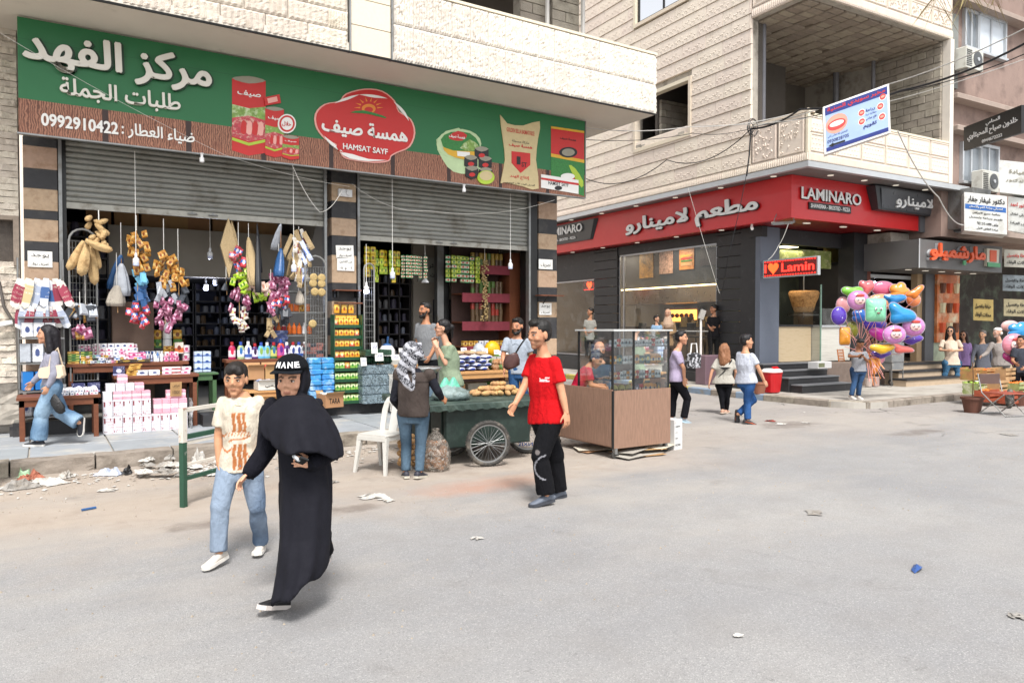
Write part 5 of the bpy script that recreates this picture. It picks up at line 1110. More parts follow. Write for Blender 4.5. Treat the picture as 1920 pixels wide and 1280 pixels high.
    # --- shoes
    if not torso_only:
        for S_ in 'lr':
            an=J['a'+S_]; fd=facing(feet.get(S_,face) if isinstance(feet,dict) else (feet if feet is not None else face)); pitch=0
            if 't'+S_ in J: fd=(J['t'+S_]-an+V(0,0,.05*s)).normalized()
            rr_,ff,uu=frame_of(fd); gz0=an-uu*.075*s
            g=G(m=0); Mx=Matrix((rr_,ff,uu)).transposed()
            def fp(x,y,z): return gz0+Mx@V(x*s,y*s,z*s)
            rings=[]
            for y,hw,h0,h1 in((-.075,.028,.012,.06),(-.06,.036,.012,.085),(-.02,.038,.012,.095),(.03,.040,.012,.085),(.08,.044,.012,.062),(.13,.045,.012,.048),(.165,.036,.012,.040),(.182,.018,.014,.028)):
                rings.append([tuple(fp(hw*math.cos(a)*(1 if math.sin(a)<0 else .9),y,(h0+h1)/2+(h1-h0)/2*math.sin(a))) for a in[2*PI*i/12 for i in range(12)]])
            g.smooth=True; g.loft(rings); painted(g,'shoe' if not barefoot else 'sandal',SHOE,t,(skin if barefoot else shoes) if not callable(shoes) else (lambda c_,n_:shoes(Mx.transposed()@(c_-gz0)/s)))
            g=G(); so_=[(-.082,.0),(-.075,.032),(-.02,.040),(.05,.043),(.11,.050),(.16,.044),(.19,.015),(.19,-.015),(.16,-.044),(.11,-.048),(.05,-.040),(-.02,-.037),(-.075,-.030)]
            g.prism([(y,x) for y,x in so_],lambda u,wv,d:tuple(fp(wv,u,d*(.028 if not barefoot else .02))),1); painted(g,'sole',SHOE,t,sole)
    if extra: extra(t,J,dict(hp=hp_,HM=HM,hs=hs,s=s,hip=hip,sh=sh,ax=ax_s,fr=fr_s,up=up,ax_h=ax_h,fr_h=fr_h))
    return t
def joints(px,base_d,ground=None,s=.95):
    """px: joint -> (x,y[,dd]) photo pixels with metres of extra depth; returns world points"""
    J={k:V(at(p[0],p[1],base_d+(p[2] if len(p)>2 else 0))) for k,p in px.items()}
    if ground is not None:   # stand the figure on the ground along its own line of sight
        z=min(J['al'].z,J['ar'].z)-.075*s; c_=V(0,0,H); k=(H-ground)/(H-z); J={a:c_+(v-c_)*k for a,v in J.items()}
    return J
# ---- woman in black abaya ----
def P(px,d,g=0,s=.95): return joints(px,d,g,s)
BK='#17171e'
def abaya(t,J,K):
    hp,HM,hs=K['hp'],K['HM'],K['hs']; up=V(0,0,1)
    # skirt
    g=G(); rings=[]
    rows=[(832,522,610,4.62,.15),(880,525,618,4.62,.16),(940,528,620,4.6,.165),(1000,528,618,4.56,.175),(1050,526,616,4.52,.19),(1090,520,614,4.50,.21),(1112,516,606,4.48,.22)]
    for y,x0,x1,d,th in rows:
        c_=at((x0+x1)/2,y,d); c_=V(c_); hw=(x1-x0)/2/FPX*d; k=(y-832)/280; n=96; ring=[]
        for i in range(n):
            a=2*PI*i/n; f=1+(.25+k)*(.02*math.sin(a*13+y*.006)+.05*math.sin(a*5+1.3+y*.006)+.14*noise.noise(V(a*2.5,y*.009,3))); ring.append(tuple(c_+RGT*math.cos(a)*hw*f+FWD*math.sin(a)*th*f+up*(max(0,(y-1000)/112)*(.085*math.cos(a)+.045+.02*math.sin(a*5)))))
        rings.append(ring)
    g.smooth=True; g.loft(rings); sk=remesh(g,.013,1,.006,.1); painted(sk,'skirt',BCL,t,BK)
    # cape of the head covering
    g=G(); rings=[]
    rows=[(742,532,586,4.56,.08),(760,514,602,4.56,.12),(778,499,619,4.56,.16),(800,489,632,4.56,.19),(820,492,640,4.55,.205),(838,503,643,4.54,.215)]
    for j_,(y,x0,x1,d,th) in enumerate(rows):
        c_=V(at((x0+x1)/2,y,d)); hw=(x1-x0)/2/FPX*d; k=j_/5; n=96
        rings.append([tuple(c_+RGT*math.cos(a)*hw*(1+k*(.03*math.sin(a*11+k)+.025*math.sin(a*17+2)))+FWD*math.sin(a)*th*(1+k*(.05*math.sin(a*11+1.5*k)+.09*math.sin(a*5+2+k)+.32*noise.noise(V(a*2.7,k*.6,7))))+up*(-.05*k*math.cos(a)+k*.025*math.sin(a*4))) for a in[2*PI*i/n for i in range(n)]])
    g.loft(rings); g.rc(hp(0,-.03,-.07),hp(0,-.02,-.17),.075*hs,.095*hs,16); g.ell(hp(0,-.036,.004),(.093*hs,.090*hs,.125*hs),18,12,HM)
    g.rc(hp(-.07,.01,-.14),hp(.05,.03,-.165),.022*hs,.026*hs,8); g.rc(hp(.05,.03,-.165),hp(.12,.0,-.12),.026*hs,.03*hs,8); [(g.rc(hp(q*.076,.022,.06),hp(q*.072,.032,-.03),.014*hs,.015*hs,8),g.rc(hp(q*.072,.032,-.03),hp(q*.050,.050,-.105),.015*hs,.017*hs,8)) for q in(-1,1)]; g.rc(hp(-.05,.05,-.118),hp(.05,.05,-.118),.016*hs,.018*hs,8); g.rc(hp(-.05,.05,-.15),hp(-.14,-.02,-.13),.03*hs,.03*hs,8); g.rc(hp(.05,.05,-.15),hp(.14,-.02,-.13),.03*hs,.03*hs,8)
    m=remesh(g,.0115,1,.006,.08); painted(m,'head_covering',BCL,t,BK)
    # cap
    g=G(); g.smooth=True; rings=[]
    for th in range(7): a=R(th*14.5); rings.append([tuple(hp(math.cos(b)*.094*math.cos(a),-.005+math.sin(b)*.108*math.cos(a),.066+.090*math.sin(a))) for b in[2*PI*i/28 for i in range(28)]])
    g.loft(rings); painted(g,'cap_crown',CLO,t,'#101216')
    g=G(); g.smooth=True; A=[];B=[]
    for i in range(15):
        b=R(28+124*i/14); x,y=math.cos(b),math.sin(b); A.append(hp(x*.093,.0+y*.105,.068)); B.append(hp(x*.098,.03+y*.150,.056+.012*(1-abs(x))))
    vs=A+B+[tuple(V(p)-K['up']*.006) for p in A+B]; n=15; fs=[(i,i+1,n+i+1,n+i) for i in range(14)]+[(2*n+i+1,2*n+i,3*n+i,3*n+i+1) for i in range(14)]+[(n+i,n+i+1,3*n+i+1,3*n+i) for i in range(14)]
    g.add(vs,fs); painted(g,'cap_brim',CLO,t,'#15181d')
    # letters round the front of the cap
    for q,ch in enumerate('MANE'):
        gv,gf,w_=glyph(ch,.035); bb=R(62+q*23); x0=min(p[0] for p in gv); x1=max(p[0] for p in gv); vs=[]
        for p in gv:
            b=bb+((p[0]-x0)/(x1-x0)-.5)*R(18); el=R(12)+p[1]/.73*R(21); k=1.02+ (.02 if p[2]>0 else 0)
            vs.append(hp(math.cos(b)*.094*math.cos(el)*k,-.005+math.sin(b)*.108*math.cos(el)*k,.066+.090*math.sin(el)*k))
        g=G(); g.add(vs,gf); painted(g,'cap_lettering',SHOE,t,'#d8d8d8')
    # phone in the hand
    g=G(); c_=V(at(566,863,4.33)); g.obox(tuple(c_),(.05,.012,.075),(R(60),R(25),0)); g.obj('phone',BLACKM,t,world=True); g=G(); g.rc(at(551,855,4.32),at(560,862,4.32),.011,.011,8); g.obj('lens_ring',TRIM,t,world=True)
px=dict(hd=(547,714,-.02),sl=(590,772,.02),sr=(508,772,.0),el=(622,846,-.05),wl=(584,868,-.2),dl=(562,864,-.26),er=(499,842,-.05),wr=(470,884,-.12),dr=(455,898,-.14),hl=(590,900),hr=(548,900),kl=(600,985,.12),kr=(545,1020,-.1),al=(611,1034,.42),ar=(528,1119,-.10),tl=(603,1052,.28),tr=(494,1133,-.22))
J=P(px,4.55); 
def slv(t,J,K):
    abaya(t,J,K)
    for S_ in 'lr':   # lace cuffs
        g=G(); d=(J['w'+S_]-J['e'+S_]).normalized(); w_=J['w'+S_]; o1=d.orthogonal().normalized(); o2=d.cross(o1); g.smooth=True
        g.loft([ellring(w_-d*.06,o1*.036,o2*.036,20),ellring(w_+d*.0,o1*.040,o2*.036,20),[tuple(V(p)+d*(.012 if i%2 else -.004)) for i,p in enumerate(ellring(w_+d*.02,o1*.044,o2*.040,20))]]); painted(g,'lace_cuff',CLO,t,'#17171c')
person('woman in a long black abaya and lettered cap striding beside the boy',J,s=.91,face=-18,look=-20,tilt=0,tuck=3,gender='f',skin='#d8a485',top=BK,bottom='#141418',shoes='#17171a',sole='#c9c1bb',hair='#0d0c0d',hairst='none',sleeve='wide',vox=.0105,hem=.1,headk=1.22,extra=slv,topm=.82,curl=.7,wrinkle=.012,handcurl={'l':1.0,'r':.5})
# ---- boy ----
def ptop_boy(c_,n_,hip,sh,ax,fr,up,s):
    q=c_-hip; x=q.dot(ax)/s; z=q.dot(up)/s; f=n_.dot(fr)
    base='#b9ae9c'
    if f>.0:
        if -.02<z<.47 and not(.20<z<.30):
            for cx,w in((-.052,.013),(-.012,.017),(.034,.014)):
                if abs(x-cx+.004*math.sin(z*40))<w: return '#a5683f'
        if .19<z<.315 and abs(x+.01)<.09:
            if abs(x*.35+z-.245-.012*math.sin(x*30))<.008 or (abs(math.sin(x*120+z*50))>.8 and .27<z<.31): return '#b7774e'
        if abs(x+.01)<.1 and .20<z<.30 and noise.noise(V(x*60,z*60,2))>.25: return '#e5d6ba'
        for cx,cz,r_ in((-.11,.08,.06),(.10,.14,.05),(.13,.27,.04)):
            u,v=x-cx,z-cz
            if abs(v-.5*u*u/r_*2-.2*u)<.010 and abs(u)<r_: return '#b27048'
    nn=noise.noise(V(x*14,z*14,5)); return mixc(base,'#d3c9b8',max(0,min(1,.5+nn)))
px=dict(hd=(442,712,-.02),sl=(484,752,.03),sr=(420,754,-.02),el=(496,822,.05),wl=(480,872,-.05),dl=(470,890,-.08),er=(409,818,-.02),wr=(411,872,-.06),dr=(413,890,-.06),hl=(472,872,.03),hr=(430,872,-.02),kl=(481,950,.0),kr=(412,952,-.14),al=(489,1018,.16),ar=(411,1036,-.16),tl=(480,1036,.0),tr=(384,1062,-.28))
def neck_trim(t,J,K):
    g=G(); pts=[]
    for i in range(17): a=PI*i/16; pts.append(J['sl'].lerp(J['sr'],.5)+K['ax']*math.cos(a)*.062*K['s']+K['fr']*(.05+.045*math.sin(a))*K['s']-K['up']*(math.sin(a)*.045-.022)*K['s'])
    g.tube(pts,.005,6); painted(g,'collar_trim',CLO,t,'#e0cfb0')
person('boy in a beige t-shirt with orange stripes walking beside the woman in black',P(px,5.42),s=.845,face=-14,look=-14,tuck=6,skin='#c08e6c',top='#bfb4a2',bottom=('#475a72','#8492a3'),shoes='#c9c2b8',sole='#dcd8d0',hair='#1b1512',hairst='fringe',vox=.0095,hem=.05,paint_top=ptop_boy,flare=1.15,wrinkle=.012,headk=1.24,topm=1.04,extra=neck_trim,leg_r=1.05)
# ---- man in red ----
def ptop_red(c_,n_,hip,sh,ax,fr,up,s):
    q=c_-hip; x=q.dot(ax)/s; z=q.dot(up)/s
    if n_.dot(fr)>0 and .045<-x<.125+.0 and (.325<z<.345 or .355<z<.362) and noise.noise(V(x*90,z*90,1))>-.25: return '#e8dcdc'
    return '#b81319'
def pbot_red(J):
    def f(c_,n_):
        kl=J['kl']; q=c_-kl
        u=q.dot(RGT); v=q.z
        if n_.dot(FWD)<.1 and abs(math.hypot(u-.06,v+.10)-.115)<.007 and u<.055 and q.dot(FWD)<.04: return '#8f8f94'
        if n_.dot(FWD)<.1 and (u+.03)**2*1.2+(v-.045)**2<.0006: return '#6a6462'
        return '#131316'
    return f
px=dict(hd=(1011,628,-.02),sl=(1039,678,-.10),sr=(1001,674,.14),el=(1053,734,-.14),wl=(1062,774,-.18),dl=(1064,795,-.2),er=(984,722,.06),wr=(966,757,-.08),dr=(957,772,-.12),hl=(1037,778,-.06),hr=(1012,778,.08),kl=(1013,854,-.14),kr=(1041,856,.10),al=(1024,928,-.14),ar=(1047,920,.16),tl=(1000,944,-.2),tr=(1028,936,.1))
person('man in a red t-shirt and black trousers walking past the green cart',P(px,7.2),s=1.03,face=-58,look=-52,tuck=6,skin='#bd8a6a',top='#b81319',bottom='#131316',shoes='#5d6470',sole='#3a3d44',hair='#15120f',hairst='quiff',vox=.0105,hem=.075,headk=1.2,paint_top=ptop_red,paint_bottom=pbot_red,flare=1.35,leg_r=1.12,wrinkle=.010,topm=1.08,beard=.35,fat=1.06)
# ---- man in the chequered headscarf ----
def kef(t,J,K):
    hp,HM,hs,s=K['hp'],K['HM'],K['hs'],K['s']
    g=G(); g.ell(hp(0,-.01,.045),(.098*hs,.108*hs,.094*hs),18,10,HM); g.rc(hp(-.075,-.02,.0),hp(.075,-.02,.0),.062*hs,.062*hs,12); g.rc(hp(0,-.05,-.02),hp(.01,-.08,-.12),.085*hs,.06*hs,12)
    for i in range(5): g.rc(hp(-.09,.02,.0+i*.022),hp(.09,-.0,.03+i*.02),.017*hs,.017*hs,6)
    c0=V(hp(.0,-.10,-.06)); c1=V(at(762,700,8.05)); c2=V(at(777,722,8.02)); c3=V(at(774,713,8.0))
    def pk(c_,n_):
        q=HM.transposed()@(c_-K['hp'](0,0,0)); u=math.atan2(q.x,-q.y)*.1; k=math.sin((q.z+u*.6)*300)*math.sin((q.x*1.2-q.z*.7)*300)
        return '#202127' if k>-.25 and (math.sin(q.z*55+q.x*40)>-.35) else '#adaeb4'
    m=remesh(g,.009,1,.004,.03); painted(m,'headscarf',CLO,t,pk)
    g=G(); pts=[(758,672,7.98,.05),(752,690,7.98,.06),(756,706,8.0,.055),(765,722,7.98,.040),(773,732,7.99,.016)]; rings=[]
    for i,(x,y,d,r_) in enumerate(pts): c_=V(at(x,y,d)); rings.append(ellring(c_,(RGT*.95+V(0,0,.3)).normalized()*r_,FWD*.022,14))
    g.loft(rings); g.rc(at(757,668,8.0),at(785,650,8.05),.035,.03,8); g.rc(at(775,690,8.0),at(776,728,7.99),.022,.012,8)
    m=remesh(g,.009,1,.008,.03); painted(m,'scarf_tail',CLO,t,pk)
    # vest over the jumper
    g=G(); hip,sh,ax,fr,up=K['hip'],K['sh'],K['ax'],K['fr'],K['up']; rings=[]
    for a_,hw,hd in((-.10,.190,.140),(0,.192,.142),(.3,.182,.135),(.62,.186,.14),(.86,.19,.13),(.98,.175,.105),(1.06,.10,.08)): c_=hip+(sh-hip)*a_; rings.append(ellring(c_,ax*hw*s,fr*hd*s,20,2.4))
    g.loft(rings); 
    for S_ in 'lr': g.rc(J['s'+S_],J['s'+S_].lerp(J['e'+S_],.12),.074*s,.070*s,12)
    m=remesh(g,.0115,2,.007,.12)
    def pv(c_,n_):
        z=(c_-hip).dot(up)/(sh-hip).length; return '#2b2522' if abs(z-.80)<.018 else mixc('#403834','#4d4541',.5+.5*noise.noise(c_*9))
    painted(m,'vest',CLO,t,pv)
px=dict(hd=(773,664,0),sl=(748,700,.02),sr=(805,702,-.02),el=(738,748,.04),wl=(752,768,.30),er=(820,732,.0),wr=(828,746,.14),dr=(838,752,.2),hl=(758,772),hr=(792,773),kl=(762,832,.03),kr=(789,832,.0),al=(761,884,.0),ar=(786,884,-.03),tl=(757,890,.14),tr=(800,890,.12))
person('man in a brown vest and chequered headscarf standing back-turned at the cart',P(px,8.2),s=.95,face=165,look=160,skin='#b07a58',top='#23242b',bottom=('#2c3d4b','#54697a'),shoes='#2b2b35',sole='#b6b0a2',hairst='none',sleeve='long',vox=.011,hem=.05,extra=kef,leg_r=.98,blind=True,curl=.9)
# ---- girl on the pavement ----
def girlx(t,J,K):
    g=G(); c_=V(at(97,696,9.62)); g.loft([[tuple(c_+RGT*x*k+FWD*y+V(0,0,z)) for x,z in((-.16,-.06),(-.14,-.085),(.14,-.085),(.17,-.05),(.15,.07),(.13,.085),(-.12,.05),(-.15,.03))] for y,k in((-.045,.93),(-.03,1),(.03,1),(.045,.93))]); g.obj('handbag',mat('cream leather','#d8c3a8',.5,.06,8),t,world=True)
    g=G(); g.tube([at(92,690,9.6),at(96,668,9.62),at(108,652,9.66),at(118,688,9.72)],.011,6); g.obj('bag_strap',MATS['cream leather'],t,world=True)
px=dict(hd=(87,628),sl=(103,664,-.12),sr=(92,664,.16),el=(102,702,-.16),wl=(91,724,-.18),er=(78,700,.14),wr=(62,716,.1),dr=(54,726,.1),hl=(102,722,-.08),hr=(92,722,.1),kl=(78,775,-.06),kr=(114,772,.08),al=(72,826,-.06),ar=(148,792,.1),tl=(55,833,-.08),tr=(146,815,.08))
person('long-haired young woman in wide blue jeans walking left with a cream handbag',P(px,9.85,.16),s=.95,face=-85,look=-85,gender='f',skin='#c08e70',top='#8c8c99',bottom=('#54718d','#8fa8bd'),shoes='#23242b',sole='#d6d2ca',hair='#141016',hairst='long',sleeve='long',vox=.013,flare=1.6,leg_r=1.15,extra=girlx,wrinkle=.009,hem=.0)
bg_=thing('plastic_bag','thin black plastic bag held by the young woman on the pavement','bag',at(103,750,9.6)); g=G(); q=V(at(96,728,9.62)); rings=[]
for z,r_ in((0,.015),(-.06,.03),(-.12,.055),(-.22,.075),(-.30,.06),(-.33,.02)): rings.append([tuple(q+RGT*(math.cos(a)*r_*(1+.3*math.sin(3*a+z*20))+(-z)*.35)+FWD*math.sin(a)*r_*.5+V(0,0,z)) for a in[2*PI*i/14 for i in range(14)]])
g.smooth=True; g.loft(rings); g.obj('bag_body',mat('black plastic film','#1d1c1c',.3,.2,20,.8,40),bg_,world=True)
# ---- woman in green tee ----
px=dict(hd=(829,616),sl=(846,652,-.12),sr=(833,652,.16),el=(836,682,-.16),wl=(819,648,-.14),dl=(814,636,-.1),er=(826,678,.12),wr=(815,646,.05),dr=(812,634,.04),hl=(850,712,-.09),hr=(840,712,.09),kl=(848,758,-.08),kr=(842,758,.08),al=(850,791,-.08),ar=(842,790,.08))
person('woman in a sage green t-shirt with tied hair, hands at her mouth',P(px,11.9,.16),s=1.03,face=-85,look=-85,gender='f',skin='#c4957a',top='#7f8d76',bottom='#2c3038',shoes='#33302f',hair='#141112',hairst='bun',vox=.014,fat=1.15,hem=.10,topm=1.12,glasses='clear',wrinkle=.012,curl=1.2)
# ---- shopkeeper ----
px=dict(hd=(797,582),sl=(813,612,-.08),sr=(785,611,.1),el=(818,645,-.1),wl=(806,668,-.22),er=(783,645,.1),wr=(795,665,-.05),hl=(812,668,-.05),hr=(794,668,.06),kl=(812,715,-.05),kr=(796,715,.05),al=(812,755,-.05),ar=(797,755,.05))
person('bearded shopkeeper in a grey t-shirt standing inside the right-hand shop',P(px,14.0,.36),s=1.02,face=-40,look=-55,skin='#a87556',top='#77797b',bottom='#17181c',shoes='#222222',hair='#120f0d',beard=.9,vox=.016,fat=1.12)
# ---- man with shoulder bag ----
def bagx(t,J,K):
    g=G(); c_=V(at(959,676,10.72)); rings=[]; 
    for z,r_ in((.10,.05),(.08,.09),(.0,.12),(-.08,.12),(-.12,.06)): rings.append([tuple(c_+RGT*math.cos(a)*r_*(1-.1*abs(math.sin(a)))+FWD*math.sin(a)*.05+V(0,0,z+.2*math.cos(a)*.1)) for a in[2*PI*i/12 for i in range(12)]])
    g.smooth=True; g.loft(rings); g.obj('shoulder_bag',mat('brown leather','#4b2e2a',.45,.2,12,.3,60),t,world=True)
    g=G(); g.tube([at(966,664,10.72),at(974,650,10.72),at(984,636,10.82),at(988,630,10.95)],.014,5); g.obj('bag_strap',BLACKM,t,world=True)
    g=G(); 
    for q in(-1,1): g.add([K['sh']+K['ax']*q*.0+K['fr']*.105*K['s']+K['up']*-.03,K['sh']+K['ax']*q*.075+K['fr']*.07*K['s']+K['up']*.045,K['sh']+K['ax']*q*.05+K['fr']*.11*K['s']-K['up']*.06],[(0,1,2)])
    g.obj('shirt_collar',mat('grey polo cloth','#9aa2ac',.9,.05),t,world=True)
px=dict(hd=(970,612),sl=(989,640,-.02),sr=(950,638,.06),el=(996,668,.0),wl=(992,700,-.02),er=(943,668,.02),wr=(946,692,-.12),dr=(944,704,-.16),hl=(985,694,0),hr=(963,694,.04),kl=(986,745,0),kr=(965,745,.02),al=(987,790,0),ar=(966,790,.02))
person('bearded man in a grey polo shirt with a brown shoulder bag behind the cart',P(px,10.95,.16),s=.97,face=-22,look=-25,tuck=8,skin='#b98263',top='#9aa2ac',bottom=('#27466f','#466f9b'),shoes='#222222',hair='#14100e',hairst='quiff',beard=.9,vox=.013,extra=bagx)
# ---- kiosk people ----
px=dict(hd=(1117,674),sl=(1104,694,-.12),sr=(1098,692,.16),el=(1108,722,-.16),wl=(1126,726,-.16),er=(1106,720,.14),wr=(1122,722,.12),hl=(1077,738,-.08),hr=(1075,738,.1),kl=(1112,752,-.1),kr=(1112,752,.1),al=(1108,798,-.1),ar=(1108,798,.1))
person('man in a dark red t-shirt crouching over behind the glass kiosk',P(px,12.0,0),s=1.06,face=80,look=70,tuck=35,skin='#a97557',top='#9c1530',bottom='#24252b',hair='#14100e',vox=.016)
px=dict(hd=(1124,656),sl=(1146,684,0),sr=(1105,684,0),el=(1150,716,0),wl=(1140,738,-.2),er=(1101,716,0),wr=(1112,738,-.2),hl=(1135,740,0),hr=(1115,740,0),kl=(1137,748,-.35),kr=(1113,748,-.35),al=(1137,796,-.3),ar=(1113,796,-.3))
person('bald older man with glasses and grey beard seated behind the glass kiosk',P(px,12.8,0),s=1.08,face=10,look=15,tuck=12,skin='#b5866a',top='#3e4a57',bottom='#2a2b30',hair='#8f8a86',hairst='bald',beard=.6,glasses='clear',sleeve='long',vox=.016)
# ---- pedestrians by the restaurant ----
px=dict(hd=(1278,634),sl=(1272,660,.16),sr=(1266,662,-.14),el=(1276,690,.16),wl=(1282,708,.14),er=(1282,690,-.18),wr=(1283,713,-.16),hl=(1268,708,.09),hr=(1268,708,-.08),kl=(1262,748,.1),kr=(1289,747,-.06),al=(1260,782,.1),ar=(1282,784,-.06),tr=(1297,793,-.06))
person('person in a pale purple t-shirt and black trousers walking right behind the kiosk',P(px,12.6),s=.95,face=95,look=80,skin='#c08d6f',top='#a296ad',bottom='#141418',shoes='#8b979f',sole='#a9c4d2',hair='#131012',hairst='short',vox=.014,fat=1.15,flare=1.25,hem=.08)
px=dict(hd=(1359,656),sl=(1345,676,.03),sr=(1373,677,-.03),el=(1334,698,.0),wl=(1330,717,-.02),er=(1380,698,-.03),wr=(1377,714,.1),hl=(1348,714,.02),hr=(1366,714,-.02),kl=(1353,745,.0),kr=(1364,745,.0),al=(1355,768,-.05),ar=(1362,768,.1))
def strapx(t,J,K):
    g=G(); f=K['fr']; g.tube([tuple(K['sh']+K['ax']*.13-f*.06+V(0,0,.03)),tuple(K['hip'].lerp(K['sh'],.5)-f*.135),tuple(K['hip']-K['ax']*.17-f*.07)],.012,5); g.obj('bag_strap',BLACKM,t,world=True)
    g=G(); g.add([tuple(K['hip'].lerp(K['sh'],.62)-f*.15+K['ax']*x+K['up']*z) for x,z in((-.12,.03),(.12,.03),(0,-.03))],[(0,2,1)]); g.obj('open_back',BLACKM,t,world=True)
person('woman with long curly light-brown hair in a pale top and black leggings walking away',P(px,14.0),s=.87,face=165,look=160,gender='f',skin='#bd8c70',top='#aaa69c',bottom='#121216',shoes='#b98e77',sole='#c9b3a0',hair='#8a5f42',hairst='curly',vox=.013,fat=1.2,leg_r=.9,blind=True,extra=strapx,topm=1.08)
px=dict(hd=(1400,641),sl=(1386,664,.10),sr=(1410,667,-.12),el=(1385,692,.15),wl=(1388,712,.1),er=(1422,690,-.15),wr=(1433,714,-.12),dr=(1440,726,-.1),hl=(1391,712,.07),hr=(1407,712,-.06),kl=(1412,750,.06),kr=(1401,752,-.06),al=(1384,776,.05),ar=(1402,787,-.06),tl=(1384,796,.05),tr=(1419,796,-.08))
person('man in a white t-shirt and dark blue jeans walking away to the right',P(px,12.5),s=.97,face=118,look=105,skin='#c18f70',top='#b4b8c2',bottom=('#1d3a63','#33588c'),shoes=lambda q:('#c9581f' if abs(q.z-.035)<.012 and abs(q.y-.05)<.08 else '#2a2a2e'),sole='#2b2b2b',hair='#131012',hairst='short',vox=.014,fat=1.12,flare=1.1,topm=1.06)
px=dict(hd=(1613,644,-.04),sl=(1622,662,-.02),sr=(1598,662,.02),el=(1627,678,-.02),wl=(1619,668,-.22),er=(1592,668,-.02),wr=(1608,668,-.2),hl=(1617,692),hr=(1602,692),kl=(1612,716,.05),kr=(1602,716,-.05),al=(1609,742,.05),ar=(1596,742,-.05))
def phx(t,J,K): g=G(); g.obox(tuple((J['wl']+J['wr'])/2+K['fr']*.05),(.07,.012,.13),(R(40),0,LA)); g.obj('phone',BLACKM,t,world=True)
person('boy in a grey t-shirt and jeans looking at his phone under balloons',P(px,15.6,.15),s=.82,face=35,look=45,tuck=35,skin='#8d5f43',top='#85868a',bottom=('#22344d','#3c587c'),shoes='#c4bcb4',sole='#d8d2cc',hair='#14100f',hairst='short',vox=.013,fat=1.15,leg_r=1.1,extra=phx,headk=1.05)
px=dict(hd=(1782,621),sl=(1797,640),sr=(1768,640),el=(1804,656,-.02),wl=(1788,657,-.2),er=(1762,656,-.02),wr=(1776,657,-.2),hl=(1794,680),hr=(1775,680),kl=(1796,698,-.0),kr=(1773,698,-.0),al=(1794,711),ar=(1769,711))
person('woman in a beige top and dark sunglasses standing with folded hands',P(px,20.6,.15),s=.97,face=-8,look=-8,gender='f',skin='#c39679',top='#cbb9a6',bottom=('#31536f','#4c7594'),shoes='#2a2322',sole='#2a2322',hair='#15100f',hairst='long',vox=.015,fat=1.25,glasses='dark',hem=.06,leg_r=1.12)
px=dict(hd=(1807,628),sl=(1818,645),sr=(1799,645),el=(1822,664),wl=(1818,680),er=(1797,664),wr=(1800,680),hl=(1815,682),hr=(1802,682),kl=(1814,694),kr=(1803,694),al=(1813,705),ar=(1804,705))
person('young woman in a purple shirt and black trousers behind the woman in sunglasses',P(px,21.4,.15),s=.92,face=-15,look=-20,gender='f',skin='#b88a6f',top='#8d739f',bottom='#17171c',shoes='#222222',hair='#2a1a16',hairst='long',vox=.016,glasses='dark',sleeve='long')
def suitx(t,J,K):
    g=G(); hip,sh,ax,fr,up,s=K['hip'],K['sh'],K['ax'],K['fr'],K['up'],K['s']; o=lambda x,z,f=.128:tuple(hip+(sh-hip)*z+ax*x*s+fr*f*s)
    g.add([o(-.05,.95,.10),o(.05,.95,.10),o(.04,.3,.14),o(-.04,.3,.14)],[(0,1,2,3)]); g.obj('shirt_front',mat('pale blue shirt','#b9c7d6',.8,.05),t,world=True); g=G(); g.tube([o(-.13,.02,.10),o(0,.02,.15),o(.13,.02,.10)],.014,5); g.obj('belt',BLACKM,t,world=True)
px=dict(hd=(1842,628),sl=(1855,646,.05),sr=(1829,648),el=(1860,668,.05),wl=(1858,688,.05),er=(1824,668),wr=(1822,688,-.1),hl=(1850,684),hr=(1836,684),kl=(1851,698),kr=(1834,698),al=(1850,710),ar=(1832,710))
person('man in a dark grey suit walking behind the white-capped old man',P(px,20.6,.15),s=.98,face=-25,look=-20,skin='#a98368',top='#55575f',bottom='#4d4f57',shoes='#222222',hair='#5b5652',hairst='short',sleeve='long',vox=.016,fat=1.1,hem=.12,topm=1.1)
px=dict(hd=(1870,624),sl=(1892,645,0),sr=(1860,645),el=(1898,668),wl=(1890,690),er=(1850,662),wr=(1840,668,-.15),hl=(1884,678),hr=(1869,678),kl=(1887,700),kr=(1868,700),al=(1888,722),ar=(1866,722))
def capx(t,J,K):
    suitx(t,J,K); g=G(); g.smooth=True; g.ell(K['hp'](0,-.01,.075),(.088,.1,.055),14,8,K['HM']); g.obj('white_cap',WHT,t,world=True)
person('old man in a white cap and grey suit walking by the fruit boxes',P(px,19.4,.15),s=.97,face=-25,look=-50,skin='#b9907a',top='#8a837e',bottom='#6d6c69',shoes='#333333',hair='#c9c5c0',hairst='bald',sleeve='long',vox=.016,fat=1.25,hem=.1,extra=capx,beard=.3)
px=dict(hd=(1915,640),sl=(1930,655),sr=(1902,655),el=(1934,680),wl=(1920,690,-.3),er=(1898,676),wr=(1905,682,-.3),hl=(1922,694),hr=(1906,694),kl=(1922,728),kr=(1904,728),al=(1921,762),ar=(1903,762))
person('balloon seller in dark clothes hidden behind the balloons at the right edge',P(px,16.4,None),s=.95,face=-30,look=-30,skin='#a9795c',top='#3a3d45',bottom='#17171b',shoes='#222222',hairst='short',vox=.018)
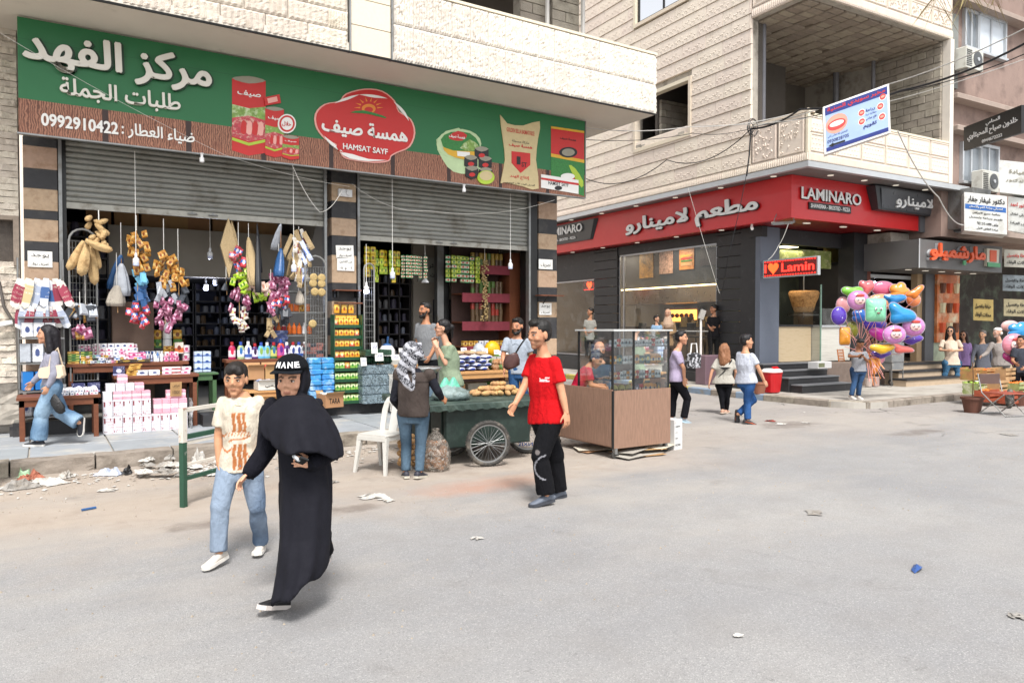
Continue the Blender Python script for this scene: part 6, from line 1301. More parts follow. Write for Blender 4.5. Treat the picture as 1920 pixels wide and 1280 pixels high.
# people inside the restaurant
px=dict(hd=(1252,588),sl=(1263,606),sr=(1242,606),el=(1266,622,0),wl=(1256,626,-.15),er=(1240,622),wr=(1250,628,-.15),hl=(1260,645),hr=(1245,645),kl=(1260,668),kr=(1246,668),al=(1260,690),ar=(1246,690))
def hij(t,J,K): 
    g=G(); g.ell(K['hp'](0,-.02,.01),(.10,.10,.13),12,8,K['HM']); g.rc(K['hp'](0,-.02,-.08),tuple(K['sh']-K['up']*.05),.1,.17,12); m=remesh(g,.016,2); painted(m,'hijab',CLO,t,'#b59a84')
person('woman in a tan headscarf seated behind the restaurant window',P(px,21.6,None),s=.97,face=-10,look=-15,gender='f',skin='#b98d73',top='#8b7358',bottom='#4b4038',hairst='none',sleeve='long',vox=.018,extra=hij,torso_only=True)
px=dict(hd=(1231,598),sl=(1239,611),sr=(1224,611),el=(1241,620),wl=(1243,616,-.1),er=(1222,620),wr=(1232,622,-.15),hl=(1237,632),hr=(1227,632),kl=(1238,645),kr=(1226,645),al=(1238,660),ar=(1226,660))
person('small child in a light blue shirt beside the woman in the tan headscarf',P(px,21.2,None),s=.68,face=40,look=60,skin='#b98d73',top='#7f9bb5',bottom='#3a4654',hairst='short',vox=.016,headk=1.25,torso_only=True)
px=dict(hd=(1107,585),sl=(1114,602),sr=(1098,602),el=(1117,618),wl=(1108,622,-.1),er=(1096,618),wr=(1098,624,-.1),hl=(1112,634),hr=(1100,634),kl=(1112,650),kr=(1100,650),al=(1112,670),ar=(1100,670))
person('worker in a pale shirt behind the counter in the far restaurant window',P(px,24.5,None),s=.97,face=-60,look=-60,skin='#a9795c',top='#8d8c86',bottom='#222222',hairst='short',vox=.02,torso_only=True)
px=dict(hd=(1338,580),sl=(1346,596),sr=(1330,596),el=(1349,612),wl=(1340,614,-.1),er=(1328,612),wr=(1332,616,-.1),hl=(1344,628),hr=(1332,628),kl=(1344,650),kr=(1332,650),al=(1344,670),ar=(1332,670))
person('worker in black behind the counter at the right of the large restaurant window',P(px,20.8,None),s=.97,face=-60,look=-60,skin='#a9795c',top='#1d1c1e',bottom='#222222',hairst='short',vox=.02,torso_only=True)
# ================= GOODS OUTSIDE AND INSIDE THE GROCERY =================
rn=random.Random(11)
WOODB=mat('brown table wood','#6d3d24',.6,.2,6,.2,stretch=(1,1,5)); WOODL=mat('light table wood','#b98a57',.6,.15,8,.2,stretch=(1,6,6)); CARD=mat('cardboard','#a9825a',.9,.1,8,.2,rnd=.1)
def table(lab,x0,x1,y0,y1,z,zg,m,top=.045):
    t=thing('table',lab,'table',((x0+x1)/2,(y0+y1)/2,zg)); w,d,h=(x1-x0)/2,(y1-y0)/2,z-zg
    G().bbox(-w,w,-d,d,h-top,h,.006).obj('tabletop',m,t); G().box(-w+.03,w-.03,-d+.02,-d+.05,h-top-.09,h-top).obj('apron',m,t)
    for a in(-1,1):
        for b in(-1,1): G().box(a*(w-.06)-.03,a*(w-.06)+.03,b*(d-.05)-.03,b*(d-.05)+.03,0,h-top).obj('leg',m,t)
    return t
table('low brown wooden table under tubes and small boxes behind the walking young woman',-.3,.70,12.0,12.55,.76,.16,WOODB); table('brown wooden table with soap boxes above the stacked tissue boxes',.9,2.08,12.44,12.85,.98,.16,WOODB); table('dark rear display table piled with creams and cosmetics',.3,2.0,12.87,13.25,1.16,.36,WOODB,.05)
PK=[pack('pack white pink','#e6e0e2','#d58aa8','#b0436d',(.1,.3)),pack('pack white','#dfe0e2','#c9ccd6','#3c4a78',(.2,.5)),pack('pack pink','#cf6d98','#e8c9d5','#9c2f60',(.4,.7)),pack('pack blue','#d9dde4','#3a6fae','#234a80',(.6,.95)),pack('pack gold','#b5872f','#d9bd72','#6d3d1a',(.3,.6)),pack('pack navy','#262b52','#9aa0c0','#c9cbe0',(.05,.2)),pack('pack black','#1d1b1c','#3a3433','#b08d3a',(.3,.7)),pack('pack red stripe','#d9d2cf','#a51e28','#7a1220',(.3,.7)),pack('pack green','#4e7f3a','#d4c463','#2c5524',(.3,.6)),pack('pack mint','#a9cfc0','#e2e8e0','#2e7a6a',(.3,.6))]
CAPW=mat('white plastic','#dcdcdc',.35,.03); 
def boxm(w,d,h): return G().bbox(-w/2,w/2,-d/2,d/2,0,h,.003)
def jarm(r,h): return G().lathe([(r*.95,0),(r,.005),(r,h*.7),(r*.93,h*.72),(r*.98,h*.73),(r*.98,h*.97),(r*.9,h),(0,h)],n=12)
def tubem(r,h): return G().lathe([(r*.6,0),(r*.6,h*.18),(r*.95,h*.2),(r*.9,h*.8),(r*.3,h),(0,h)],n=8)
def bottlem(r,h): return G().lathe([(r*.9,0),(r,h*.05),(r,h*.55),(r*.8,h*.7),(r*.35,h*.8),(r*.36,h*.82),(r*.36,h*.97),(0,h)],n=12)
def goods(nm,lab,cat,grp,mesh,mats,spots,jit=.15,sc=.0):
    mes=[]
    for m in mats: q=mesh.mesh(nm,m); mes.append(q)
    for k,(x,y,z) in enumerate(spots):
        o=bpy.data.objects.new(nm,mes[rn.randrange(len(mes))]); COL.objects.link(o); o.location=(x,y,z); o.rotation_euler=(0,0,rn.uniform(-jit,jit)); q=1+rn.uniform(-sc,sc); o.scale=(q,q,1+rn.uniform(-sc,sc)); tag(o,lab,cat,grp)
def rowz(x0,x1,dx,y,z,n=1,dy=.1,dz=0,lay=1,lh=.05):
    return [(x0+i*dx+rn.uniform(-.006,.006),y+j*dy,z+j*dz+k*lh) for j in range(n) for k in range(lay) for i in range(int((x1-x0)/dx)+1)]
for m in PK[:4]: m
goods('tube_box','small white and silver cream tube box in the close rows on the low left table','box','tube boxes on the low table',boxm(.05,.10,.035),[PK[1],PK[0]],rowz(.12,.66,.058,12.08,.76,4,.11,.004,2,.037))
goods('soap_box','flat soap box along the front edge of the brown table by the shop entrance','box','soap boxes on the brown table',boxm(.13,.09,.055),[PK[0],PK[7]],rowz(1.62,2.02,.137,12.50,.98,1,.1,0,2,.057)); goods('white_box','plain white carton box at the front edge of the brown table','box','white boxes on the brown table',boxm(.15,.10,.075),[PK[1]],rowz(1.28,1.5,.16,12.50,.98))
goods('cracker_packet','amber packet in the leaning pile on the brown table','packet','amber packets on the brown table',boxm(.16,.1,.022),[PK[4]],[(1.14+.01*k,12.52,.98+k*.025) for k in range(7)],.5)
goods('black_case','open black display case on the brown table','case','black cases on the brown table',boxm(.24,.14,.05),[PK[6]],[(1.25,12.7,.98),(1.52,12.7,.98),(1.1,12.93,1.16),(1.32,12.93,1.16)],.05)
goods('navy_box','navy blue box standing on the low left table','box','navy boxes on the low table',boxm(.16,.08,.14),[PK[5]],[(.44,12.42,.76),(.64,12.46,.76),(.98,12.6,.98)],.2); goods('wire_basket','small grey wire basket of razors on the low left table','basket',None,boxm(.18,.12,.13),[mat('wire grey','#77797b',.4,.5,30)],[(.2,12.42,.76)])
goods('cream_box','small white and pink cream box in the back rows of the cosmetics display','box','cream boxes at the back of the display',boxm(.085,.06,.055),[PK[0],PK[1],PK[0],PK[2]],rowz(.52,1.30,.09,13.06,1.16,3,.085,.055,3,.056)); goods('cream_box','white and pink cream box on the topmost pile of the cosmetics display','box','topmost cream boxes',boxm(.09,.07,.075),[PK[0],PK[1]],rowz(.72,1.2,.095,13.18,1.30,1,0,0,2,.077))
goods('tissue_packet','bright pink packet in the middle of the cosmetics display','packet','pink packets on the display',boxm(.10,.08,.075),[PK[2]],rowz(1.22,1.42,.105,12.94,1.16,1,0,0,2,.077))
goods('cream_jar','white cosmetic jar with blue or white lid on the display','jar','cosmetic jars on the display',jarm(.035,.09),[PK[3],CAPW,PK[1]],rowz(1.2,1.9,.078,13.12,1.16,2,.09,.07)); goods('lotion_bottle','slim white lotion bottle standing in the display','bottle','lotion bottles on the display',bottlem(.022,.16),[CAPW,PK[3],PK[1],PK[5]],rowz(1.36,1.66,.05,12.96,1.16,2,.06))
goods('pink_jar','pink-labelled jar in the rows at the right of the display','jar','pink jars on the display',jarm(.035,.075),[PK[0],PK[2]],rowz(1.68,1.9,.074,12.94,1.16,1,.08,0,2,.077)); goods('gold_jar','gold and orange pot at the right end of the display','jar','gold pots on the display',jarm(.045,.06),[PK[4]],rowz(1.7,1.92,.09,13.14,1.28,1,.08,0,2,.06))
goods('henna_box','white box with a round orange picture at the right end of the display','box',None,boxm(.13,.05,.18),[pack('pack henna','#dccfc0','#c9622a','#7a2c18',(.1,.5))],[(1.88,13.04,1.28)]); goods('pot_tub','grey-white tub with pink lid at the right end of the display','tub','tubs at the right end of the display',jarm(.06,.12),[PK[0]],[(1.99,13.10,1.16),(1.99,13.10,1.29)])
goods('small_box','assorted small box scattered over the left of the cosmetics display','box','assorted small boxes on the display',boxm(.07,.05,.04),PK[:5]+[PK[9]],[(rn.uniform(.4,1.3),rn.uniform(12.88,13.02),1.16+rn.choice((0,.04,.08))) for _ in range(55)],1.5,.15); goods('egg_box','yellow-green packet stacked at the left of the cosmetics display','packet','yellow-green packets on the display',boxm(.15,.12,.035),[PK[8],PK[4]],[(.40+.17*i,12.94,1.16+k*.037) for i in range(2) for k in range(5)],.08)
goods('blue_cube_box','blue and white chequered box behind the right end of the display','box','chequered boxes by the shop entrance',boxm(.12,.12,.11),[pack('pack cheque','#b9c6d6','#3f62a0','#2a4a88',(.3,.5))],[(2.14+.13*i,12.9,.98+k*.11) for i in range(2) for k in range(3)],.05); table('small green-legged table by the shop entrance holding chequered boxes',2.02,2.42,12.7,13.1,.97,.36,mat('green painted wood','#3f5f3a',.6,.2,5),.03)
BXP=pack('pack tissue carton','#cfcfd4','#d8d8dc','#c02a3a',(.92,.97),0,rnd=.03); BXK=pack('pack tissue pink','#d4a0ae','#dcd3d6','#b83a55',(.35,.65),0,rnd=.06)
def printed(nm,lab,grp,w,d,h,m,spots,dots=True):
    me=G(); me.bbox(-w/2,w/2,-d/2,d/2,0,h,.004,0)
    if dots:
        for (a,b,c_,e) in((.06,.60,.22,.90),(.70,.76,.80,.90),(.10,.08,.20,.16),(.30,.08,.38,.14)): me.box(-w/2+w*a,-w/2+w*c_,-d/2-.0015,-d/2,h*b,h*e,1)
    q=me.mesh(nm,[m,mat('dark red print','#7a2430',.5,.6,60,stretch=(1,1,.6))])
    for s_ in spots: o=bpy.data.objects.new(nm,q); COL.objects.link(o); o.location=s_; o.rotation_euler=(0,0,rn.uniform(-.02,.02)); tag(o,lab,'box',grp)
X0,YS=.74,12.3
printed('tissue_carton','white tissue carton with red print in the bottom row of the pavement stack','bottom row tissue cartons',.122,.2,.25,BXP,[(X0+.06+i*.126,YS,.16) for i in range(9)]); printed('tissue_carton','white tissue carton with small red print in the second row of the pavement stack','second row tissue cartons',.122,.2,.235,BXP,[(X0+.06+i*.126,YS,.414) for i in range(5)])
printed('napkin_pack','pink and white plastic-wrapped napkin pack at the right of the pavement stack','napkin packs',.112,.18,.215,BXK,[(X0+.72+i*.116,YS,.414) for i in range(4)],False); printed('napkin_packet','small pink and white napkin packet on the third row of the pavement stack','third row napkin packets',.120,.16,.115,BXK,[(X0+.19+i*.124,YS,.652) for i in range(4)],False)
printed('napkin_packet','small napkin packet on the fourth row of the pavement stack','fourth row napkin packets',.120,.16,.115,BXP,[(X0+.10+i*.126,YS+.02,.77) for i in range(3)]+[],False); printed('napkin_packet','topmost pink napkin packet of the pavement stack',None,.130,.16,.12,BXK,[(X0+.26,YS+.05,.888)],False); printed('napkin_packet','pink napkin packet at the right end of the fourth row of the pavement stack',None,.120,.16,.115,BXK,[(X0+.48,YS+.02,.77)],False); printed('napkin_packet','single white packet at the left end of the third row of the pavement stack',None,.12,.16,.115,BXP,[(X0+.06,YS,.652)],False); printed('wide_pack','wide pink and white pack behind the cardboard price sign under the brown table',None,.27,.15,.12,BXK,[(X0+.98,YS+.02,.632)],False)
t=thing('price_card','brown cardboard price sign with handwriting leaning on the tissue stack','sign',(X0+.97,YS-.1,.66)); G().obox((0,0,.11),(.16,.008,.22),(R(8),0,0)).obj('card',CARD,t); word('handwriting','عرض',(-.05,-.025,.14),(.05,-.025,.14),(0,0,.05),.002,BLACKM,t,0,world=False); word('handwriting','10000',(-.05,-.018,.04),(.05,-.018,.04),(0,0,.05),.002,BLACKM,t,0,world=False)
t=thing('plastic_wrap','crumpled clear plastic wrap over the end of the tissue stack','wrap',(X0+1.2,YS,.16)); FILM=film('clear film'); g=G(); g.smooth=True
vs=[];fs=[]
for i in range(9):
    for j_ in range(9): q=noise.noise_vector(V(i*.9,j_*.9,2))*.05; vs.append((-.02+q.x+(j_*.002),-.12+i*.03+q.y,j_*.055+q.z*.5))
for i in range(8):
    for j_ in range(8): fs.append((i*9+j_,(i+1)*9+j_,(i+1)*9+j_+1,i*9+j_+1))
g.add(vs,fs); g.obj('wrap_sheet',FILM,t)
# ---- hanging bunches ----
def hang(lab,px,yt,yb,mats,n=10,w=.16,pk=(.09,.13),Yp=12.85,kind='packet',cat='packets',cord=True,sheen=None):
    if kind=='packet': n=int(n*1.9); pk=(pk[0]*1.05,pk[1]*1.15); w*=1.55
    top=V(py_(px,yt,Yp)); zb=py_(px,yb,Yp)[2]; t=thing('hanging_bunch',lab,cat,tuple(top)); L=top.z-zb
    if cord: G().tube([(0,0,.0),(0,0,min(.5,3.44-top.z) if top.z<3.4 else .02)],.005,4).obj('cord',WHT,t) if top.z<3.4 else None
    G().tube([(0,0,0),(.01,0,-L*.9)],.006,4).obj('string',CARD,t)
    me={m.name:None for m in mats}
    for m in mats:
        g=G(); a,b=pk
        if kind=='packet': g.add([(-a/2,0,0),(a/2,0,0),(a/2,-.0,-b),(-a/2,0,-b),(-a/2*.8,-.02,-.03*b),(a/2*.8,-.02,-.03*b),(a/2*.85,-.025,-.9*b),(-a/2*.85,-.025,-.9*b)],[(0,3,2,1),(4,5,6,7),(0,1,5,4),(1,2,6,5),(2,3,7,6),(3,0,4,7)])
        elif kind=='mop': 
            for k in range(12): an=k*.52; g.tube([(0,0,0),(math.cos(an)*a*.35,math.sin(an)*a*.3,-b*.5),(math.cos(an)*a*.5,math.sin(an)*a*.35,-b)],[.008,.014,.012],5)
        elif kind=='brush': g.tube([(0,0,0),(0,0,-b*.55)],.008,5); g.loft([ellring(V(0,0,-b*.5),V(a*.2,0,0),V(0,a*.15,0),10),ellring(V(0,0,-b),V(a*.5,0,0),V(0,a*.3,0),10)])
        elif kind=='cloth': g.smooth=True; g.loft([[(math.cos(q)*a*k1*(1+.25*math.sin(q*5)),math.sin(q)*a*.35*k1*(1+.3*math.sin(q*4+1)),-b*z) for q in[2*PI*i/20 for i in range(20)]] for z,k1 in((0,.08),(.1,.2),(.4,.38),(.8,.5),(1,.46))])
        me[m.name]=g.mesh(kind,m)
    for i in range(n):
        f=i/max(1,n-1); m=mats[min(len(mats)-1,int(f*len(mats)*.999))] if sheen is None else rn.choice(mats)
        inst(me[m.name],kind,t,(rn.uniform(-w/2,w/2) if n>2 else 0,rn.uniform(-.06,.04),-f*max(0,L-pk[1])),(rn.uniform(-.4,.4),rn.uniform(-.6,.6) if n>2 else 0,rn.uniform(-.9,.9)),(1,1,rn.uniform(.8,1.35)))
    return t
ORG=pack('pack orange bag','#b07c34','#c9aa6a','#7a3c10',(.3,.6)); BLU=mat('blue plastic bag','#2f5787',.35,.15,8,.5,30); CLR=mat('cloudy plastic bag','#a9aeb5',.3,.2,14,.6,30); PKB=pack('pack magenta','#8a5068','#e0a9c2','#7a1e4a',(.4,.7)); DKB=mat('dark wrapped brush','#3d4148',.4,.4,20,.3); LBL=mat('light blue plastic','#6fb0cf',.4,.15,10); RDB=pack('pack red blue','#b5303a','#2e58a0','#d9d9e4',(.4,.7)); CRB=mat('cream woven sponge','#b7a079',.95,.12,40,.9,120); WHM=mat('off-white mop cotton','#b9b0a2',.95,.1,30,.8,80); STR=pack('pack stripe cloth','#d9d4cc','#7a3040','#c9b27a',(.3,.6))
hang('bunch of orange packets and blue brushes hanging behind the leftmost lamp',256,432,615,[ORG,ORG,LBL,BLU,RDB],26,.16,(.09,.12)); hang('two-tier bunch of orange bags over dark brushes hanging left of the lit doorway',307,470,622,[ORG,ORG,CLR,PKB,PKB],20,.16,(.08,.12)); hang('bunch of orange bags with clear cutlery packs hanging beside the lit lamp',334,488,600,[ORG,ORG,DKB,PKB],15,.15,(.09,.11))
hang('blue and clear plastic bag hanging above the grey floor cloths',227,478,545,[BLU,CLR],2,.02,(.22,.42),12.95,'cloth'); hang('fan of grey-white floor cloths hanging below the blue bag',219,535,592,[WHM],1,.02,(.25,.40),12.9,'cloth'); hang('bunch of magenta packs and red and green bags hanging in the middle of the opening',447,462,625,[RDB,pack('pack lime','#9fc02e','#d9e08a','#4a7a1e',(.4,.7)),PKB,STR],20,.15,(.09,.12)); hang('tan fringe bunch hanging beside the magenta packs',466,445,540,[CRB],1,.02,(.20,.72),12.9,'cloth')
hang('pair of long black umbrellas hanging from the shutter',482,418,530,[mat('black umbrella cloth','#1c1d21',.5,.1)],2,.05,(.09,.85),12.88,'cloth'); hang('white and blue long net bag hanging by its tip',526,420,515,[CLR,BLU],2,.03,(.16,.45),12.86,'cloth'); hang('bunch of pink hangers and packets under the blue net bag',523,512,608,[PKB,PKB,RDB,DKB],18,.17,(.10,.12)); hang('long bunch of patterned scarves and blue socks hanging by the wire rack',560,430,545,[STR,pack('pack blue sock','#b9c4dd','#4c6bb5','#d9dbe4',(.3,.6)),CRB],16,.15,(.08,.30),sheen=1); hang('white lace cloth hanging below the patterned scarves',560,545,590,[WHM],1,.02,(.15,.3),12.86,'cloth')
hang('small pink pack and woven scrubber hanging over the bottles',508,560,640,[PKB,CRB,CRB],6,.1,(.07,.16)); hang('lime green brushes with pale gloves hanging in the middle of the opening',482,528,565,[pack('pack glove','#d9b9a9','#e4d8cc','#b07a62',(.3,.6)),MATS['pack lime']],9,.24,(.10,.13)); hang('small grey brush hanging below the rhombus sponge',424,520,556,[DKB],1,.02,(.14,.22),12.86,'brush'); hang('clear bags of pegs hanging on the left wire panel',160,570,600,[CLR,DKB,ORG],8,.18,(.12,.18),12.78); hang('pink and amber bags hanging at the foot of the left wire panel',150,610,638,[PKB,ORG],4,.12,(.12,.12),12.78)
t=thing('sponge','tan rhombus-shaped loofah sponge hanging from the shutter','sponge',py_(428,410,12.86)); g=G(); g.prism([(0,0),(.05,-.15),(.12,-.45),(.06,-.72),(0,-.98),(-.06,-.72),(-.13,-.45),(-.05,-.15)],lambda u,w,d:(u,-.03+.06*d,w),1); g.obj('sponge_body',CRB,t); g=G(); g.prism([(.06,-.02),(.12,-.2),(.17,-.45),(.10,-.72),(.04,-.5)],lambda u,w,d:(u,.035+.02*d,w),1); g.obj('sponge_body',CRB,t)
# big loofah gourds
LUF=mat('dried loofah gourd','#c0a273',.9,.18,10,.9,45,dirt='#8c6a40',dsc=7); t=thing('loofah_bunch','bunch of big dried loofah gourds hanging at the left of the shop opening','gourds',py_(185,400,12.72))
o_=V(py_(185,400,12.72))
for (x0,y0,x1,y1,r0,r1,dd) in((157,452,127,507,.05,.085,.0),(163,458,152,518,.055,.10,-.1),(170,460,178,535,.05,.09,.05),(160,450,212,470,.05,.07,-.18),(178,462,186,505,.04,.06,.12)):
    a,b=V(py_(x0,y0,12.72+dd)),V(py_(x1,y1,12.72+dd)); g=G(); g.smooth=True; rings=[]; ax=(b-a).normalized(); p=ax.orthogonal().normalized(); q=ax.cross(p)
    for k in range(11):
        f=k/10; r=(r0+(r1-r0)*f)*(math.sin(PI*min(1,max(.06,f*.95+.05)))**.35); c_=a+(b-a)*f-V(0,0,.02*math.sin(PI*f)); rings.append([tuple(c_-o_+p*math.cos(w)*r*(1+.07*math.sin(w*6))+q*math.sin(w)*r*(1+.07*math.sin(w*6))) for w in[2*PI*i/24 for i in range(24)]])
    g.loft(rings); g.obj('gourd',LUF,t)
for i in range(15):
    a=o_+V(rn.uniform(-.10,.14),rn.uniform(-.06,.06),-.05-.028*i); d=V(rn.uniform(-1,1),rn.uniform(-.4,.1),-rn.uniform(.2,1)).normalized()*rn.uniform(.12,.2); g=G(); g.smooth=True; g.loft([ellring(a-o_+d*f,d.orthogonal().normalized()*r,d.cross(d.orthogonal()).normalized()*r,10) for f,r in((0,.008),(.2,.03),(.6,.042),(.9,.035),(1,.01))]); g.obj('gourd',LUF,t)
G().tube([(0,0,-.1),(0,.02,.05)],.008,5).obj('cord',WHT,t)
# left rack: insole packs and shelf goods
INS=[pack('insole red','#d5cfc8','#8c3044','#c9b9a9',(.2,.8),0),pack('insole cream','#d8d0bd','#bfae82','#d9d9d9',(.2,.8),0),pack('insole grey','#c9cdd4','#9aa3b5','#e2e2e2',(.2,.8),0),pack('insole blue','#d4d7de','#3f5f92','#c9c9c9',(.3,.7),0)]
g=G(); a=.045; pts=[(-a*.6,0),(-a,-.12),(-a*.85,-.25),(0,-.27),(a*.85,-.25),(a,-.12),(a*.6,0)]; g.prism([(u,w) for u,w in pts],lambda u,w,d:(u,-.012+.024*d,w),1)
im=[g.mesh('insole_pack',m) for m in INS]
for r_,(y0,n) in enumerate(((522,15),(572,14))):
    for i in range(n):
        x,_,z=py_(38+i*5.4,y0+(i%3)*3,12.72); o=bpy.data.objects.new('insole_pack',im[(i*(r_+1))%4 if r_ else min(3,(i//3)%4)]); COL.objects.link(o); o.location=(x,12.72-.01*i%.05,z); o.scale=(1.25,1.2,1.55 if not r_ else 1.25); o.rotation_euler=(rn.uniform(-.15,.1),rn.uniform(.05,.35)*(1 if r_ else 1.0)-(.45 if i>11 else 0),rn.uniform(-.5,.3)); tag(o,('hanging pair of shoe insoles in clear film in the upper row on the left pier','hanging pair of shoe insoles in clear film in the lower row on the left pier')[r_],'insoles',('insoles upper row','insoles lower row')[r_])
t=thing('goods_rack','grey metal rack of flat packets standing against the left pier','rack',(.0,12.72,.16)); 
for z in(.25,.62,1.02,1.38,1.68): G().box(-.28,.28,-.18,.15,z,z+.02).obj('shelf',STEEL,t)
for x in(-.28,.28): G().tube([(x,.15,0),(x,.15,2.55)],.014,6).obj('upright',STEEL,t)
for k,(z,m) in enumerate(((.29,PK[3]),(.66,mat('bright blue box','#1f6fb5',.4,.1)),(1.06,CLR),(1.42,PK[1]))): goods('flat_pack',['white and blue pack on the lowest shelf of the left rack','bright blue box on the second shelf of the left rack','clear bag on the third shelf of the left rack','pale flat pack on the upper shelf of the left rack'][k],'pack',['lowest','second','third','upper'][k]+' shelf packs',boxm(.13,.16,.26 if k<3 else .2),[m,PK[1]] if k!=1 else [m],[(-.18+i*.15,12.68,z+.16-.005) for i in range(3)],.3)
def wire_panel(lab,p0,p1,z0,z1,arch=True,nx=8,nz=20,y=0):
    t=thing('wire_rack',lab,'rack',(p0[0],p0[1],z0)); a=V(0,0,0); b=V(p1[0]-p0[0],p1[1]-p0[1],0); h=z1-z0; g=G()
    for i in range(1,nx): q=a.lerp(b,i/nx); g.tube([q,q+V(0,0,h)],.004,4)
    for i in range(nz+1): g.tube([a+V(0,0,h*i/nz),b+V(0,0,h*i/nz)],.004,4)
    g.obj('wire_grid',mat('wire metal','#8a8b8a',.4,.1,metal=.5),t); g=G(); pts=[a,a+V(0,0,h)]
    if arch: pts+=[a.lerp(b,.5)+(a-b)*.5*math.cos(PI*k/8)+V(0,0,h+(b-a).length*.5*math.sin(PI*k/8)) for k in range(1,8)]
    pts+=[b+V(0,0,h),b]; g.tube(pts,.016,7); g.obj('pipe_frame',mat('grey pipe frame','#8f8f8c',.5,.1,6,metal=.3),t); return t
wire_panel('wire panel with arched pipe frame at the left of the first shop opening',(.36,12.9),(.72,12.95),.9,3.0); wire_panel('wire panel with arched pipe frame holding strainers at the right of the first shop opening',(3.86,12.75),(4.24,12.8),.5,2.75); wire_panel('narrow wire panel with arched pipe frame right of the middle pier',(4.95,12.8),(5.16,12.85),.5,2.75,True,4)
for k,(px,y) in enumerate(((588,520),(603,521),(587,531),(603,532),(590,547),(603,548),(586,607))):
    x,_,z=py_(px,y,12.68); t=thing('strainer','round metal strainer with straw-coloured mesh hanging on the right wire panel','strainer',(x,12.68,z),0,'strainers on the wire panel'); G().lathe([(.0,.02),(.05,.012),(.065,0),(.07,.0),(.07,.01),(.05,.026),(0,.03)],n=16,ax=(0,-1,0)).obj('strainer_bowl',mat('straw mesh','#ab9362',.8,.3,40),t); G().tube([(0,-.01,.07),(0,-.01,.13)],.005,4).obj('handle',STEEL,t)
goods('orange_jar','orange-lidded jar on the shelves behind the right wire panel','jar','orange jars behind the wire panel',jarm(.045,.13),[mat('orange jar','#c0601e',.4,.2),PK[4]],rowz(3.5,4.1,.1,13.1,1.98,1)); goods('white_bottle','white and brown bottle on the lower shelf behind the right wire panel','bottle','bottles behind the wire panel',bottlem(.04,.2),[CAPW,PK[7],MATS['orange jar']],rowz(3.4,4.1,.09,13.1,1.58,1))
t=thing('wall_shelves','metal shelves against the inner wall behind the right wire panel','shelf',(3.8,13.2,.36))
for z in(.6,.9,1.18,1.58,1.95): G().box(-.5,.45,-.2,.15,z,z+.025).obj('shelf',STEEL,t)
goods('foam_pack','dark blue foam-wrapped pack in the pile beside the bottles','pack','dark blue packs by the bottles',boxm(.3,.2,.05),[mat('dark blue pack','#27335e',.4,.5,16,dirt='#8a93b0',dsc=9)],[(3.45+.02*(k%2),13.05,1.33+k*.053) for k in range(6)],.1)
goods('crumpled_pack','grey and red crumpled pack in the pile behind the brown paper sign','pack','crumpled packs by the wire panel',boxm(.13,.12,.06),[mat('red grey pack','#8c5a52',.5,.5,18,dirt='#6f7d80',dsc=7),DKB],[(3.9+.11*i,12.85,1.05+k*.062) for i in range(3) for k in range(6)],.4)
# bottles on the counter
t=table('brown counter carrying the row of detergent bottles',2.55,3.95,12.75,13.1,1.17,.36,WOODB,.05)
BM=[pack('b magenta','#a02058','#e2d8dc','#d0204a',(.15,.55),1,.3),pack('b lime','#9fb07a','#dfe4ea','#2e6aa8',(.15,.55),1,.3),pack('b white','#d6d9de','#3c5a9c','#2c3f80',(.1,.3),1,.3),pack('b purple','#4b2468','#d8d2e0','#2c1240',(.15,.6),1,.3),pack('b skyblue','#5ba5cc','#9fc3d0','#7fa04a',(.15,.55),1,.3),pack('b green','#3f6a2a','#c9c96a','#2f6a9c',(.15,.55),1,.3),pack('b redyellow','#b03a2a','#b04a8a','#5a1e7a',(.15,.6),1,.3)]
big=G().lathe([(.052,0),(.058,.01),(.058,.17),(.045,.21),(.02,.235),(.022,.24),(.022,.275),(0,.28)],n=14)
big.v=[(x,y*.6,z) for x,y,z in big.v]
for k,(x,m,l,h) in enumerate(((2.66,0,'magenta detergent bottle with round handle, leftmost of the bottle row',1.0),(2.80,1,'pale lime detergent bottle, second from the left in the bottle row',1.0),(2.92,2,'white cone-shaped bottle with blue cap in the bottle row',1.02),(3.03,3,'purple slim bottle left of the two sky blue bottles',.9),(3.13,4,'left one of the two sky blue bottles',.95),(3.23,4,'right one of the two sky blue bottles',.95),(3.34,5,'green bottle right of the sky blue pair',.95),(3.46,6,'red and orange topped bottle in the row',1.12),(3.56,3,'purple bottle right of the orange topped one',.95),(3.67,2,'white and blue bottle near the right end of the row',.95),(3.77,2,'white bottle second from the right end of the bottle row',.95),(3.87,2,'white bottle at the right end of the bottle row',.95))):
    t=thing('detergent_bottle',l,'bottle',(x,12.85,1.17),0,'detergent bottles on the counter'); q=G().join(big,Matrix.Scale(h,4)); q.smooth=True; q.obj('bottle_body',BM[m],t); G().lathe([(.026,.235*h),(.026,.29*h),(0,.292*h)],n=10).obj('cap',[mat('red cap','#a82028',.4),mat('blue cap','#2a4aa0',.4),CAPW][k%3],t)
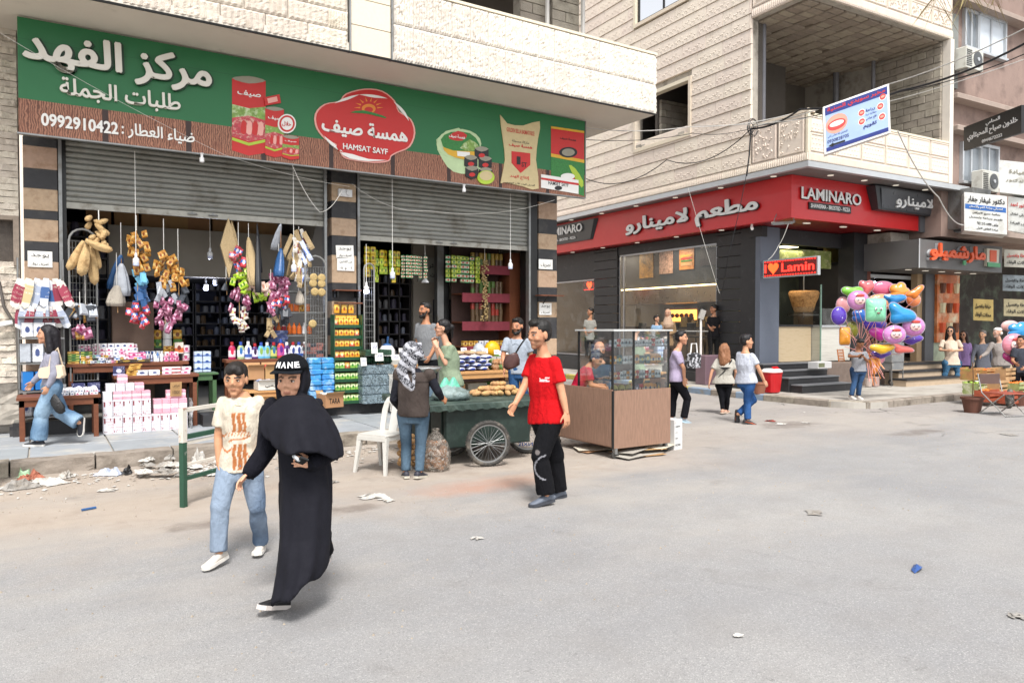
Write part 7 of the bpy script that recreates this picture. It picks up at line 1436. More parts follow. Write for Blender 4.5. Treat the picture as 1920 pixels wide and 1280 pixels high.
def carton(lab,x,y,z,w,d,h,m=CARD,fill=None,rz=0,txt=None):
    t=thing('carton',lab,'box',(x,y,z),rz); g=G(); e=.006
    for b in((-w/2,w/2,-d/2,-d/2+e,0,h),(-w/2,w/2,d/2-e,d/2,0,h),(-w/2,-w/2+e,-d/2+e,d/2-e,0,h),(w/2-e,w/2,-d/2+e,d/2-e,0,h),(-w/2+e,w/2-e,-d/2+e,d/2-e,0,e)): g.box(*b)
    g.obj('box_walls',m,t); g=G(); g.obox((0,-d/2-.03,h+.02),(w*.98,.07,.004),(R(-35),0,0)); g.obj('flap',m,t); g=G(); g.obox((0,d/2+.02,h+.03),(w*.98,.07,.004),(R(60),0,0)); g.obj('flap',m,t)
    if fill:
        g=G()
        for i in range(24): g.ell((rn.uniform(-w*.42,w*.42),rn.uniform(-d*.4,d*.4),h*.85+rn.uniform(0,.04)),(.04,.03,.02),6,4)
        g.obj('contents',fill,t)
    if txt: word('box_lettering',txt,(-w*.3,-d/2-.003,h*.3),(w*.3,-d/2-.003,h*.3),(0,0,h*.4),.002,BLACKM,t,.01,world=False)
    return t
CANDY=mat('candy mix','#a9a9bf',.4,.7,22,dirt='#4f8fc0',dsc=12)
carton('brown cardboard box on the ledge behind the boy, left of a pair',2.92,12.45,.86,.26,.25,.20); carton('brown cardboard box with a red item beside it, right of the pair behind the boy',3.2,12.45,.86,.26,.25,.20,fill=mat('red toy','#b52a22',.4,.3)); carton('white printed fruit tray with a dark oval emblem behind the woman in black',3.16,12.25,.70,.52,.3,.13,mat('white tray board','#cfc9be',.7,.1),CANDY,0,'شيرمي'); carton('open pale tray of small goods in the lower tier behind the woman in black',3.2,12.2,.45,.55,.3,.12,WOODL,CANDY); table('low light wood rack holding trays behind the woman in black',2.75,3.6,12.1,12.6,.69,.36,WOODL,.03)
carton('open brown cardboard box on the ground beside the seed stand',4.1,12.2,.36,.34,.3,.22,CARD,MATS['white tray board'],.2,'TARA')
# mats: blue packs
t=thing('blue_pack_stack','tall stack of bright blue bagged napkins on the shop edge','packs',(4.02,12.45,.36)); BP=mat('bright blue film pack','#3c8ac4',.3,.35,9,.6,30,rnd=.12,dirt='#b9d3e6',dsc=7)
bm=G().bbox(-.105,.105,-.12,.12,0,.085,.02).mesh('blue_pack',BP)
for k in range(9):
    for i in range(2): inst(bm,'blue_pack',t,(-.11+i*.215,rn.uniform(-.02,.02),k*.092),(0,0,rn.uniform(-.1,.1)))
# seed stand
t=thing('seed_stand','green tiered stand of yellow, orange and green seed packets before the middle pier','stand',(4.54,12.55,.36)); GRN=mat('green stand metal','#1f4a30',.45,.1); 
for k in range(8): G().box(-.25,.25,-.06+.012*k,.06+.012*k,.02+k*.19,.035+k*.19).obj('shelf',GRN,t); G().box(-.25,.25,-.066+.012*k,-.06+.012*k,.0+k*.19,.055+k*.19).obj('shelf_lip',GRN,t)
for x in(-.26,.25): G().box(x,x+.012,-.06,.14,0,1.56).obj('side_panel',GRN,t)
SP=[pack('seed yellow','#d0921e','#e2c25a','#9c4a14',(.5,.9),1,.3,.05),pack('seed red','#b5482e','#dcb04a','#c9c9a0',(.5,.9),1,.3,.05),pack('seed green','#7fae4a','#dfe6b4','#3a7a2c',(.5,.9),1,.3,.08)]
sm_=[G().bbox(-.042,.042,-.018,.018,0,.125,.005).mesh('seed_packet',m) for m in SP]
for k in range(8):
    for i in range(5): inst(sm_[(2 if k<4 else 0 if rn.random()>.25 or k>5 else 1) if rn.random()>.12 else 1],'seed_packet',t,(-.19+i*.095,-.02+.012*k,.036+k*.19),(R(-8),0,rn.uniform(-.06,.06)))
t=thing('pier_shelf','small dark wall shelf on the middle pier under the paper notices','shelf',(4.65,12.9,2.35)); G().box(-.24,.24,-.12,.1,.0,.02).obj('shelf_board',WOODB,t); G().box(-.2,-.18,-.1,.09,-.12,0).obj('bracket',BLACKM,t); G().box(.18,.2,-.1,.09,-.12,0).obj('bracket',BLACKM,t)
goods('food_box','yellow food packet with picture on the topmost rows above the seed stand','packet','yellow packets above the seed stand',boxm(.09,.06,.15),[SP[0]],rowz(4.42,4.75,.1,12.72,1.76,1,0,0,1)+rowz(4.42,4.7,.13,12.76,1.95,1),.05)
goods('pier_board','dark shelf board on the middle pier above the yellow packets','shelf',None,boxm(.46,.22,.02),[WOODB],[(4.65,12.8,2.12)],0)
t=thing('wall_shelf','small dark bracket shelf on the right-hand pier','shelf',(9.12,12.88,2.35)); G().box(-.3,.3,-.12,.1,.0,.02).obj('shelf_board',WOODB,t); G().tube([(-.1,-.1,0),(-.1,.1,-.16)],.01,5).obj('bracket',BLACKM,t)
# green wrapped packs
t=thing('cucumber_packs','stack of film-wrapped dark green plastic packs beside the seed stand','packs',(5.02,12.45,.36)); GP=mat('dark green bundle','#23402f',.5,.5,22,.8,30,dirt='#4b6f58',dsc=10); F2=film('grey-blue film','#9fb3bd',.28)
for k,(h,m) in enumerate(((.17,1),(.15,1),(.20,1),(.16,1),(.15,0))):
    z=sum((.17,.15,.20,.16,.15)[:k]); g=G()
    for i in range(14): g.ell((-.26+i*.04,rn.uniform(-.03,.03),z+h*.5),(.026,.13,h*.48),7,5,Matrix.Rotation(rn.uniform(-.2,.2),3,'Z'))
    g.obj('green_bundle',GP,t)
    if m: G().bbox(-.30,.30,-.17,.17,z+.004,z+h-.004,.03).obj('film_wrap',F2,t)
goods('folded_sheet','dark green folded bundle lying on top of the wrapped packs','bundle','green bundles',boxm(.5,.3,.1),[GP],[(5.02,12.46,1.20)],.1)
# right-hand tables and food
table('light wooden market table with bagged rice between the cart and the right-hand shop',6.25,7.75,11.75,12.4,.90,.16,WOODL,.05); table('long light table with bulk food and price cards across the right-hand shop',5.3,8.3,12.42,13.1,1.02,.16,WOODL,.05)
RB=pack('rice bag blue','#c9ccd8','#1f2f72','#2a3f8c',(.0,.45),1,.3,.08,0); g=G(); g.smooth=True; g.ell((0,0,.038),(.115,.16,.042),12,8)
goods('rice_bag','blue and white plastic bag of rice in the layered pile on the wooden table','bag','rice bags on the wooden table',g,[RB],[(6.40+i*.235+(.1 if k%2 else 0),11.9+rn.uniform(-.02,.02),.90+k*.07) for k in range(4) for i in range(3 if k<3 else 3)],.12); goods('bread_bag','pale bag on top of the rice pile','bag','pale bags on the rice pile',g,[mat('tan bag','#b79a77',.5,.3,14)],[(6.45,12.05,1.19),(6.7,12.05,1.19),(6.95,12.05,1.17)],.3)
goods('nut_bag','small clear bag of nuts and dried food at the right of the wooden table','bag','nut bags on the wooden table',G().ell((0,0,.05),(.08,.07,.06),10,6),[mat('nut mix','#a0734c',.5,.5,25,dirt='#c9b49a',dsc=16),mat('olive mix','#4f6a32',.5,.5,22,dirt='#9fb070',dsc=14)],[(7.15+.13*i,11.85+.12*j_,.9+.09*k) for i in range(5) for j_ in range(2) for k in range(2)],1.5,.15)
TRM=[mat('bulk food tan','#b08b62',.8,.4,30,.6,60),mat('bulk food green','#4c6b34',.8,.4,30,.6,60),mat('bulk food brown','#6a4a32',.8,.4,30,.6,60),mat('bulk food pale','#c7bfae',.8,.3,30,.6,60)]
for k in range(12):
    x=5.42+k*.25; lab=('open clear tray of bulk food on the long table behind the price cards'); t=thing('food_tray',lab,'tray',(x,12.6,1.02),0,'bulk food trays'); g=G(); 
    for b in((-.115,.115,-.15,-.145,0,.1),(-.115,.115,.145,.15,0,.1),(-.115,-.11,-.145,.145,0,.1),(.11,.115,-.145,.145,0,.1)): g.box(*b)
    g.obj('tray_walls',mat('pale tray plastic','#b5b5ae',.4,.1),t); g=G(); g.smooth=True; g.lathe([(.11,.06),(.10,.09),(.05,.13),(0,.15)],n=14); g.v=[(a,b*1.25,c_) for a,b,c_ in g.v]; g.obj('food_heap',TRM[k%4],t)
TAGB=mat('blue handwriting','#2a3f8c',.6,.1); texts=['سكر','رز','عدس','برغل','شاي','فول','حمص','ملح']
tg=[]
for k,(px,y,w,h) in enumerate(((677,670,11,15),(697,642,12,20),(706,661,16,15),(737,664,17,10),(793,664,11,12),(752,652,20,8),(864,651,13,11),(882,654,12,18),(903,652,14,10),(910,668,12,22),(925,655,12,9),(934,656,12,10),(945,652,10,12))):
    d=12.35 if k<6 else 12.4; x,_,z=py_(px,y+h/2,d); s_=w*.0095; t=thing('price_card',['white price card with blue handwriting %s'%q for q in('leaning by the wire panel','above the wrapped packs, upper of two','above the wrapped packs, lower of two','left of the chequered headscarf','right of the headscarf by the green-shirted woman','on the pale crate behind the headscarf','at the left end of the rice table','tall one behind the rice bags','wide one above the rice pile','tall one standing in front of the rice pile','small one right of the rice pile','near the nut bags','closest to the man with the shoulder bag')][k],'sign',(x,d-.12,z)); G().obox((0,0,0),(s_,.006,h*.0095),(R(-8),0,0)).obj('card',WHT,t)
    word('handwriting',texts[k%8],(-s_*.35,-.012,-.0),(s_*.35,-.012,-.0),(0,0,h*.0035),.001,TAGB,t,.01,world=False); word('handwriting','%d000'%(7+k),(-s_*.3,-.006,-h*.004),(s_*.3,-.006,-h*.004),(0,0,h*.0028),.001,TAGB,t,.0,world=False)
for k,(x,w,m) in enumerate(((6.45,.3,CARD),(6.85,.42,mat('printed sack','#8d8677',.8,.3,12)),(7.3,.3,PK[8]),(7.6,.26,mat('grey sack','#8f8d8a',.8,.15,8)))): goods('sack',['brown box under the left of the rice table','printed grey sack under the rice table','green and orange box under the rice table','grey sack under the right of the rice table'][k],'sack',None,boxm(w,.3,.5),[m],[(x,12.15,.16)],.1)
t=thing('yellow_bag','bright yellow bag with a white bag beside it on the long table','bag',(7.62,12.75,1.05)); g=G(); g.smooth=True; g.ell((0,0,.2),(.17,.14,.17),12,8); g.obj('bag_body',mat('bright yellow plastic','#d9a514',.4,.12,8,.6,20),t); g=G(); g.smooth=True; g.ell((-.3,0,.18),(.13,.12,.16),10,7); g.obj('bag_body',CLR,t)
t=thing('white_sack','white sack with a blue scoop standing by the wire panel','sack',(5.45,12.95,1.02)); g=G(); g.smooth=True; g.lathe([(.14,0),(.16,.1),(.15,.25),(.1,.33),(0,.35)],n=14); g.obj('sack_body',CAPW,t); g=G(); g.tube([(0,0,.3),(.0,-.05,.5)],.02,6); g.ell((0,0,.33),(.09,.07,.05),10,6); g.obj('scoop',BLU,t)
goods('pale_crate','pale shallow crate of bulk food on the long table by the wire panel','crate','pale crates on the long table',boxm(.32,.2,.09),[WOODL,MATS['printed sack']],[(5.75,12.52,1.02),(6.1,12.52,1.02),(5.8,12.75,1.13)],.05)
t=thing('plastic_sheet','clear plastic sheeting draped from the long table beside the wrapped packs','sheet',(5.5,12.3,.6)); g=G(); g.smooth=True; vs=[];fs=[]
for i in range(12):
    for j_ in range(9): q=noise.noise_vector(V(i*.5,j_*.6,9))*.06; vs.append((-.3+i*.065+q.x*.5,-.0+q.y-(.05 if j_<7 else -.1*(j_-6)),-.4+j_*.105+q.z*.3))
for i in range(11):
    for j_ in range(8): fs.append((i*9+j_,(i+1)*9+j_,(i+1)*9+j_+1,i*9+j_+1))
g.add(vs,fs); g.obj('sheet_fold',film('milky film','#c9c7c0',.5),t)
# hanging snack strips
def snack(lab,grp,px0,px1,yt,yb,mats,cols,rows,Yp=13.25):
    a=py_(px0,yt,Yp); b=py_(px1,yt,Yp); zb=py_((px0+px1)/2,yb,Yp)[2]; h=(a[2]-zb)/rows; w=(b[0]-a[0])/cols
    ms_=[G().bbox(-w*.47,w*.47,-.025,.02,-h*.96,0,.012).mesh('snack_bag',m) for m in mats]
    for i in range(cols):
        t=thing('snack_strip',lab,'snacks',(a[0]+w*(i+.5),Yp+rn.uniform(-.06,.06),a[2]),rn.uniform(-.15,.15),grp)
        for k in range(rows-(1 if rn.random()<.3 else 0)): inst(ms_[rn.randrange(len(ms_))] ,'snack_bag',t,(rn.uniform(-.006,.006),rn.uniform(-.01,.01),-k*h),(rn.uniform(-.1,.1),0,rn.uniform(-.25,.25)))
S1=pack('snack yellow','#b59a1e','#8f9c2a','#6a4a10',(.3,.6),1,.3,.15); S2=pack('snack lime','#8fa52a','#c9c95a','#4a6a1a',(.3,.6),1,.3,.15); S3=pack('snack red green','#2f7a4a','#c9c4ac','#a83a2a',(.25,.75),1,.3,.1)
snack('yellow snack bags hanging in a strip at the left of the right-hand opening','yellow snack strips',681,702,462,520,[S1],2,4); snack('lime green snack bags hanging in a strip behind the yellow ones','lime snack strips',703,752,468,530,[S2,S1],6,4); snack('small red and green snack bags hanging in a strip left of the inner post','red and green snack strips',752,800,478,522,[S3],7,7); snack('green and yellow snack bags hanging in a strip right of the inner post','snack strips right of the inner post',836,900,478,530,[S2,S3],7,6,13.6)
# right shelves with red cloth
t=thing('jar_shelves','tall shelf of jars with dark red cloth fringes at the right of the shop','shelf',(8.2,13.9,.36)); RC=mat('dark red shelf cloth','#7a2f3a',.85,.2,9,.3); 
for k,z in enumerate((2.62,2.02,1.42,.9)): G().box(-.75,.42,-.2,.25,z,z+.03).obj('shelf',WOODB,t); G().box(-.75,.42,-.225,-.2,z-.16,z+.03).obj('shelf_cloth',RC,t)
G().box(.43,.7,-.2,.3,0,2.95).obj('side_panel',WOODB,t); G().box(-.75,.43,.26,.3,0,3.2).obj('back_panel',mat('shelf back','#4f3a34',.8,.2),t)
JR=[mat('jar gold','#a08436',.35,.3,20),mat('jar green','#4f6a2e',.35,.3,20),mat('jar red','#8f2f24',.35,.3,20),mat('jar dark','#5a4630',.35,.3,20)]
for q,z in enumerate((2.65,2.05,1.45)): goods('food_jar',['jar or tin on the top shelf above the red cloth','jar or tin on the middle shelf above the red cloth','jar or tin on the lower shelf above the red cloth'][q],'jar',['top','middle','lower'][q]+' shelf jars',jarm(.045,.13),[JR[(q)%4],JR[(q+1)%4],JR[3]],rowz(7.75,8.5,.1,13.78,.36+z,1,.1,0,3 if q==2 else 2,.132))
goods('plastic_tub','clear tub with white label on the bottom shelf above the red cloth','tub','labelled tubs on the bottom shelf',boxm(.1,.1,.11),[PK[1],PK[4]],rowz(7.55,8.5,.13,13.78,.36+.93,1))
t=thing('garlic_string','long hanging string of dried garlic or mushrooms beside the jar shelves','food',py_(909,488,13.5)); g=G()
for i in range(150): g.ell((rn.uniform(-.07,.07),rn.uniform(-.05,.05),-i*.0085),(.022,.022,.016),6,4)
g.obj('garlic_mass',mat('dried garlic','#a58f63',.9,.3,30),t,kind='stuff'); G().tube([(0,0,0),(0,0,.25)],.006,4).obj('cord',WHT,t)
# white board and dark doors in the right shop
t=thing('wall_board','white board with Arabic writing on the inner wall of the right-hand shop','sign',(7.9,15.1,2.95)); G().box(-.8,.5,0,.03,-.25,.3).obj('board',mat('dull white board','#a9aaa4',.6,.06),t); word('board_lettering','الأسعار كاش',(-.6,-.01,.05),(.35,-.01,.05),(0,0,.14),.003,BLACKM,t,.01,world=False); word('board_lettering','ممنوع الدين',(-.5,-.01,-.15),(.3,-.01,-.15),(0,0,.12),.003,BLACKM,t,.01,world=False)
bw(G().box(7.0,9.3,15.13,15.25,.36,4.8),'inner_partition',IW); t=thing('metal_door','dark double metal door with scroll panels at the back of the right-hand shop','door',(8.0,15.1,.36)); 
for q in(-.52,.02): 
    G().box(q,q+.5,0,.03,0,1.95).obj('door_leaf',mat('dark grey door','#3f4044',.5,.1),t); g=G(); g.tube([(q+.25+.13*math.cos(a)*(1-a/14),-.005,1.3+.25*math.sin(a)*(1-a/14)) for a in[k*.5 for k in range(24)]],.012,5); g.obj('door_scroll',STEEL,t)
# dim shelving at the back of both shops
def backshelf(lab,x0,x1,y,z0,z1,n,seed):
    t=thing('back_shelves',lab,'shelf',((x0+x1)/2,y,z0)); w=(x1-x0)/2; r2=random.Random(seed); g=G()
    for k in range(n): 
        z=(z1-z0)*k/n; G().box(-w,w,-.2,.15,z,z+.025).obj('shelf',IB,t); x=-w+.06
        while x<w-.06:
            q=r2.uniform(.045,.07); hh=(z1-z0)/n*r2.uniform(.45,.75)
            if r2.random()>.12: g.lathe([(q,z+.025),(q,z+.02+hh*.8),(q*.8,z+.02+hh*.85),(q*.8,z+.02+hh),(0,z+.021+hh)],(x,r2.uniform(-.1,0),0),8,m=r2.randrange(4))
            x+=q*2+r2.uniform(.01,.06)
    g.obj('shelf_goods',[mat('dim jar','#6d7280',.3,.3,8),mat('dim box','#4a4658',.5,.3,8),mat('dim pack','#7a7a7c',.5,.3,8),JR[3]],t,kind='stuff')
    for x in(-w,-w/3,w/3,w): G().box(x-.012,x+.012,-.2,.15,0,z1-z0).obj('upright',IB,t)
backshelf('dark shelves of jars along the back wall of the left shop, right half',2.9,4.45,17.9,.5,2.75,9,3); backshelf('dark shelves of jars along the back wall of the left shop, middle',1.4,2.85,17.9,.5,2.75,9,4); backshelf('dark shelves in the left corner of the first shop',.05,1.0,15.0,.4,3.6,9,5); backshelf('dark shelves of packets at the back of the right-hand shop',4.7,6.9,16.5,.4,3.4,11,6); backshelf('dark side shelves behind the shopkeeper',6.2,6.95,15.4,.4,3.2,10,7)
for k,(x,h) in enumerate(((.9,.27),(1.35,.30),(1.8,.27),(2.2,.30),(2.6,.28),(3.05,.30),(3.5,.28),(3.9,.30))): carton(['leftmost','second','third','fourth','fifth','sixth','seventh','rightmost'][k]+' brown carton in the dark row on the mezzanine',x,15.55,3.57,.40,.3,h)
goods('paint_tin','green and white tin in the small stack inside the shop entrance','tin','tins inside the entrance',jarm(.07,.15),[PK[8],CAPW,PK[4]],[(1.62+.16*i,13.6,1.35+k*.155) for i in range(3) for k in range(2 if i!=1 else 3)]); goods('plinth_cabinet','brown cabinet standing inside the first shop behind the cosmetics display','cabinet',None,boxm(.6,.3,1.75),[mat('dull brown cabinet','#5f4c40',.7,.1)],[(1.25,13.5,.36)],0); goods('tin_stand','dark stand under the small stack of tins inside the entrance','stand',None,boxm(.55,.3,1.0),[IB],[(1.78,13.6,.36)],0)
# lamps
def bulb(lab,px,y,Yp,ztop,lit=0,cone=False):
    x,_,z=py_(px,y,Yp); t=thing('hanging_lamp',lab,'lamp',(x,Yp,z)); 
    G().tube([(0,0,.12),(0,0,ztop-z)],.005,5).obj('cord',WHT,t); G().lathe([(.02,.06),(.022,.10),(.012,.13),(0,.13)],n=10).obj('socket',CAPW,t)
    if cone: G().lathe([(.08,-.02),(.06,.02),(.02,.06),(0,.06)],n=14).obj('bulb',CAPW,t)
    else: G().lathe([(0,-.075),(.035,-.072),(.045,-.06),(.045,-.02)],n=14).obj('bulb',emis('lit cold lamp','#cfd6ff',9) if lit else mat('frosted bulb','#b9c0d6',.3,.03),t); (lambda l:(setattr(l,'energy',14),setattr(l,'color',(.75,.82,1)),setattr(bpy.data.objects.new('bulb_light',l),'location',(x,Yp-.1,z-.12))) and COL.objects.link(bpy.data.objects['bulb_light']))(bpy.data.lights.new('bulb_light','POINT')) if lit==1 and 'bulb_light' not in bpy.data.objects else None
    G().lathe([(.046,-.02),(.047,.03),(.03,.055),(.02,.06)],n=14).obj('bulb_base',CAPW,t)
bulb('white lamp hanging in front of the orange bunch, leftmost of the lamps',255,490,12.7,4.39); bulb('unlit lamp hanging deep inside the left shop above the lit one',394,478,13.8,4.7); bulb('lit cold white lamp deep inside the left shop',386,537,15.6,3.4,1); bulb('small grey lamp right of the lit one in the left shop',404,528,15.6,3.2); bulb('lamp hanging from a white cord in front of the patterned scarves',551,502,12.6,4.39); bulb('lamp hanging low before the snack strips in the right-hand opening',736,515,12.6,4.39); bulb('cone-shaped white lamp left of the inner post',797,528,13.4,4.6,0,True); bulb('rightmost lamp hanging before the jar shelves',957,498,12.7,4.39); bulb('small lit lamp by the narrow wire panel',687,542,12.75,3.2,1)
for k,(px,y) in enumerate(((379,298),(871,355))): x,_,z=py_(px,y,12.26); t=thing('socket_lamp',['small white lamp on the lower edge of the sign, left one','small white lamp on the lower edge of the sign, right one'][k],'lamp',(x,12.28,z)); G().lathe([(.03,-.05),(.035,-.04),(.035,.02),(.02,.03),(.02,.06),(.035,.09)],n=10).obj('lamp_body',CAPW,t)
t=thing('socket_box','white round socket box with cables at the top of the middle pier','socket',(4.66,12.95,4.12)); G().lathe([(.0,.05),(.05,.05),(.06,0)],(-.06,0,0),12,ax=(0,-1,0)).obj('socket_cover',CAPW,t); G().lathe([(.0,.05),(.05,.05),(.06,0)],(.05,0,0),12,ax=(0,-1,0)).obj('socket_cover',CAPW,t); G().box(-.13,.12,-.02,.04,-.07,.06).obj('socket_back',CAPW,t)
# notices
def notice(lab,px0,y0,px1,y1,lines,Yp=12.985,tilt=0):
    a=py_(px0,y1,Yp); b=py_(px1,y0,Yp); w=b[0]-a[0]; h=b[2]-a[2]; t=thing('paper_notice',lab,'sign',((a[0]+b[0])/2,Yp,(a[2]+b[2])/2),0,rot=(0,R(tilt),0)); G().box(-w/2,w/2,-.004,0,-h/2,h/2).obj('paper',WHT,t)
    for k,s_ in enumerate(lines): n=len(lines); word('notice_lettering',s_,(-w*.36,-.007,h/2-h*(k+.85)/n),(w*.36,-.007,h/2-h*(k+.85)/n),(0,0,h*.5/n),.001,BLACKM,t,.0,world=False)
notice('white paper notice with two Arabic lines on the left pier',52,472,98,500,['يوجد','تصريف دولار']); notice('upper white paper notice on the middle pier',630,461,663,483,['يوجد','تصريف دولار'],tilt=-3); notice('lower white paper notice on the middle pier',632,484,664,507,['من الفئتين','١٠٠ و ٥٠']); notice('small upper notice on the right-hand pier',1010,487,1036,504,['تصريف']); notice('small lower white notice on the right-hand pier',1011,568,1034,590,['يوجد','تصريف'])
# ================= STREET THINGS =================
GRNC=mat('worn dark green paint','#142620',.6,.25,4,.2,40,dirt='#2a3a34',dsc=5); TARP=mat('green tarpaulin','#2b3c35',.6,.2,3,.4,12,dirt='#57645a',dsc=3); TYRE=mat('dusty tyre rubber','#3a3835',.9,.2,20,.4,60,dirt='#7a7267',dsc=6)
ct=thing('vegetable_cart','dark green wooden handcart with tarpaulin top and spoked wheels','cart',(4.9,8.8,0),R(-3)); C_=lambda g,n,m:g.obj(n,m,ct)
C_(G().bbox(-.70,.52,-.74,.72,.22,.74,.01),'cart_body',GRNC)
for k in range(3): C_(G().bbox(-.725,-.702,-.68+k*.36,-.36+k*.36,.27,.68,.004),'side_panel',GRNC)
C_(G().bbox(-.69,.5,-.762,-.742,.24,.73,.005),'front_panel',GRNC)
g=G(); g.smooth=False; nx,ny=26,16; vs=[];fs=[]
for i in range(nx+1):
    for j_ in range(ny+1): x=-.95+1.75*i/nx; y=-.85+1.65*j_/ny; vs.append((x,y,.785+.008*noise.noise(V(x*5,y*5,0))))
for i in range(nx):
    for j_ in range(ny): a=i*(ny+1)+j_; fs.append((a,a+ny+1,a+ny+2,a+1))
g.add(vs,fs); n0=len(g.v)
for (ax,fx) in(('f',lambda t:(-.95+1.75*t,-.85)),('l',lambda t:(-.95,-.85+1.65*t)),('r',lambda t:(.8,-.85+1.65*t))):
    k0=len(g.v); vs=[];m_2=40
    for i in range(m_2+1): x,y=fx(i/m_2); q=.012*math.sin(i*1.7)+.01*noise.noise(V(i*.6,1,2)); o=(0,-1) if ax=='f' else((-1,0) if ax=='l' else(1,0)); vs+=[(x,y,.785),(x+o[0]*.012,y+o[1]*.012,.77),(x+o[0]*(.015+q),y+o[1]*(.015+q),.70+q)]
    g.add(vs,[(i*3+j_,i*3+j_+1,(i+1)*3+j_+1,(i+1)*3+j_) for i in range(m_2) for j_ in range(2)])
C_(g,'tarpaulin_top',TARP); C_(G().box(-.9,.75,-.8,.75,.74,.778),'cart_top',WOODL)
def wheel(par,c,r,rz,nsp=28,tw=.028,nm='wheel'):
    w=bpy.data.objects.new(nm,None); COL.objects.link(w); w.parent=par; w.location=c; w.rotation_euler=(0,0,rz)
    g=G(); g.smooth=True; rings=[]
    for i in range(41):
        a=2*PI*i/40; cx,cz=math.cos(a),math.sin(a); rings.append([(cx*(r-tw+tw*math.cos(b)),tw*math.sin(b)*.95,cz*(r-tw+tw*math.cos(b))) for b in[2*PI*k/8 for k in range(8)]])
    g.loft(rings,cap=False)
    g.smooth=False
    for i in range(56): a=2*PI*i/56; g.obox(((r-.001)*math.cos(a),(.010 if i%2 else -.010),(r-.001)*math.sin(a)),(.010,.022,.012),(0,-a,0))
    g.obj('tyre',TYRE,w); g=G(); rings=[]
    for i in range(41): a=2*PI*i/40; cx,cz=math.cos(a),math.sin(a); rr=r-tw*2+.004; rings.append([(cx*(rr+dx),dy,cz*(rr+dx)) for dx,dy in((.006,-.016),(.006,.016),(-.014,.014),(-.014,-.014))])
    g.loft(rings,cap=False); g.obj('rim',STEEL,w); g=G(); g.tube([(0,-.05,0),(0,.05,0)],.022,10); 
    for i in range(nsp): a=2*PI*i/nsp; s_=1 if i%2 else -1; b=a+.5*(1 if i%4<2 else -1); g.tube([(.02*math.cos(b),s_*.03,.02*math.sin(b)),((r-tw*2)*math.cos(a),0,(r-tw*2)*math.sin(a))],.0022,3)
    g.obj('spokes',STEEL,w); return w
wheel(ct,(-.22,-.97,.285),.285,R(-12)); wheel(ct,(-.42,.2,.27),.27,R(-8)); C_(G().tube([(-.24,-.95,.285),(-.42,.2,.285)],.018,6),'axle',BLACKM); C_(G().box(-.4,-.36,-.2,.3,.2,.34),'axle_block',BLACKM)
PMAT=mat('washed potato','#b99362',.85,.12,16,.5,60,rnd=.10,dirt='#8a6a44',dsc=9)
def potm(s):
    g=G(); g.smooth=True; rings=[]; r2=random.Random(s)
    for j_ in range(9): th=-PI/2+PI*j_/8; ct_=max(.03,math.cos(th)); rings.append([(math.cos(a)*.038*ct_*(1+.12*noise.noise(V(math.cos(a),math.sin(a),j_*.4+s))),math.sin(a)*.034*ct_,math.sin(th)*.058) for a in[2*PI*i/10 for i in range(10)]])
    g.loft(rings); g.v=[(z,x,y) for x,y,z in g.v]; return g.mesh('potato',PMAT)
pm=[potm(s) for s in range(4)]
for k in range(64):
    l=k//34+(1 if k>56 else 0); a=rn.uniform(0,2*PI); r=rn.uniform(0,1)**.6*(.30-.10*l); x=5.28+r*1.25*math.cos(a)-(.0); y=8.72+r*math.sin(a)*.85; z=.82+l*.055
    o=bpy.data.objects.new('potato',pm[k%4]); COL.objects.link(o); o.location=(x,y,z); o.rotation_euler=(rn.uniform(-.5,.5),rn.uniform(-.3,.3),rn.uniform(0,6)); o.scale=(1.15,1.15,1.1); tag(o,'pale washed potato in the heap on the green cart','potato','potatoes heaped on the cart')
for k,(x,y) in enumerate(((4.76,8.95),(4.84,8.93),(4.80,9.02))): o=bpy.data.objects.new('potato',pm[k]); COL.objects.link(o); o.location=(x,y,.82); o.rotation_euler=(0,0,k); tag(o,'potato lying apart from the heap near the green bag','potato','potatoes apart from the heap')
t=thing('shopping_bag','grey clear plastic bag of greens with mint-green handles on the cart','bag',(4.42,8.42,.79)); g=G(); g.smooth=True; rings=[]
for z,r in((0,.17),(.04,.22),(.10,.20),(.15,.12),(.19,.05)): rings.append([(math.cos(a)*r*1.2*(1+.12*noise.noise(V(a*2,z*9,1))),math.sin(a)*r*(1+.15*noise.noise(V(a*2,z*9,5))),z+.02*noise.noise(V(a*3,z,4))) for a in[2*PI*i/26 for i in range(26)]])
g.loft(rings); g.obj('bag_body',mat('dull grey plastic','#7d8d8b',.25,.3,12,.9,30,dirt='#46554c',dsc=9),t); g=G(); g.smooth=True
for q in((-.06,.04),(.02,-.03),(.06,.05)): g.loft([ellring(V(q[0],q[1],z),V(r,0,0),V(0,r*.6,0),12) for z,r in((.10,.12),(.17,.09),(.24,.045),(.28,.015))])
g.obj('bag_handles',mat('mint green plastic','#5fae94',.35,.15,12,.8,30),t)
t=thing('weighing_scale','metal pan scale on the cart beside the green-shirted woman','scale',(4.35,9.0,.79)); G().bbox(-.12,.12,-.1,.1,0,.2,.02).obj('scale_body',mat('blue grey enamel','#5d7080',.4,.15,8),t); G().tube([(0,0,.2),(0,0,.30)],.02,8).obj('stem',STEEL,t); g=G(); g.smooth=True; g.lathe([(.02,.30),(.14,.31),(.19,.345),(.215,.39),(.21,.392),(.18,.35),(0,.32)],n=28); g.obj('pan',mat('aluminium pan','#b5b6b5',.3,.05,metal=.8),t)
t=thing('potato_sack','clear net sack of brown potatoes standing beside the cart','sack',(3.98,7.98,0)); g=G(); g.smooth=True
for k in range(70): a=rn.uniform(0,2*PI); z=rn.uniform(.04,.34); r=.12*(1-.25*(z/.4)); g.ell((math.cos(a)*r,math.sin(a)*r,z),(.042,.042,.034),7,5,Matrix.Rotation(rn.uniform(0,3),3,'X'))
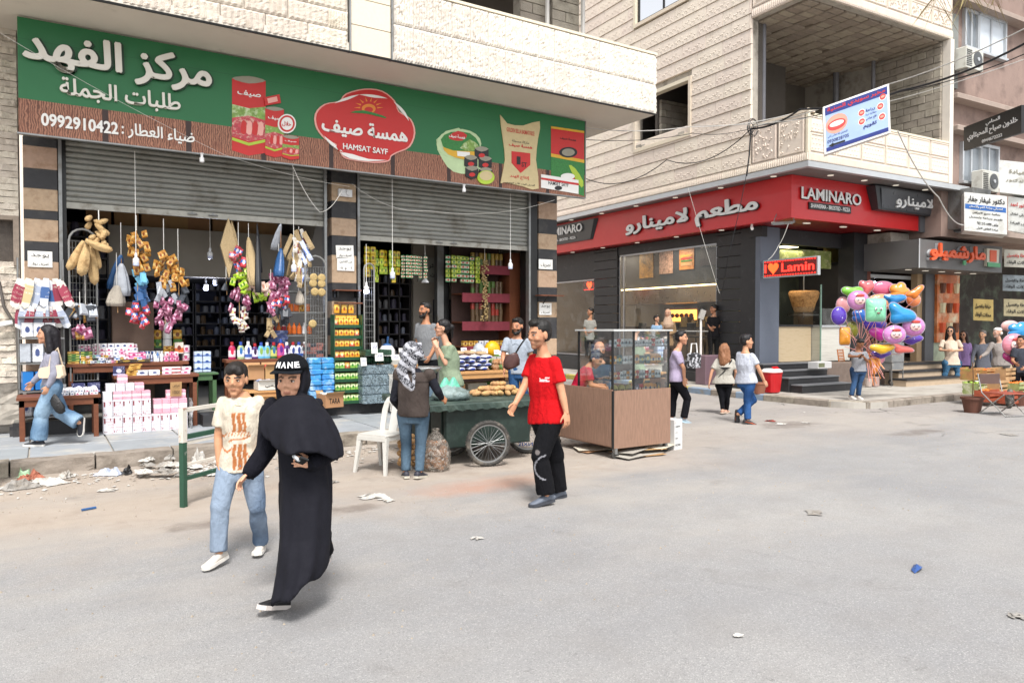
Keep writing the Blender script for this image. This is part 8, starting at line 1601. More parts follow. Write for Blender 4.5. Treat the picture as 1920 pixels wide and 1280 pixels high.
g.obj('sack_potatoes',mat('brown potato','#8a5f3c',.8,.2,14,.3,60,dirt='#5f3f28',dsc=8),t,kind='stuff'); g=G(); g.smooth=True; g.loft([[(math.cos(a)*r*(1+.05*math.sin(a*7+z*20)),math.sin(a)*r*(1+.05*math.sin(a*7+z*20)),z) for a in[2*PI*i/28 for i in range(28)]] for z,r in((0,.14),(.08,.178),(.22,.175),(.34,.14),(.42,.08),(.47,.035),(.50,.05))],cap=False); g.obj('sack_film',film('sack film','#c9c0b4',.12),t)
t=thing('red_net_bag','small red-tied bag of onions behind the man with the headscarf','bag',(3.72,8.25,0)); g=G(); g.smooth=True
for k in range(22): a=k*2.4; g.ell((math.cos(a)*.08,math.sin(a)*.08,.05+.016*k),(.04,.04,.036),7,5)
g.obj('onions',mat('onion skin','#b08a5c',.6,.2,12),t,kind='stuff'); G().ell((0,0,.44),(.05,.05,.04),8,6).obj('red_tie',RED,t)
# plastic chair
t=thing('plastic_chair','white plastic garden chair without arms beside the headscarfed man','chair',(3.43,8.30,0),R(-62)); PW=mat('worn white plastic','#c4c2bb',.45,.06,5,dirt='#a39e94',dsc=4,dth=(.6,.9))
g=G(); g.smooth=False; g.loft([[( x*w,y,z) for x,y in((-.21,-.2),(.21,-.2),(.22,.0),(.19,.2),(-.19,.2),(-.22,.0))] for z,w in((.425,.96),(.44,1),(.452,1),(.458,.95))]); g.obj('seat',PW,t)
back=G()
for xs in((-1,-.62),(.62,1),(-.30,.30)):
    rr=[]
    for z,y,w in((.44,.18,.19),(.55,.215,.205),(.70,.255,.21),(.79,.282,.195)): rr.append([(xs[0]*w,y,z),(xs[1]*w,y,z),(xs[1]*w,y+.018,z),(xs[0]*w,y+.018,z)])
    back.loft(rr)
back.loft([[(-w,y,z),(w,y,z),(w,y+.02,z),(-w,y+.02,z)] for z,y,w in((.78,.278,.198),(.84,.295,.165),(.875,.305,.10))]); back.obj('backrest',PW,t)
for sx in(-1,1):
    for sy in(-1,1):
        g=G(); top=V(sx*.19,sy*.17,.43); bot=V(sx*.23,sy*(.25 if sy>0 else .23),0); g.loft([[tuple(p+V(dx*k,dy*k,0)) for dx,dy in((-.028,-.022),(.028,-.022),(.028,.022),(-.028,.022))] for p,k in((top,1.2),(top.lerp(bot,.5),.85),(bot,.65))]); g.obj('leg',PW,t)
g=G(); g.box(-.205,.205,-.205,-.19,.385,.43); g.box(-.205,-.19,-.19,.19,.385,.43); g.box(.19,.205,-.19,.19,.385,.43); g.obj('seat_rim',PW,t)
t=thing('plastic_chair','white plastic chair edge cut off at the left border of the photo','chair',at(-58,905,8.0)[:2]+(0,),R(100)); G().bbox(-.2,.2,-.2,.2,.42,.45,.02).obj('seat',PW,t); g=G(); g.loft([[(-w,y,z),(w,y,z),(w,y+.02,z),(-w,y+.02,z)] for z,y,w in((.44,-.2,.19),(.7,-.24,.21),(.86,-.27,.14))]); g.obj('backrest',PW,t)
for sx in(-1,1):
    for sy in(-1,1): G().tube([(sx*.18,sy*.18,.43),(sx*.21,sy*.21,0)],.022,5).obj('leg',PW,t)
# barrier frame
t=thing('metal_barrier','dark green and white metal frame barrier standing behind the boy','barrier',(1.13,7.66,0),R(40)); GB=mat('chipped green enamel','#234a38',.5,.15,10,dirt='#8a8f86',dsc=9,dth=(.66,.72)); WB=mat('chipped white enamel','#cfc9bd',.55,.1,10,dirt='#8a5a3a',dsc=8,dth=(.6,.68))
G().box(-.025,.025,-.025,.025,0,.62).obj('post',GB,t); G().box(-.027,.027,-.027,.027,.621,.95).obj('post_top',WB,t)
for z,m,r in((.93,WB,.018),(.67,GB,.022),(.61,WB,.014),(.40,WB,.012),(.27,GB,.018)): G().box(.026,1.1,-r,r,z-r,z+r).obj('rail',m,t)
G().box(1.1,1.15,-.025,.025,0,.95).obj('post',GB,t)
# kiosk
kt=thing('kiosk','glass display kiosk on a wood-veneer board base with castors','kiosk',(6.27,7.42,0),R(0)); VEN=mat('wood veneer board','#8a6c5a',.7,.26,9,.1,60,stretch=(5,5,.6),dirt='#6b4b3a',dsc=16,dth=(.62,.70)); K_=lambda g,n,m:g.obj(n,m,kt)
K_(G().box(0,1.0,-.02,0,.13,.885),'front_board',VEN); K_(G().box(-.03,-.005,.0,1.45,.16,.90),'side_board',VEN); K_(G().box(.98,1.0,.001,1.2,.14,.87),'side_board',VEN); K_(G().box(-.03,-.004,-.022,-.001,.13,.885),'corner_strip',BLACKM); K_(G().box(0,.97,.01,1.2,.14,.16),'base_board',VEN); K_(G().box(-.0,.97,.01,.75,.80,.82),'counter_shelf',VEN)
for x,y in((.0,.0),(.36,.0),(.99,.0),(.0,.75),(.99,.75)): K_(G().box(x-.012,x+.012,y+.004,y+.028,.886,1.66) if y==0 else G().box(x-.012,x+.012,y-.028,y-.004,.83,1.66),'glass_frame',BLACKM)
K_(G().box(-.02,1.03,-.03,.80,1.66,1.68),'kiosk_roof',mat('pale roof sheet','#b9bbb9',.5,.1)); GLS=glass()
K_(G().quad((.0,.012,.886),(.99,.012,.886),(.99,.012,1.655),(.0,.012,1.655)),'glass_pane',GLS); K_(G().quad((.0,.75,.86),(.0,.012,.86),(.0,.012,1.655),(.0,.75,1.655)),'glass_pane',GLS); K_(G().quad((.99,.012,.86),(.99,.75,.86),(.99,.75,1.655),(.99,.012,1.655)),'glass_pane',GLS)
for z in(1.02,1.22,1.45): K_(G().box(.02,.97,.03,.40 if z<1.4 else .3,z,z+.008),'glass_shelf',glass('shelf glass',(.8,.9,.88),.2))
for x,y in((.03,.0),(.97,.05),(.05,1.3),(.9,1.2)):
    w=bpy.data.objects.new('castor',None); COL.objects.link(w); w.parent=kt; w.location=(x,y,0); G().lathe([(.02,-.018),(.05,-.016),(.05,.016),(.02,.018)],(0,0,.05),14,ax=(.3,1,0)).obj('castor_wheel',TYRE,w); G().box(-.02,.02,-.03,.03,.06,.135).obj('castor_fork',STEEL,w)
def kput(lab,grp,w,d,h,mats,x0,x1,dx,y,z,rows=1): goods('display_item',lab,'box',grp,boxm(w,d,h),mats,[(6.27+x0+i*dx,7.42+y+j_*.08,z) for j_ in range(rows) for i in range(int((x1-x0)/dx)+1)],.1,.12)
KW=pack('k white','#cfd3d6','#8aa0a9','#2d3c4a',(.3,.6),1,.3,.1); KR=pack('k red','#b5342e','#d9cdbf','#7a1a1a',(.3,.6),1,.3,.1); KT=pack('k teal','#2f5f66','#a9b9a9','#c9b45a',(.3,.6),1,.3,.1); KO=pack('k orange','#c98a3a','#d9d0b8','#22406a',(.3,.6),1,.3,.1)
kput('white phone-charger box on the top glass shelf of the kiosk','top shelf boxes',.055,.03,.09,[KW,KW,KR],.06,.94,.062,.12,1.459); kput('white gadget box on the second glass shelf of the kiosk','second shelf boxes',.09,.03,.11,[KW,KW,KT,KO],.08,.92,.10,.10,1.229); kput('small coloured box on the third glass shelf of the kiosk','third shelf boxes',.05,.03,.10,[KW,KR,KT,KO,KW],.05,.94,.056,.10,1.029,1)
kput('dark or coloured box on the floor of the kiosk display','kiosk floor boxes',.075,.04,.13,[KT,KR,KO,PK[6],PK[5]],.42,.95,.08,.12,.821)
for k in range(3): t=thing('yellow_clock_pack','round yellow-faced pack on the kiosk display floor','pack',(6.27+.10+k*.12,7.52,.90),0,'round yellow packs in the kiosk'); G().lathe([(0,-.02),(.052,-.02),(.055,0),(.05,.02),(0,.02)],n=18,ax=(0,-1,0)).obj('pack_disc',mat('olive yellow','#a39a4e',.4,.15,14),t); G().box(-.03,.03,-.028,-.022,-.02,-.005).obj('pack_label',BLACKM,t)
t=thing('newspaper_pile','flattened cardboard and papers pushed under the kiosk','papers',(6.5,7.6,0)); 
for k in range(12): g=G(); g.obox((rn.uniform(-.2,.7),rn.uniform(-.25,.5),.012+k*.006),(rn.uniform(.35,.6),rn.uniform(.2,.35),.004),(rn.uniform(-.05,.05),rn.uniform(-.05,.05),rn.uniform(-.4,.4))); g.obj('cardboard_sheet',[CARD,mat('grey paper','#9f9a90',.9,.2,8),MATS['bulk food pale']][k%3],t)
t=thing('appliance_box','tall narrow white printed carton standing behind the kiosk corner','box',(7.50,7.62,0),R(8)); G().bbox(-.09,.09,-.13,.13,0,.42,.005).obj('box_body',mat('white carton board','#c9c8c6',.7,.05),t)
for z,h,s_ in((.36,.03,'J'),(.31,.022,'magnum'),(.23,.02,'~ 4'),(.15,.018,'220V'),(.05,.03,'HOME')): word('box_lettering',s_,(-.07,-.1305,z),(.07,-.1305,z),(0,0,h),.001,BLACKM,t,.02,world=False,keep=True)
# motorbike behind the man in red
mt=thing('motorcycle','parked light-coloured motorcycle with a spoked wheel mostly hidden behind the man in red','motorcycle',(5.55,8.35,0),R(152)); wheel(mt,(0,0,.29),.29,0,30,.03); wheel(mt,(1.05,.1,.29),.29,0,30,.03)
G().tube([(0,.07,.29),(-.1,.07,.62),(.0,.0,.9)],.022,7).obj('fork',STEEL,mt); G().tube([(.0,.04,.29),(.3,.05,.35),(.55,.05,.3)],.03,7).obj('exhaust_pipe',STEEL,mt); g=G(); g.smooth=True; g.ell((.35,.03,.62),(.30,.10,.10),12,8); g.obj('tank',mat('pale blue tank','#a9b5bd',.3,.05),mt); g=G(); g.ell((.75,.05,.62),(.3,.11,.05),12,6); g.obj('seat',BLACKM,mt); g=G(); g.ell((.5,.03,.40),(.16,.1,.13),10,7); g.obj('engine',mat('engine metal','#55585a',.4,.3,16,metal=.6),mt); G().tube([(-.05,-.28,1.0),(.02,0,.93),(-.05,.3,1.0)],.014,6).obj('handlebar',STEEL,mt); word('wheel_lettering','CNXIS',(-.14,-.02,.10),(.12,-.02,.10),(0,0,.05),.004,mat('blue letters','#2a4f9c',.5),mt,.02,world=False)
# litter bin, balloon props
bx=l2w(-.55,1.15); t=thing('litter_bin','red plastic litter bin with white swing lid beside the black steps','bin',gz(1447,735,.15)); g=G(); g.loft([ellring(V(0,0,z),V(r,0,0),V(0,r*.85,0),20,3.5) for z,r in((0,.17),(.02,.18),(.44,.225),(.45,.235),(.47,.235))]); g.obj('bin_body',mat('red bin plastic','#b5151c',.4,.05),t)
g=G(); g.smooth=True; g.loft([ellring(V(0,0,z),V(r,0,0),V(0,r*.85,0),20,3) for z,r in((.471,.24),(.495,.24),(.53,.22),(.555,.17),(.56,.05))]); g.obj('bin_lid',WHT,t); G().obox((.02,-.1,.565),(.2,.12,.02),(R(38),0,0)).obj('lid_flap',mat('red bin plastic','#b5151c'),t)
FOIL={}
def foil(col,dk='#ffffff'):
    k='foil '+col
    if k not in MATS: mat(k,col,.22,.12,5,.35,9,coat=.6,dirt=dk,dsc=4,dth=(.62,.7))
    return MATS[k]
def balloon(lab,px,py,rx,ry,d,col,shape='round',face=False,rot=0,dk='#ffffff'):
    d+=.55; c_=V(at(px,py,d)); s_=d/FPX; t=thing('balloon',lab,'balloon',tuple(c_),0,None,(0,0,R(-32))); a,b=rx*s_*1.12,ry*s_*1.14; g=G(); g.smooth=True; n=44; M3=Matrix.Rotation(R(rot),3,'Y'); out=[]
    def rad(w):
        if shape=='round': return 1
        if shape=='star': return .72+.28*abs(math.cos(w*2.5))**.6
        if shape=='dolphin': return .62+.5*max(0,math.cos(w-.4))**4+.45*max(0,math.cos(w-2.6))**6+.3*max(0,math.cos(w+1.9))**8
        if shape=='fish': return .75+.35*abs(math.cos(w))**3+.15*math.sin(3*w)
        if shape=='square': return min(1.28,1/max(abs(math.cos(w)),abs(math.sin(w))))*.86
        return 1
    for f,yy in((.02,-.30),(.45,-.27),(.75,-.19),(.93,-.08),(1,0),(.93,.08),(.75,.19),(.45,.27),(.02,.30)): out.append([tuple(M3@V(a*f*rad(w)*math.cos(w),yy*min(a,b)*1.5*(1+.16*math.sin(w*15)*f**3),b*f*rad(w)*math.sin(w))) for w in[2*PI*i/n for i in range(n)]])
    g.loft(out); g.obj('balloon_skin',foil(col,dk),t); g=G(); k_=[tuple(M3@V(a*q*rad(w)*math.cos(w),.004*math.sin(w*22),b*q*rad(w)*math.sin(w))) for q in(.99,1.045) for w in[2*PI*i/44 for i in range(44)]]; g.add(k_,[(i,(i+1)%44,44+(i+1)%44,44+i) for i in range(44)]); g.obj('foil_seam',foil('#a59aa6'),t)
    if face:
        y0=-.42*min(a,b); fc=G(); fc.smooth=True
        def spot(x,z,rx_,rz_,m,o): q=G(); q.smooth=True; q.ell(tuple(M3@V(x*a,y0-o,z*b)),(rx_*a,.02,rz_*b),12,6,M3); q.obj('face_print',m,t)
        if face=='girl': spot(0,-.02,.52,.46,mat('pale face print','#dcb9b4',.35),0); spot(0,.50,.42,.16,mat('red cap print','#c4453f',.35),.012); 
        for q in(-1,1): spot(q*.22,.06,.09 if face!='girl' else .11,.12,mat('white eye print','#e8e8ea',.3),.02); spot(q*.2,.04,.05,.07,BLACKM,.034)
        spot(0,-.24,.16,.05,mat('mouth print','#7a2a34',.4),.02)
    G().tube([(0,0,-b),tuple(V(at(1621,664,16.3))-c_)] if px<1760 else [(0,0,-b),(0,0,-b-.4)],.006,4).obj('ribbon',mat('pink ribbon','#cf8f86',.5,.1),t)
B_=[('purple balloon with a single round eye at the left of the bunch',1573,592,13,15,15.5,'#4a2b9c','round',False),('pink spotted balloon with a girl-like face at the upper left of the bunch',1609,563,18,16,15.4,'#b97aac','round','girl'),('mint green marshmallow-shaped balloon with a smiling face in the middle of the bunch',1642,581,20,22,15.3,'#7fc9a0','square',True),('lime green balloon with a frog-like top at the upper left',1598,547,16,12,15.8,'#74b93a','fish',False),('red and white fin-shaped balloon at the top of the bunch',1624,540,13,17,15.9,'#cf5f62','dolphin',False),('pink balloon with blue print at the top of the bunch',1656,541,20,12,16.0,'#c95a78','round',False,0,'#3a4fa0'),('orange rocket-shaped balloon at the top right',1686,548,18,17,15.9,'#dd8a2c','star',False),('orange curved bird-like balloon sticking out at the upper right',1716,549,17,10,15.8,'#d9761f','dolphin',False,-30),('upper blue dolphin-like balloon right of the green one',1677,561,19,11,15.5,'#1e78b5','dolphin',False),('lower large blue dolphin-like balloon',1688,590,25,20,15.3,'#1c86c4','dolphin',False,25),('pink spotted girl-faced balloon at the right edge of the bunch',1713,612,19,16,15.4,'#c278b4','round','girl'),('pink spotted girl-faced balloon at the lower right of the bunch',1677,627,19,15,15.2,'#c07ab5','round','girl'),('magenta balloon below the middle of the bunch',1651,625,17,14,15.6,'#c0359c','fish',False),('dark purple balloon at the lower right',1708,636,18,10,15.7,'#4f2a9a','fish',False),('orange long balloon hanging at the lower left',1584,630,11,17,15.6,'#d08a2a','square',False),('yellow giraffe-spotted balloon above the boy at the right',1654,653,19,10,15.3,'#d9a81c','fish',False,0,'#5a3a14'),('purple balloon under the yellow spotted one',1652,664,15,8,15.5,'#47268f','fish',False),('coral pink starfish balloon low on the right',1690,654,20,9,15.6,'#d9685f','dolphin',False,15),('orange low balloon behind the ribbons',1640,684,9,17,15.5,'#dc8c2a','fish',False),('small blue balloon behind the ribbons',1612,592,14,12,15.9,'#2c62b0','star',False),('pink pig-coloured balloon at the left top of the purple one',1581,572,12,14,15.9,'#cc8f92','round',False,0,'#2a1f22'),('violet balloon behind the ribbons in the centre',1640,608,20,12,16.1,'#3f2a8c','round',False),('peach round balloon behind the mint green one',1652,566,24,13,15.9,'#d98e5a','round',False),('orange spotted balloon behind the bird-like one',1713,562,12,11,16.1,'#dd7e4a','round',False),('dark green balloon low at the left behind the boy',1598,618,11,14,16.0,'#7a7a2a','round',False),('pale pink balloon near the grey handcart',1646,672,12,9,15.9,'#d98a9c','round',False)]
for q in B_: balloon(*q)
for q in((('pink girl-faced balloon of the second bunch at the right edge',1901,646,20,18,16.0,'#cf8090','round','girl'),('magenta balloon of the second bunch below the girl-faced one',1905,670,20,15,16.1,'#c43a8c','fish',False),('blue star-shaped balloon of the second bunch at the right edge',1912,620,22,15,16.3,'#1f86c0','star',False),('yellow balloon low in the second bunch at the right edge',1914,686,13,16,16.2,'#c9b41e','fish',False),('pale pink balloon at the top left of the second bunch',1894,611,15,9,16.5,'#d9a39a','round',False))): balloon(*q)
t=thing('ribbon_bundle','tangle of pink and orange ribbons hanging from the balloon bunch','ribbons',at(1620,690,15.6)); 
for k in range(18):
    a=V(at(1626+rn.uniform(-4,6),664+rn.uniform(-4,4),16.2)); b=V(at(1628+rn.uniform(-4,34),rn.uniform(636,655) if k%3==0 else rn.uniform(690,735),15.8+rn.uniform(-.1,.2))); g=G(); g.tube([a,a.lerp(b,.5)+V(rn.uniform(-.06,.06),0,rn.uniform(.0,.1)),b],.008 if k%3 else .005,4); g.obj('ribbon',[mat('pink ribbon','#cf8f86'),mat('orange ribbon','#cf7a3a',.4,.1)][k%2],t,world=True)
# handcart, wicker chair, boxes
q=gz(1670,722,.15); t=thing('grey_trolley','grey metal box trolley on small wheels behind the balloons','trolley',q,LA); G().bbox(-.26,.26,-.2,.2,.62,1.12,.01).obj('trolley_box',mat('grey trolley paint','#77797a',.5,.1,5,dirt='#8d8a84',dsc=5),t); G().bbox(-.24,.24,-.19,.19,.42,.61,.01).obj('trolley_drawer',MATS['grey trolley paint'],t)
for x in(-.24,.24):
    for y in(-.18,.18): G().tube([(x,y,.06),(x,y,.62)],.014,5).obj('leg',STEEL,t); G().lathe([(.0,-.015),(.06,-.015),(.06,.015),(0,.015)],(x,y,.06),12,ax=(0,1,0)).obj('wheel',TYRE,t)
q=gz(1588,718,.15); t=thing('wicker_stand','orange-brown cane chair frame behind the boy with the phone','chair',q,LA+.2); CANE=mat('orange cane','#a9642c',.6,.15,20); 
for x in(-.17,.17): G().tube([(x,.12,0),(x,.14,.5),(x,.2,.92)],.014,5).obj('leg',CANE,t); G().tube([(x,-.15,0),(x,-.15,.42)],.014,5).obj('leg',CANE,t)
for k in range(6): G().tube([(-.17,.14+.012*k,.48+k*.085),(.17,.14+.012*k,.48+k*.085)],.010,4).obj('back_cane',CANE,t)
for k in range(5): G().tube([(-.12+k*.06,.14,.45),(-.12+k*.06,.2,.9)],.007,4).obj('back_cane',CANE,t)
G().bbox(-.19,.19,-.17,.16,.40,.43,.01).obj('seat',CANE,t)
t=thing('open_box','small green and white box lying on the black steps','box',l2w(1.45,.75,.665),LA+.1); G().bbox(-.3,.3,-.14,.14,0,.16,.01).obj('box_body',mat('white carton board','#c9c8c6'),t); G().box(-.28,-.02,-.144,-.141,.03,.13).obj('box_label',mat('olive label','#6f7354',.6,.2,20),t)
q=gz(1744,722,.15); t=thing('bottle_pail','small pale pail and bottles beside the ribbons','pail',gz(1628,724,.15)); g=G(); g.lathe([(.08,0),(.10,.18),(.105,.2),(0,.2)],n=12); g.obj('pail_body',mat('pale pail','#b9a9a0',.5),t); G().bbox(.14,.34,-.1,.1,0,.24,.01).obj('pail_box',mat('reddish box','#a58a82',.6,.2,6),t)
# fruit crates, folding chair, pot
def crate(lab,px,py,d,w,h,col,lift=0,fruit=None):
    q=V(at(px,py,d)); t=thing('fruit_crate',lab,'crate',(q.x,q.y,max(0,q.z)),LA+rn.uniform(-.1,.1)); 
    for z in(.02,h*.5,h-.03): 
        for y in(-.16,.16): G().box(-w/2,w/2,y-.006,y+.006,z,z+h*.26).obj('slat',col,t)
    for x in(-w/2,w/2-.012): G().box(x,x+.012,-.154,.154,0,h).obj('end_board',col,t)
    G().box(-w/2+.012,w/2-.012,-.154,.154,0.0,.012).obj('crate_base',col,t)
    if fruit:
        g=G(); g.smooth=True
        for i in range(22): g.ell((rn.uniform(-w*.42,w*.42),rn.uniform(-.13,.13),h-.03+rn.uniform(0,.03)),(.04,.04,.038),7,5)
        g.obj('fruit',fruit,t,kind='stuff')
OC=mat('printed orange carton','#a87a4c',.7,.4,7,dirt='#8fa04a',dsc=5); OC2=mat('buff carton','#b18f66',.8,.2,7); OC3=mat('green white carton','#8f9a5f',.7,.5,8,dirt='#c9c2b0',dsc=6); FRT=[mat('orange fruit','#cf6f1e',.5,.15,12),mat('red fruit','#a3261c',.4,.2,12),mat('lime fruit','#8fa93a',.5,.2,12)]
for k,(px,y,w,m,f,l) in enumerate(((1822,712,.28,OC,None,'orange printed crate in the top row of the fruit pile at the left end'),(1846,713,.34,OC,FRT[0],'orange crate in the top row of the fruit pile, in the middle'),(1882,712,.42,OC2,None,'brown cardboard crate at the right of the top row of the fruit pile'),(1829,738,.36,OC3,FRT[2],'green and white crate in the middle row of the fruit pile'),(1868,735,.34,OC2,FRT[1],'buff crate right of the green one in the middle row'),(1905,738,.34,OC3,FRT[0],'crate at the right edge in the middle row'),(1850,752,.34,mat('red orange crate','#9a4a30',.6,.3,9),FRT[0],'red-orange crate at the bottom behind the folding chair'),(1893,756,.34,MATS['red orange crate'],FRT[1],'red-orange crate at the bottom right behind the folding chair'))): crate(l,px,y,16.4 if k<3 else 16.2 if k<6 else 16.0,w*1.3,.24,m,0,f)
t=thing('flower_pot','brown terracotta-coloured plastic pot with a bare stick at the road edge','pot',gz(1823,773)); POT=mat('brown pot','#5f3a2c',.7,.12,6); G().lathe([(.14,0),(.19,.26),(.215,.27),(.215,.31),(.19,.31),(.18,.26),(0,.25)],n=22).obj('pot_body',POT,t); G().tube([(0,0,.25),(.02,0,.7),(-.02,0,1.0)],.010,5).obj('dry_stem',mat('dry wood','#6a5038',.9),t)
t=thing('flower_pot','brown plastic pot at the right edge behind the folding chair','pot',gz(1908,760)); G().lathe([(.14,0),(.19,.26),(.215,.27),(.215,.31),(.19,.31),(.18,.26),(0,.25)],n=22).obj('pot_body',POT,t)
q=gz(1880,778); t=thing('folding_chair','folding camp chair with reddish seat at the right edge of the road','chair',q,R(-20)); CH=mat('chrome tube','#a9a9a6',.25,.05,metal=.8)
for x in(-.24,.24): G().tube([(x,-.3,.01),(x,.25,.42),(x,.35,.78)],.012,6).obj('leg',CH,t); G().tube([(x,.3,.01),(x,-.25,.42)],.012,6).obj('leg',CH,t)
for y in(-.3,.3): G().tube([(-.24,y,.012),(.24,y,.012)],.012,6).obj('foot_bar',CH,t)
G().bbox(-.24,.24,-.25,.22,.42,.44,.01).obj('seat',mat('red wood seat','#8a4230',.6,.2,8),t); G().bbox(-.24,.24,.30,.33,.58,.78,.01).obj('backrest',mat('brown vinyl','#5a4640',.5,.2),t)
t=thing('tyre','old motor tyre leaning behind the folding chair','tyre',gz(1893,765),R(10)); wheel(t,(0,0,.2),.2,0,0,.05,'tyre_ring')
# post with a junction box, pink planter
q=l2w(.55,4.0); x,y,z=gz(1328,752); t=thing('cable_post','white pipe post with a tilted grey socket box in front of the restaurant','post',(l2w(.15,3.55)[0],l2w(.15,3.55)[1],.14)); G().tube([(0,0,0),(.0,0,1.75)],.03,8).obj('pipe',WHT,t); G().obox((.02,-.02,1.88),(.14,.1,.26),(0,R(20),R(-30))).obj('junction_box',mat('grey box','#a5a39c',.5,.06),t); G().tube([(.04,-.04,1.8),(.28,-.1,1.4),(.32,-.1,.9),(.1,-.05,.35)],.014,6).obj('hose',BLACKM,t)
t=thing('planter_box','pink-grey plastic tub standing at the restaurant corner behind the walkers','tub',l2w(.2,3.3,.14),LA); G().bbox(-.3,.45,-.2,.2,0,.78,.02).obj('tub_body',mat('dusty pink plastic','#705a62',.5,.1),t); 
t=thing('flower_pot','small terracotta pot between the white t-shirt man and the red bin','pot',gz(1424,738,.14)); G().lathe([(.11,0),(.15,.22),(.165,.23),(.165,.26),(0,.24)],n=16).obj('pot_body',mat('terracotta','#8a5a44',.8),t)
t=thing('handbag','black and white patterned handbag carried on the far side of the purple t-shirt person','bag',at(1301,672,12.9)); G().bbox(-.14,.14,-.06,.06,-.16,.10,.03).obj('bag_body',mat('patterned bag','#1f1f22',.4,.2,20,dirt='#b9b9be',dsc=18,dth=(.5,.56)),t); G().tube([(-.08,0,.1),(-.06,0,.26),(.06,0,.26),(.08,0,.1)],.012,5).obj('bag_handle',WHT,t)
# dental sign, hung at an angle
a_,b_,c_,d_=[V(at(*q)) for q in((1543,201,15.4),(1667,157,15.0),(1669,250,15.0),(1546,290,15.4))]
ax=b_-a_; up=a_-d_; nn=ax.cross(up).normalized(); t=thing('dental_sign','tilted white-framed dental clinic sign with a smiling mouth hanging at the balcony corner','sign',tuple((a_+c_)/2))
if nn.dot(V(0,0,H)-a_)<0: nn=-nn
def SP2(u,v,o=0): return tuple(d_+ax*u+(up)*v+nn*o)
def slab(u0,v0,u1,v1,o0,o1,m,n): g=G(); g.hexa([SP2(u0,v0,o0),SP2(u1,v0,o0),SP2(u1,v0,o1),SP2(u0,v0,o1),SP2(u0,v1,o0),SP2(u1,v1,o0),SP2(u1,v1,o1),SP2(u0,v1,o1)]); g.obj(n,m,t,world=True)
slab(0,0,1,1,-.22,0,WHT,'sign_box'); slab(.03,.04,.97,.96,0.001,.004,mat('pale blue print','#9fb6dc',.4,.15,2),'sign_face'); slab(.03,.80,.97,.96,.005,.008,mat('dark blue print','#1f2f7a',.4),'sign_band')
def disc(u,v,ru,rv,o,m,n='picture'): g=G(); g.add([SP2(u+ru*math.cos(w),v+rv*math.sin(w),o) for w in[2*PI*i/18 for i in range(18)]],[tuple(range(18))]); g.obj(n,m,t,world=True)
disc(.20,.56,.17,.20,.006,mat('skin print','#cf9a86',.5)); disc(.20,.54,.14,.11,.009,mat('lip print','#c4413e',.4)); disc(.20,.56,.11,.055,.012,WHT); slab(.03,.04,.97,.12,.005,.008,MATS['dark blue print'],'sign_band')
for u,v in((.90,.78),(.86,.60),(.58,.60),(.58,.42),(.88,.38)): disc(u,v,.055,.075,.006,WHT); disc(u,v,.045,.06,.009,MATS['lip print']); disc(u,v,.03,.025,.012,mat('skin print','#cf9a86'))
def sw(s,u0,u1,v,h,m,of=.01): word('lettering',s,SP2(u0,v,.009),SP2(u1,v,.009),tuple(up*h),.002,m,t,of)
sw('مخبر سويدي السنية',.06,.94,.82,.12,RED,.03); sw('زراعة',.64,.78,.57,.07,NB,.02); sw('تقويم',.60,.80,.24,.10,NB,.03); sw('قلع جراحي',.64,.80,.40,.07,NB,.01); sw('معالجة لبية',.64,.80,.50,.05,NB,.0); sw('0930828705',.05,.38,.20,.07,NB,.01); sw('المخبري رائد عباس زاعي',.06,.36,.30,.07,NB,.0)
slab(.12,.125,.32,.165,.009,.012,BLACKM,'arrow_shaft'); g=G(); g.add([SP2(.06,.145,.012),SP2(.14,.10,.012),SP2(.14,.19,.012)],[(0,1,2)]); g.obj('arrow_head',BLACKM,t,world=True)
# cables
def cable(lab,pts,r,m,s=.15,name='cable'):
    P_=[V(at(*p)) for p in pts]; out=[]
    for a,b in zip(P_,P_[1:]): out+=sag(a,b,s,8)[:-1]
    out.append(P_[-1]); c0=out[0]; t=G().tube([tuple(p) for p in out],r,5).obj(name,m,None,origin=tuple(c0)); tag(t,lab,'cable')
CB=mat('black cable','#17171a',.6); CW2=mat('white cable','#b9b6b0',.5)
cable('thick black cable from the balcony corner to the right edge',[(1408,242,17.5),(1500,205,16.5),(1690,170,15),(1925,80,13)],.022,CB,.1)
for k,(a,b,c2,r,m) in enumerate((((1400,240,17.5),(1660,160,15.5),(1925,52,13),.012,CW2),((1420,236,17.5),(1690,172,15.5),(1925,100,13.5),.010,CB),((1300,235,18),(1560,215,16),(1925,110,14),.008,CW2),((1098,240,15.6),(1290,238,17),(1480,215,17),.010,CW2),((1098,262,15.6),(1300,250,17),(1410,240,17.4),.007,CB))): cable(['upper pale cable','thin black cable under the thick one','lowest thin pale cable','pale cable from the green sign','thin dark cable from the green sign'][k]+' crossing to the corner building',[a,b,c2],r,m,.08)
cable('bundle of dark cables hanging down past the balcony corner to the red fascia',[(1408,242,17.3),(1405,290,17.2),(1400,330,17.2)],.018,CB,.0); cable('dark cable running along the beige side wall to the balcony corner',[(1098,335,21.5),(1250,300,19.5),(1405,245,17.4)],.012,CB,.35)
cable('pale rope from the dental sign down to the doctor signs',[(1683,245,15),(1760,370,16.5),(1806,422,18)],.014,CW2,.15); cable('thin cable looping from the fascia to the socket box',[(1399,330,17.1),(1365,480,17.3),(1350,560,18.2)],.008,CB,.1); cable('thin pale cable from the side fascia to the socket box',[(1290,352,18.4),(1349,550,17.9)],.005,CW2,.02); cable('pale cable hanging from the floodlight',[(1478,420,17.3),(1460,460,17.4),(1440,487,17.3)],.008,CW2,.05)
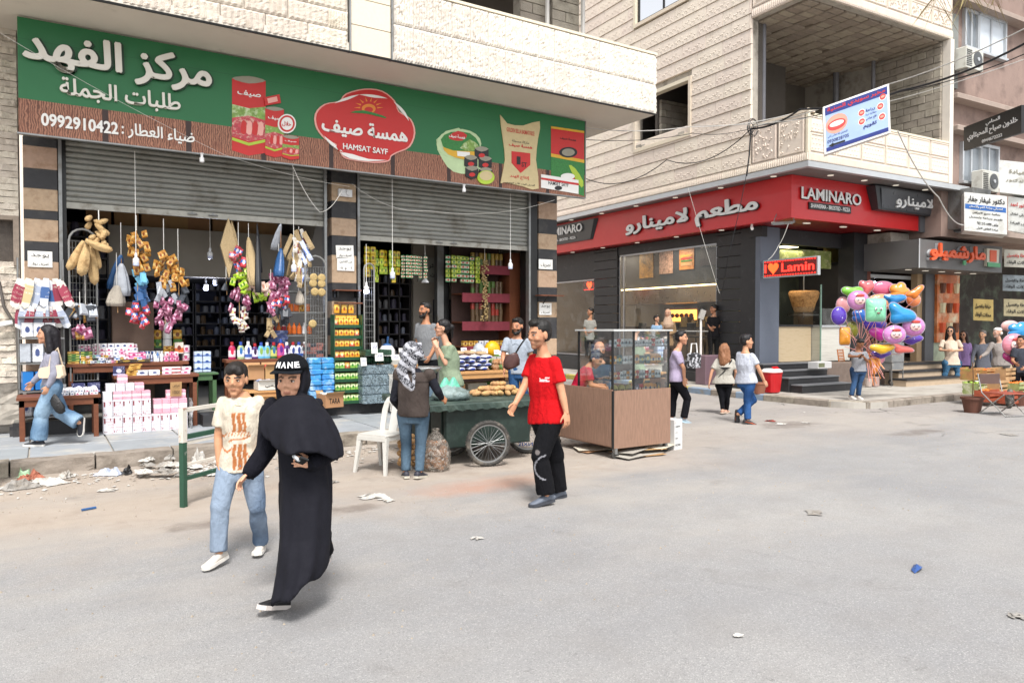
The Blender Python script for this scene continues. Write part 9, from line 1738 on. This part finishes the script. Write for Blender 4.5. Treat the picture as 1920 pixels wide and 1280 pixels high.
cable('thin string crossing in front of the green sign',[(-20,50,8.8),(420,290,10.9),(655,350,12.6)],.002,CW2,.05,'string'); cable('white cord looping from the sign to the socket box',[(548,310,12.15),(600,398,12.3),(640,360,12.6)],.005,CW2,.08); cable('thin wires looping in front of the right shutter',[(660,345,13),(800,395,13.3),(1040,375,15)],.003,CW2,.15)
t=thing('junction_coil','tangle of coiled cables at the balcony corner','cables',at(1410,240,17.35)); g=G()
for k in range(7): g.tube([(math.cos(a)*(.10+.02*k)*.8,math.sin(k)*.05,math.sin(a)*(.10+.02*k)) for a in[i*.5 for i in range(13)]],.007,4)
g.obj('cable_coil',CB,t)
t=thing('wall_conduit','bent grey pipes on the stone wall left of the shop','pipe',(-.5,12.95,2.3)); G().tube([(-.3,0,.35),(.0,-.05,.05),(.05,-.05,-.3),(.2,-.05,-.6),(.22,-.05,-1.6)],.022,6).obj('pipe',mat('dark conduit','#5a5550',.7,.1),t); G().tube([(-.5,-.02,-.62),(-.1,-.06,-.58),(.15,-.06,-.52)],.035,6).obj('pipe',WHT,t)
# litter
LIT=[mat('white litter','#b9b6b0',.8,.15,8,dirt='#8f8577',dsc=6),mat('grey litter','#8f8b85',.8,.25,8,dirt='#766c5f',dsc=6),mat('mint litter','#a4c4a0',.7,.2,8),mat('rust litter','#9a5f4a',.8,.2,8)]
def crumple(name,lab,p,w,h,m,seed,cat='litter',grp=None,nn_=12):
    g=G(); vs=[];fs=[]; w*=.8; h*=.6
    for i in range(nn_+1):
        for j_ in range(nn_+1):
            u=i/nn_-.5; v=j_/nn_-.5; q=noise.noise_vector(V(u*5+seed,v*5,seed)); e=max(0,1-(2*abs(u))**3)*max(0,1-(2*abs(v))**3); vs.append((u*w*(1+.2*q.x)+q.x*.03,v*w*.6+q.y*.05,.006+h*e*max(0,.5+q.z*1.2)))
    for i in range(nn_):
        for j_ in range(nn_): a=i*(nn_+1)+j_; fs.append((a,a+nn_+1,a+nn_+2,a+1))
    g.add(vs,fs); o=g.obj(name,m,None,loc=tuple(p),rz=seed); tag(o,lab,cat,grp); return o
for k,(px,py,w,h,m,l) in enumerate(((40,915,.42,.13,LIT[1],'crumpled grey-white plastic bag at the left border'),(95,905,.5,.10,LIT[0],'long white crumpled paper by the kerb at left'),(58,898,.3,.14,LIT[3],'rust-coloured wrapper in the litter at left'),(45,895,.2,.16,LIT[2],'mint green paper sticking up in the left litter'),(125,895,.22,.15,LIT[0],'white carton lying at the kerb'),(205,890,.36,.15,mat('clear blue white bag','#b5bccb',.25,.15,12,.5,30),'puffed clear plastic bag against the kerb'),(238,888,.2,.12,MATS['black plastic film'],'small black plastic bag beside the clear bag'),(200,920,.22,.03,LIT[0],'flat white paper below the clear bag'),(372,865,.24,.22,LIT[0],'white paper carton standing behind the barrier'),(700,932,.34,.06,LIT[0],'white tissue lying by the damp patch'),(726,938,.2,.04,LIT[0],'small white scrap right of the tissue'),(620,905,.2,.03,LIT[1],'grey scrap right of the woman in black'),(1445,790,.22,.04,mat('red rag','#8a3a30',.8,.2),'reddish rag in the puddle on the road'),(1465,795,.3,.04,LIT[0],'white paper by the reddish rag'),(893,1010,.10,.02,LIT[0],'small white scrap in the middle of the road'),(1528,962,.24,.01,LIT[1],'thin transparent strip of tape on the road'),(1910,1157,.12,.02,LIT[1],'pale scrap at the right border of the road'),(1385,1193,.035,.01,LIT[0],'tiny white speck of paper low on the road'),(1510,793,.16,.02,LIT[0],'small white wrapper on the road before the balloon boy'),(1890,815,.3,.02,LIT[1],'flat paper strips on the road at the right edge'))): p=gz(px,py); crumple('paper_litter',l,(p[0],p[1],.003),w,h,m,k*1.7+.3)
for k in range(16):
    px=rn.uniform(248,425); py=rn.uniform(872,902)-(px-250)*.03; p=gz(px,py); crumple('paper_scrap','crumpled white paper scrap in the drift of litter behind the barrier and boy',(p[0],p[1],.003+.004*k),rn.uniform(.16,.34),rn.uniform(.05,.12),LIT[0 if k%3 else 1],k*2.3,'litter','paper scraps in the drift behind the barrier',9)
p=gz(1719,1069); t=thing('blue_wrapper','crushed blue foil wrapper lying on the road','litter',(p[0],p[1],.003),R(20)); g=G(); g.add([(-.09,0,.0),(-.03,-.035,.03),(.06,-.03,.012),(.1,.0,.0),(.05,.03,.02),(-.04,.03,.008),(.0,.0,.045)],[(0,1,6),(1,2,6),(2,3,6),(3,4,6),(4,5,6),(5,0,6)]); g.obj('wrapper',mat('blue foil','#3f5f9c',.3,.2,20,metal=.3),t)
p=gz(153,958); t=G().tube([(0,0,0),(.12,.04,.0)],.012,6).obj('blue_pen',BLU,None,loc=(p[0],p[1],.012)); tag(t,'small blue pen-like scrap on the dirt at left','litter')
g=G(); 
for k in range(2600):
    if k<1500: x=rn.uniform(-2.5,9.2); y=9.98-abs(rn.gauss(0,.9)); 
    else: x=rn.uniform(-1,14); y=rn.uniform(3.5,9.8)
    s_=rn.uniform(.003,.011)*(1.4 if rn.random()<.05 else 1); g.add([(x-s_,y,0),(x,y-s_,0),(x+s_,y,0),(x,y+s_,0),(x,y,s_*1.2)],[(0,1,4),(1,2,4),(2,3,4),(3,0,4)])
o=g.obj('gravel',mat('gravel grit','#948a7c',.95,.4,30)); tag(o,'small grit and pebbles scattered on the road and along the kerb','gravel',kind='stuff')
g=G()
for k in range(620):
    x=rn.gauss(2.2,2.6); y=9.95-abs(rn.gauss(0,.45)); s_=rn.uniform(.012,.04); a=rn.uniform(0,3); q=[(x+s_*math.cos(a+w)*rn.uniform(.6,1.2),y+s_*math.sin(a+w),rn.uniform(.003,.02)) for w in(0,1.6,3.1,4.7)]; g.add(q,[(0,1,2,3)])
o=g.obj('litter_bits',LIT[0]); tag(o,'tiny paper and leaf fragments along the kerb','litter',kind='stuff')
